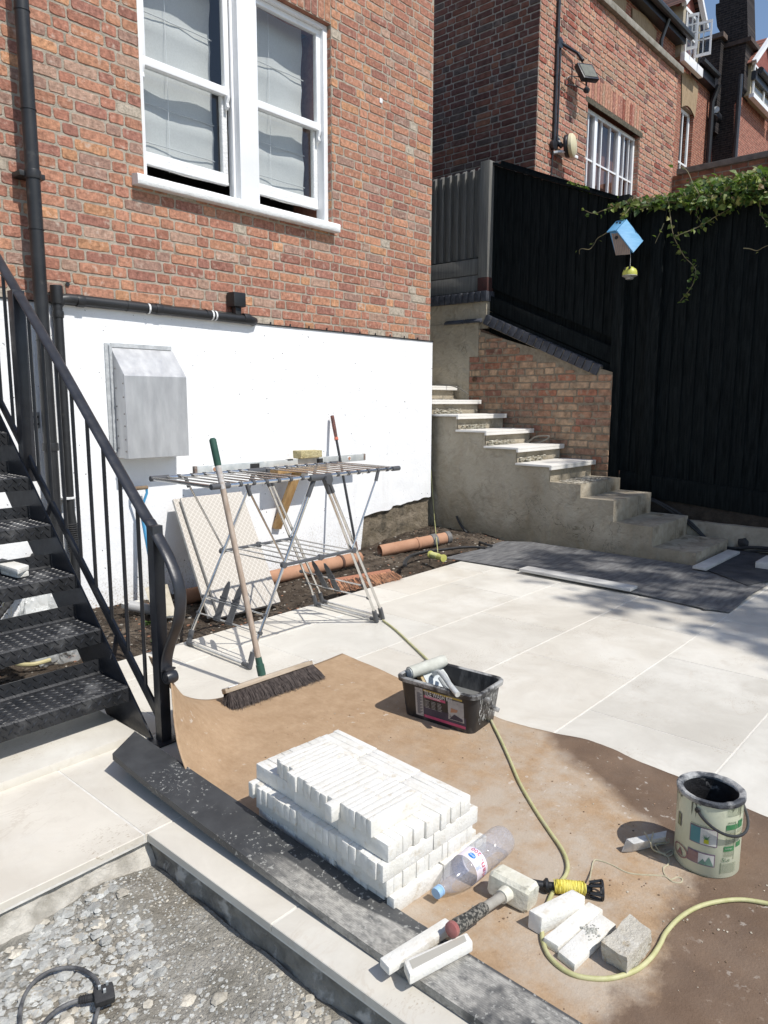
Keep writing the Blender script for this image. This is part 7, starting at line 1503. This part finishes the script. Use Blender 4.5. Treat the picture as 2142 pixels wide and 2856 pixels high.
mb = MB(); mb.lathe([(pR+.0005, pH-.016), (pR+.004, pH-.013), (pR+.0045, pH-.002), (pR+.001, pH+.001), (pR-.006, pH), (pR-.014, pH-.004), (pR-.015, pH-.010), (pR-.010, pH-.016)], pc+V((0, 0, z0)), n=64)
for v in mb.v: v += V((noise.noise(v*60), noise.noise(v*60+V((5, 5, 5))), noise.noise(v*45)))*.0016
mb.obj('rim', pm('crusted_rim', (.06, .065, .075), (.40, .40, .39), 12, .7, .6, 60, ramp=(.48, .60)), pt_, smooth=50)
mb = MB(); mb.lathe([(pR-.0135, pH-.008), (pR-.012, pH-.05), (pR-.0125, .03), (0, .028)], pc+V((0, 0, z0)), n=48); mb.obj('lining', M_bit, pt_)
# print: panels mapped on the cylinder; angle measured from the line towards the photographer
vA = math.atan2(-.598, -2.101)
def cyl(a, z, e=.0012): th = vA+a; r_ = pR+e; return pc+V((math.cos(th)*r_, math.sin(th)*r_, z0+z))
def cpanel(a0, a1, z0_, z1_, mat, nm, e=.0012, n=10, parent=None):
    mb = MB(); mb.add([cyl(a0+(a1-a0)*i/n, z, e) for i in range(n+1) for z in (z0_, z1_)], [(2*i, 2*i+2, 2*i+3, 2*i+1) for i in range(n)]); return mb.obj(nm, mat, pt_, smooth=80)
# screen x of the tin is monotonic in angle: derive angles from the photographed positions
z9 = zf(1650, 2100, 2142)
def ang_of(x, y):
    X, Y = z9(x, y); best = 0; bd_ = 1e9
    for i in range(-90, 91):
        p = cyl(R(i), .12); d = p-CAM; sx_ = 1071+F*d.dot(_r)/d.dot(_fw)
        if abs(sx_-X) < bd_: bd_ = abs(sx_-X); best = R(i)
    zb_ = 0; bd2 = 1e9
    for k in range(60):
        z = pH*k/60; p = cyl(best, z); d = p-CAM; sy_ = 1428-F*d.dot(_u)/d.dot(_fw)
        if abs(sy_-Y) < bd2: bd2 = abs(sy_-Y); zb_ = z
    return best, zb_
def cq(x0_, y0_, x1_, y1_, mat, nm, e=.0012):
    a0, za = ang_of(x0_, y0_); a1, zb_ = ang_of(x1_, y1_); return cpanel(a0, a1, zb_, za, mat, nm, e), (a0, a1, zb_, za)
M_mauve = pm('mauve_frame', (.20, .14, .19), None, 4, .5); M_teal = pm('teal_print', (.06, .20, .22), (.10, .26, .28), 8, .5); M_grn = pm('green_print', (.04, .16, .07), (.08, .24, .10), 30, .5); M_pw = pm('print_white', (.50, .50, .47), (.60, .60, .56), 14, .5); M_dgr = pm('print_dark_green', (.02, .10, .05), None, 4, .5); M_lime = pm('print_lime', (.42, .42, .03), None, 4, .5); M_tx = pm('print_grey', (.16, .20, .13), None, 4, .5)
_, (a0, a1, zl0, zl1) = cq(925, 655, 1188, 890, M_mauve, 'picture_frame'); sgn = 1 if a1 > a0 else -1; mg = .03*sgn
mid_a = a0+(a1-a0)*.40; cpanel(a0+mg, mid_a, zl0+.003, zl1-.003, M_teal, 'picture', .002); cpanel(mid_a, a1-mg, zl0+.003, zl1-.003, M_pw, 'picture', .002)
mb = MB(); rg = random.Random(5); ca = a0+(a1-a0)*.62; cz = zl0+.3*(zl1-zl0)
for i in range(26): th = R(rg.uniform(15, 165)); l = rg.uniform(.008, .019); a_ = ca+math.cos(th)*l/pR; z_ = cz+.004+math.sin(th)*l; mb.add([cyl(ca-.008, cz+.003, .003), cyl(ca+.008, cz+.003, .003), cyl(a_, z_, .003)], [(0, 1, 2)])
mb.obj('picture_plant', M_grn, pt_, smooth=0); cpanel(ca-.07, ca+.07, cz-.008, cz+.004, M_lime, 'picture_pot', .0036)
_, (b0, b1, zm0, zm1) = cq(915, 880, 1172, 1080, M_mauve, 'picture_frame'); mid_b = b0+(b1-b0)*.42; cpanel(b0+mg, mid_b, zm0+.003, zm1-.003, pm('print_shed', (.22, .12, .11), (.34, .24, .22), 20, .5), 'picture', .002); cpanel(mid_b, b1-mg, zm0+.003, zm1-.003, M_pw, 'picture', .002)
mb = MB(); A2 = lambda t_2: mid_b+(b1-mg-mid_b)*t_2; h_ = zm1-zm0
for t0, t1, pk_ in ((0, .6, .55), (.35, 1.0, .8)): mb.add([cyl(A2(t0), zm0+.003, .003), cyl(A2(t1), zm0+.003, .003), cyl(A2((t0+t1)/2), zm0+h_*pk_, .003)], [(0, 1, 2)])
mb.obj('picture_peaks', pm('print_sage', (.12, .22, .18), (.2, .3, .24), 10, .5), pt_, smooth=0)
def ctext(body, x, y, size, mat, e=.0022, sx=.85, nm='label_text'):
    a, z = ang_of(x, y); mb = MB(); add_text(mb, body, size, lambda u, v: cyl(a+sgn*u/pR, z+v, e), sx=sx); mb.obj(nm, mat, pt_, smooth=0, fixn=False)
ctext('PREPARE', 1268, 672, .0075, M_dgr); ctext('PAINT', 1385, 655, .0075, M_dgr)
cq(1262, 682, 1362, 706, M_grn, 'label_band'); cq(1370, 640, 1405, 680, M_grn, 'label_band'); cq(1248, 885, 1348, 918, M_grn, 'label_band'); cq(1362, 835, 1400, 865, M_grn, 'label_band')
ctext('Coverage', 1258, 912, .0062, M_pw, .003); ctext('5L', 1236, 1024, .016, M_dgr, .0025, 1.0); ctext('e', 1290, 1022, .016, M_dgr, .0025, 1.0)
rg = random.Random(8)
for (xa, ya, xb, yb, n_) in ((1262, 520, 1408, 610, 9), (1262, 720, 1350, 880, 13), (1365, 710, 1405, 830, 8), (1250, 930, 1345, 985, 6), (1230, 1040, 1370, 1130, 8), (930, 640, 1140, 660, 2), (930, 1085, 1120, 1110, 2)):
    mb = MB()
    for i in range(n_):
        y = ya+(yb-ya)*(i+.5)/n_; aa, z = ang_of(xa, y); ab, _z = ang_of(xb, y); u = aa
        while (ab-u)*sgn > .02:
            w = sgn*rg.uniform(.03, .09); w = w if (ab-u-w)*sgn > 0 else ab-u; mb.add([cyl(u, z, .0022), cyl(u+w, z, .0022), cyl(u+w, z+.0011, .0022), cyl(u, z+.0011, .0022)], [(0, 1, 2, 3)]); u += w+sgn*.012
    mb.obj('small_print', M_tx, pt_, smooth=0)
cq(1228, 1035, 1232, 1140, M_tx, 'label_rule'); cq(1345, 640, 1349, 990, M_tx, 'label_rule'); 
a, z = ang_of(848, 905); mb = MB(); ra = 24; P = [cyl(a+math.cos(k)*.33, z+math.sin(k)*.020, .0024) for k in [2*math.pi*i/ra for i in range(ra)]]; Q = [cyl(a+math.cos(k)*.27, z+math.sin(k)*.0165, .0024) for k in [2*math.pi*i/ra for i in range(ra)]]
mb.add(P+Q, [(i, (i+1) % ra, ra+(i+1) % ra, ra+i) for i in range(ra)]); mb.add([cyl(a-.13, z-.012, .0024), cyl(a+.13, z-.012, .0024), cyl(a, z+.010, .0024)], [(0, 1, 2)]); mb.obj('round_emblem', pm('print_terracotta', (.26, .15, .14), None, 4, .5), pt_, smooth=0)
cq(812, 540, 842, 690, M_mauve, 'picture_frame'); cq(816, 550, 838, 680, pm('print_olive', (.10, .12, .05), (.3, .3, .2), 60, .5), 'picture', .002)
rg = random.Random(14); mb = MB()
for i in range(46):
    a = R(rg.uniform(-85, 85)); 
    if abs(a) < .9 and rg.random() < .7: continue
    z1 = pH-.016; l = rg.choice((.008, .02, .05, .09))*rg.random(); w = rg.uniform(.02, .07); mb.add([cyl(a, z1, .0018), cyl(a+w, z1, .0018), cyl(a+w*.7, z1-l*.7, .0018), cyl(a+w*.4, z1-l, .0018), cyl(a+w*.15, z1-l*.6, .0018)], [(0, 1, 2, 3, 4)])
mb.obj('bitumen_drips', pm('smeared_bitumen', (.05, .05, .04), (.22, .22, .16), 20, .6), pt_, smooth=0)
aL, zL = ang_of(985, 525); aRr = aL+sgn*math.pi*.80
hp_ = []
for i in range(25):
    t_2 = i/24; a = aL+(aRr-aL)*t_2; s = math.sin(math.pi*t_2); hp_.append(cyl(a, .196-.060*s**.8, .004+.012*s))
mb = MB(); mb.tube(hp_, .0042, 8); mb.lathe([(0, 0), (.008, 0), (.007, .004), (0, .005)], hp_[0], hp_[0]-pc-V((0, 0, hp_[0].z)), 12); mb.lathe([(0, 0), (.008, 0), (.007, .004), (0, .005)], hp_[-1], hp_[-1]-pc-V((0, 0, hp_[-1].z)), 12); mb.obj('handle', M_plastic, pt_)
# ---------------------------------------------------------------- power cable with plug on the gravel
c0 = zf(0, 2600, 450, 952.)
def G(x, y, z=-.085): return gz(*c0(x, y), z)
pl = thing('power_cable', 'coiled black mains cable with moulded plug lying on the gravel', 'cable', G(610, 390))
P = [G(*q) for q in ((560, 600), (560, 540), (575, 470), (590, 400), (588, 330), (560, 270), (490, 222), (400, 208), (300, 228), (215, 280), (155, 355), (125, 440), (118, 520), (130, 620))]
mb = MB(); mb.tube(spline(P, 6), .0048, 10); P = [G(*q, -.078) for q in ((230, 600), (265, 530), (330, 465), (400, 425), (470, 402), (545, 385))]; mb.tube(spline(P, 6), .0052, 10); mb.obj('flex', pm('dusty_cable', (.045, .046, .05), (.16, .16, .16), 30, .6), pl)
a, b = G(465, 402, -.078), G(600, 375, -.075); d = (b-a).normalized()
mb = MB(); mb.tube([a, b], [.0085, .0105], 10)
for k in range(4): mb.lathe([(.008, -.0018), (.0105, 0), (.008, .0018)], a+d*(.004+k*.0055), d, 12)
mb.obj('strain_relief', M_rubber, pl)
c = G(612, 375, -.07); mb = MB(); Mx = Matrix.Translation(c) @ Matrix.Rotation(R(-20), 4, 'Z') @ Matrix.Rotation(R(20), 4, 'X'); mb.box((-.022, -.02, -.012), (.024, .022, .013), M=Mx); mb.obj('plug_body', M_rubber, pl, bevel=.006)
mb = MB()
for x, y in ((-.008, .012), (.010, .016), (.002, .0)): mb.box((x-.003, y-.002, .013), (x+.003, y+.002, .026), M=Mx)
mb.obj('plug_pin', M_alu, pl, smooth=0)
# ---------------------------------------------------------------- trees out of frame that shade the steps
M_bark = pm('bark', (.09, .07, .05), (.16, .13, .1), 8, .9, 1., 20)
def tree(x, y, h, blobs, seed, lab, n=5200, ls=(.05, .10)):
    rg = random.Random(seed); tr_ = thing('tree', lab, 'tree', (x, y, 0)); mb = MB()
    mb.tube(spline([(x, y, -.4), (x+.05, y+.02, h*.3), (x-.05, y+.05, h*.6), (x, y, h)], 5), [.16*(1-.6*i/16) for i in range(16)], 10)
    for (bx_, by_, bz, rx_, ry_, rz_) in blobs: mb.tube(spline([(x, y, h*.5), ((x+bx_)/2, (y+by_)/2, (h*.5+bz)/2+.3), (bx_, by_, bz)], 5), [.07*(1-.7*i/11) for i in range(11)], 7)
    mb.obj('trunk', M_bark, tr_)
    mb = MB(); mb.c = []; tot = sum(a[3]*a[4]*a[5] for a in blobs)
    for (bx_, by_, bz, rx_, ry_, rz_) in blobs:
        for i in range(int(n*rx_*ry_*rz_/tot)):
            p = V((rg.gauss(0, 1), rg.gauss(0, 1), rg.gauss(0, 1))).normalized()*rg.random()**.45; q = V((bx_+p.x*rx_, by_+p.y*ry_, bz+p.z*rz_))
            if noise.noise(q*1.6) < -.12: continue
            leaf(mb, q, rg.uniform(*ls), rg, gcol(rg, .2), V((rg.gauss(0, .6), rg.gauss(0, .6), 1)).normalized())
    mb.obj('crown', M_leaf, tr_, smooth=0, fixn=False); return tr_
# crown height about 5 m: shade lands .74 m further from the sun per metre of height
def cb(X, Y, z, rx_, ry_, rz_): z *= 2.1; return (X+.03*z, Y-.74*z, z, rx_, ry_, rz_*1.4)
tree(8.2, -9.0, 8.5, [cb(7.1, 2.2, 4.3, .35, 1.0, .5), cb(7.0, .6, 4.3, .4, .9, .5), cb(6.5, 2.9, 5.0, .6, .45, .5), cb(6.3, 2.2, 4.9, .55, .5, .5), cb(6.95, 2.5, 5.0, .9, .8, .8), cb(6.5, 1.5, 4.8, .95, .6, .8), cb(7.4, 1.0, 5.2, 1.3, .9, .9), cb(5.7, 2.2, 4.6, .7, .55, .55), cb(5.15, 2.75, 4.7, .50, .25, .35), cb(5.6, 3.05, 4.8, .35, .2, .25), cb(5.5, 1.35, 4.5, .5, .34, .4), cb(4.75, 2.05, 4.4, .45, .20, .35), cb(4.75, 1.5, 4.4, .45, .28, .35), cb(4.5, 1.15, 4.4, .32, .16, .3), cb(4.9, .75, 4.5, .85, .45, .6), cb(4.1, .62, 4.6, .30, .16, .3), cb(4.3, .3, 4.6, .6, .3, .4), cb(6.5, -.1, 5.0, 1.3, .8, .9), cb(6.6, 3.35, 5.2, .45, .34, .4), cb(6.5, 3.9, 5.2, .3, .16, .2)], 3, 'leafy tree beyond the right of the picture that shades the steps', n=15000, ls=(.07, .14))
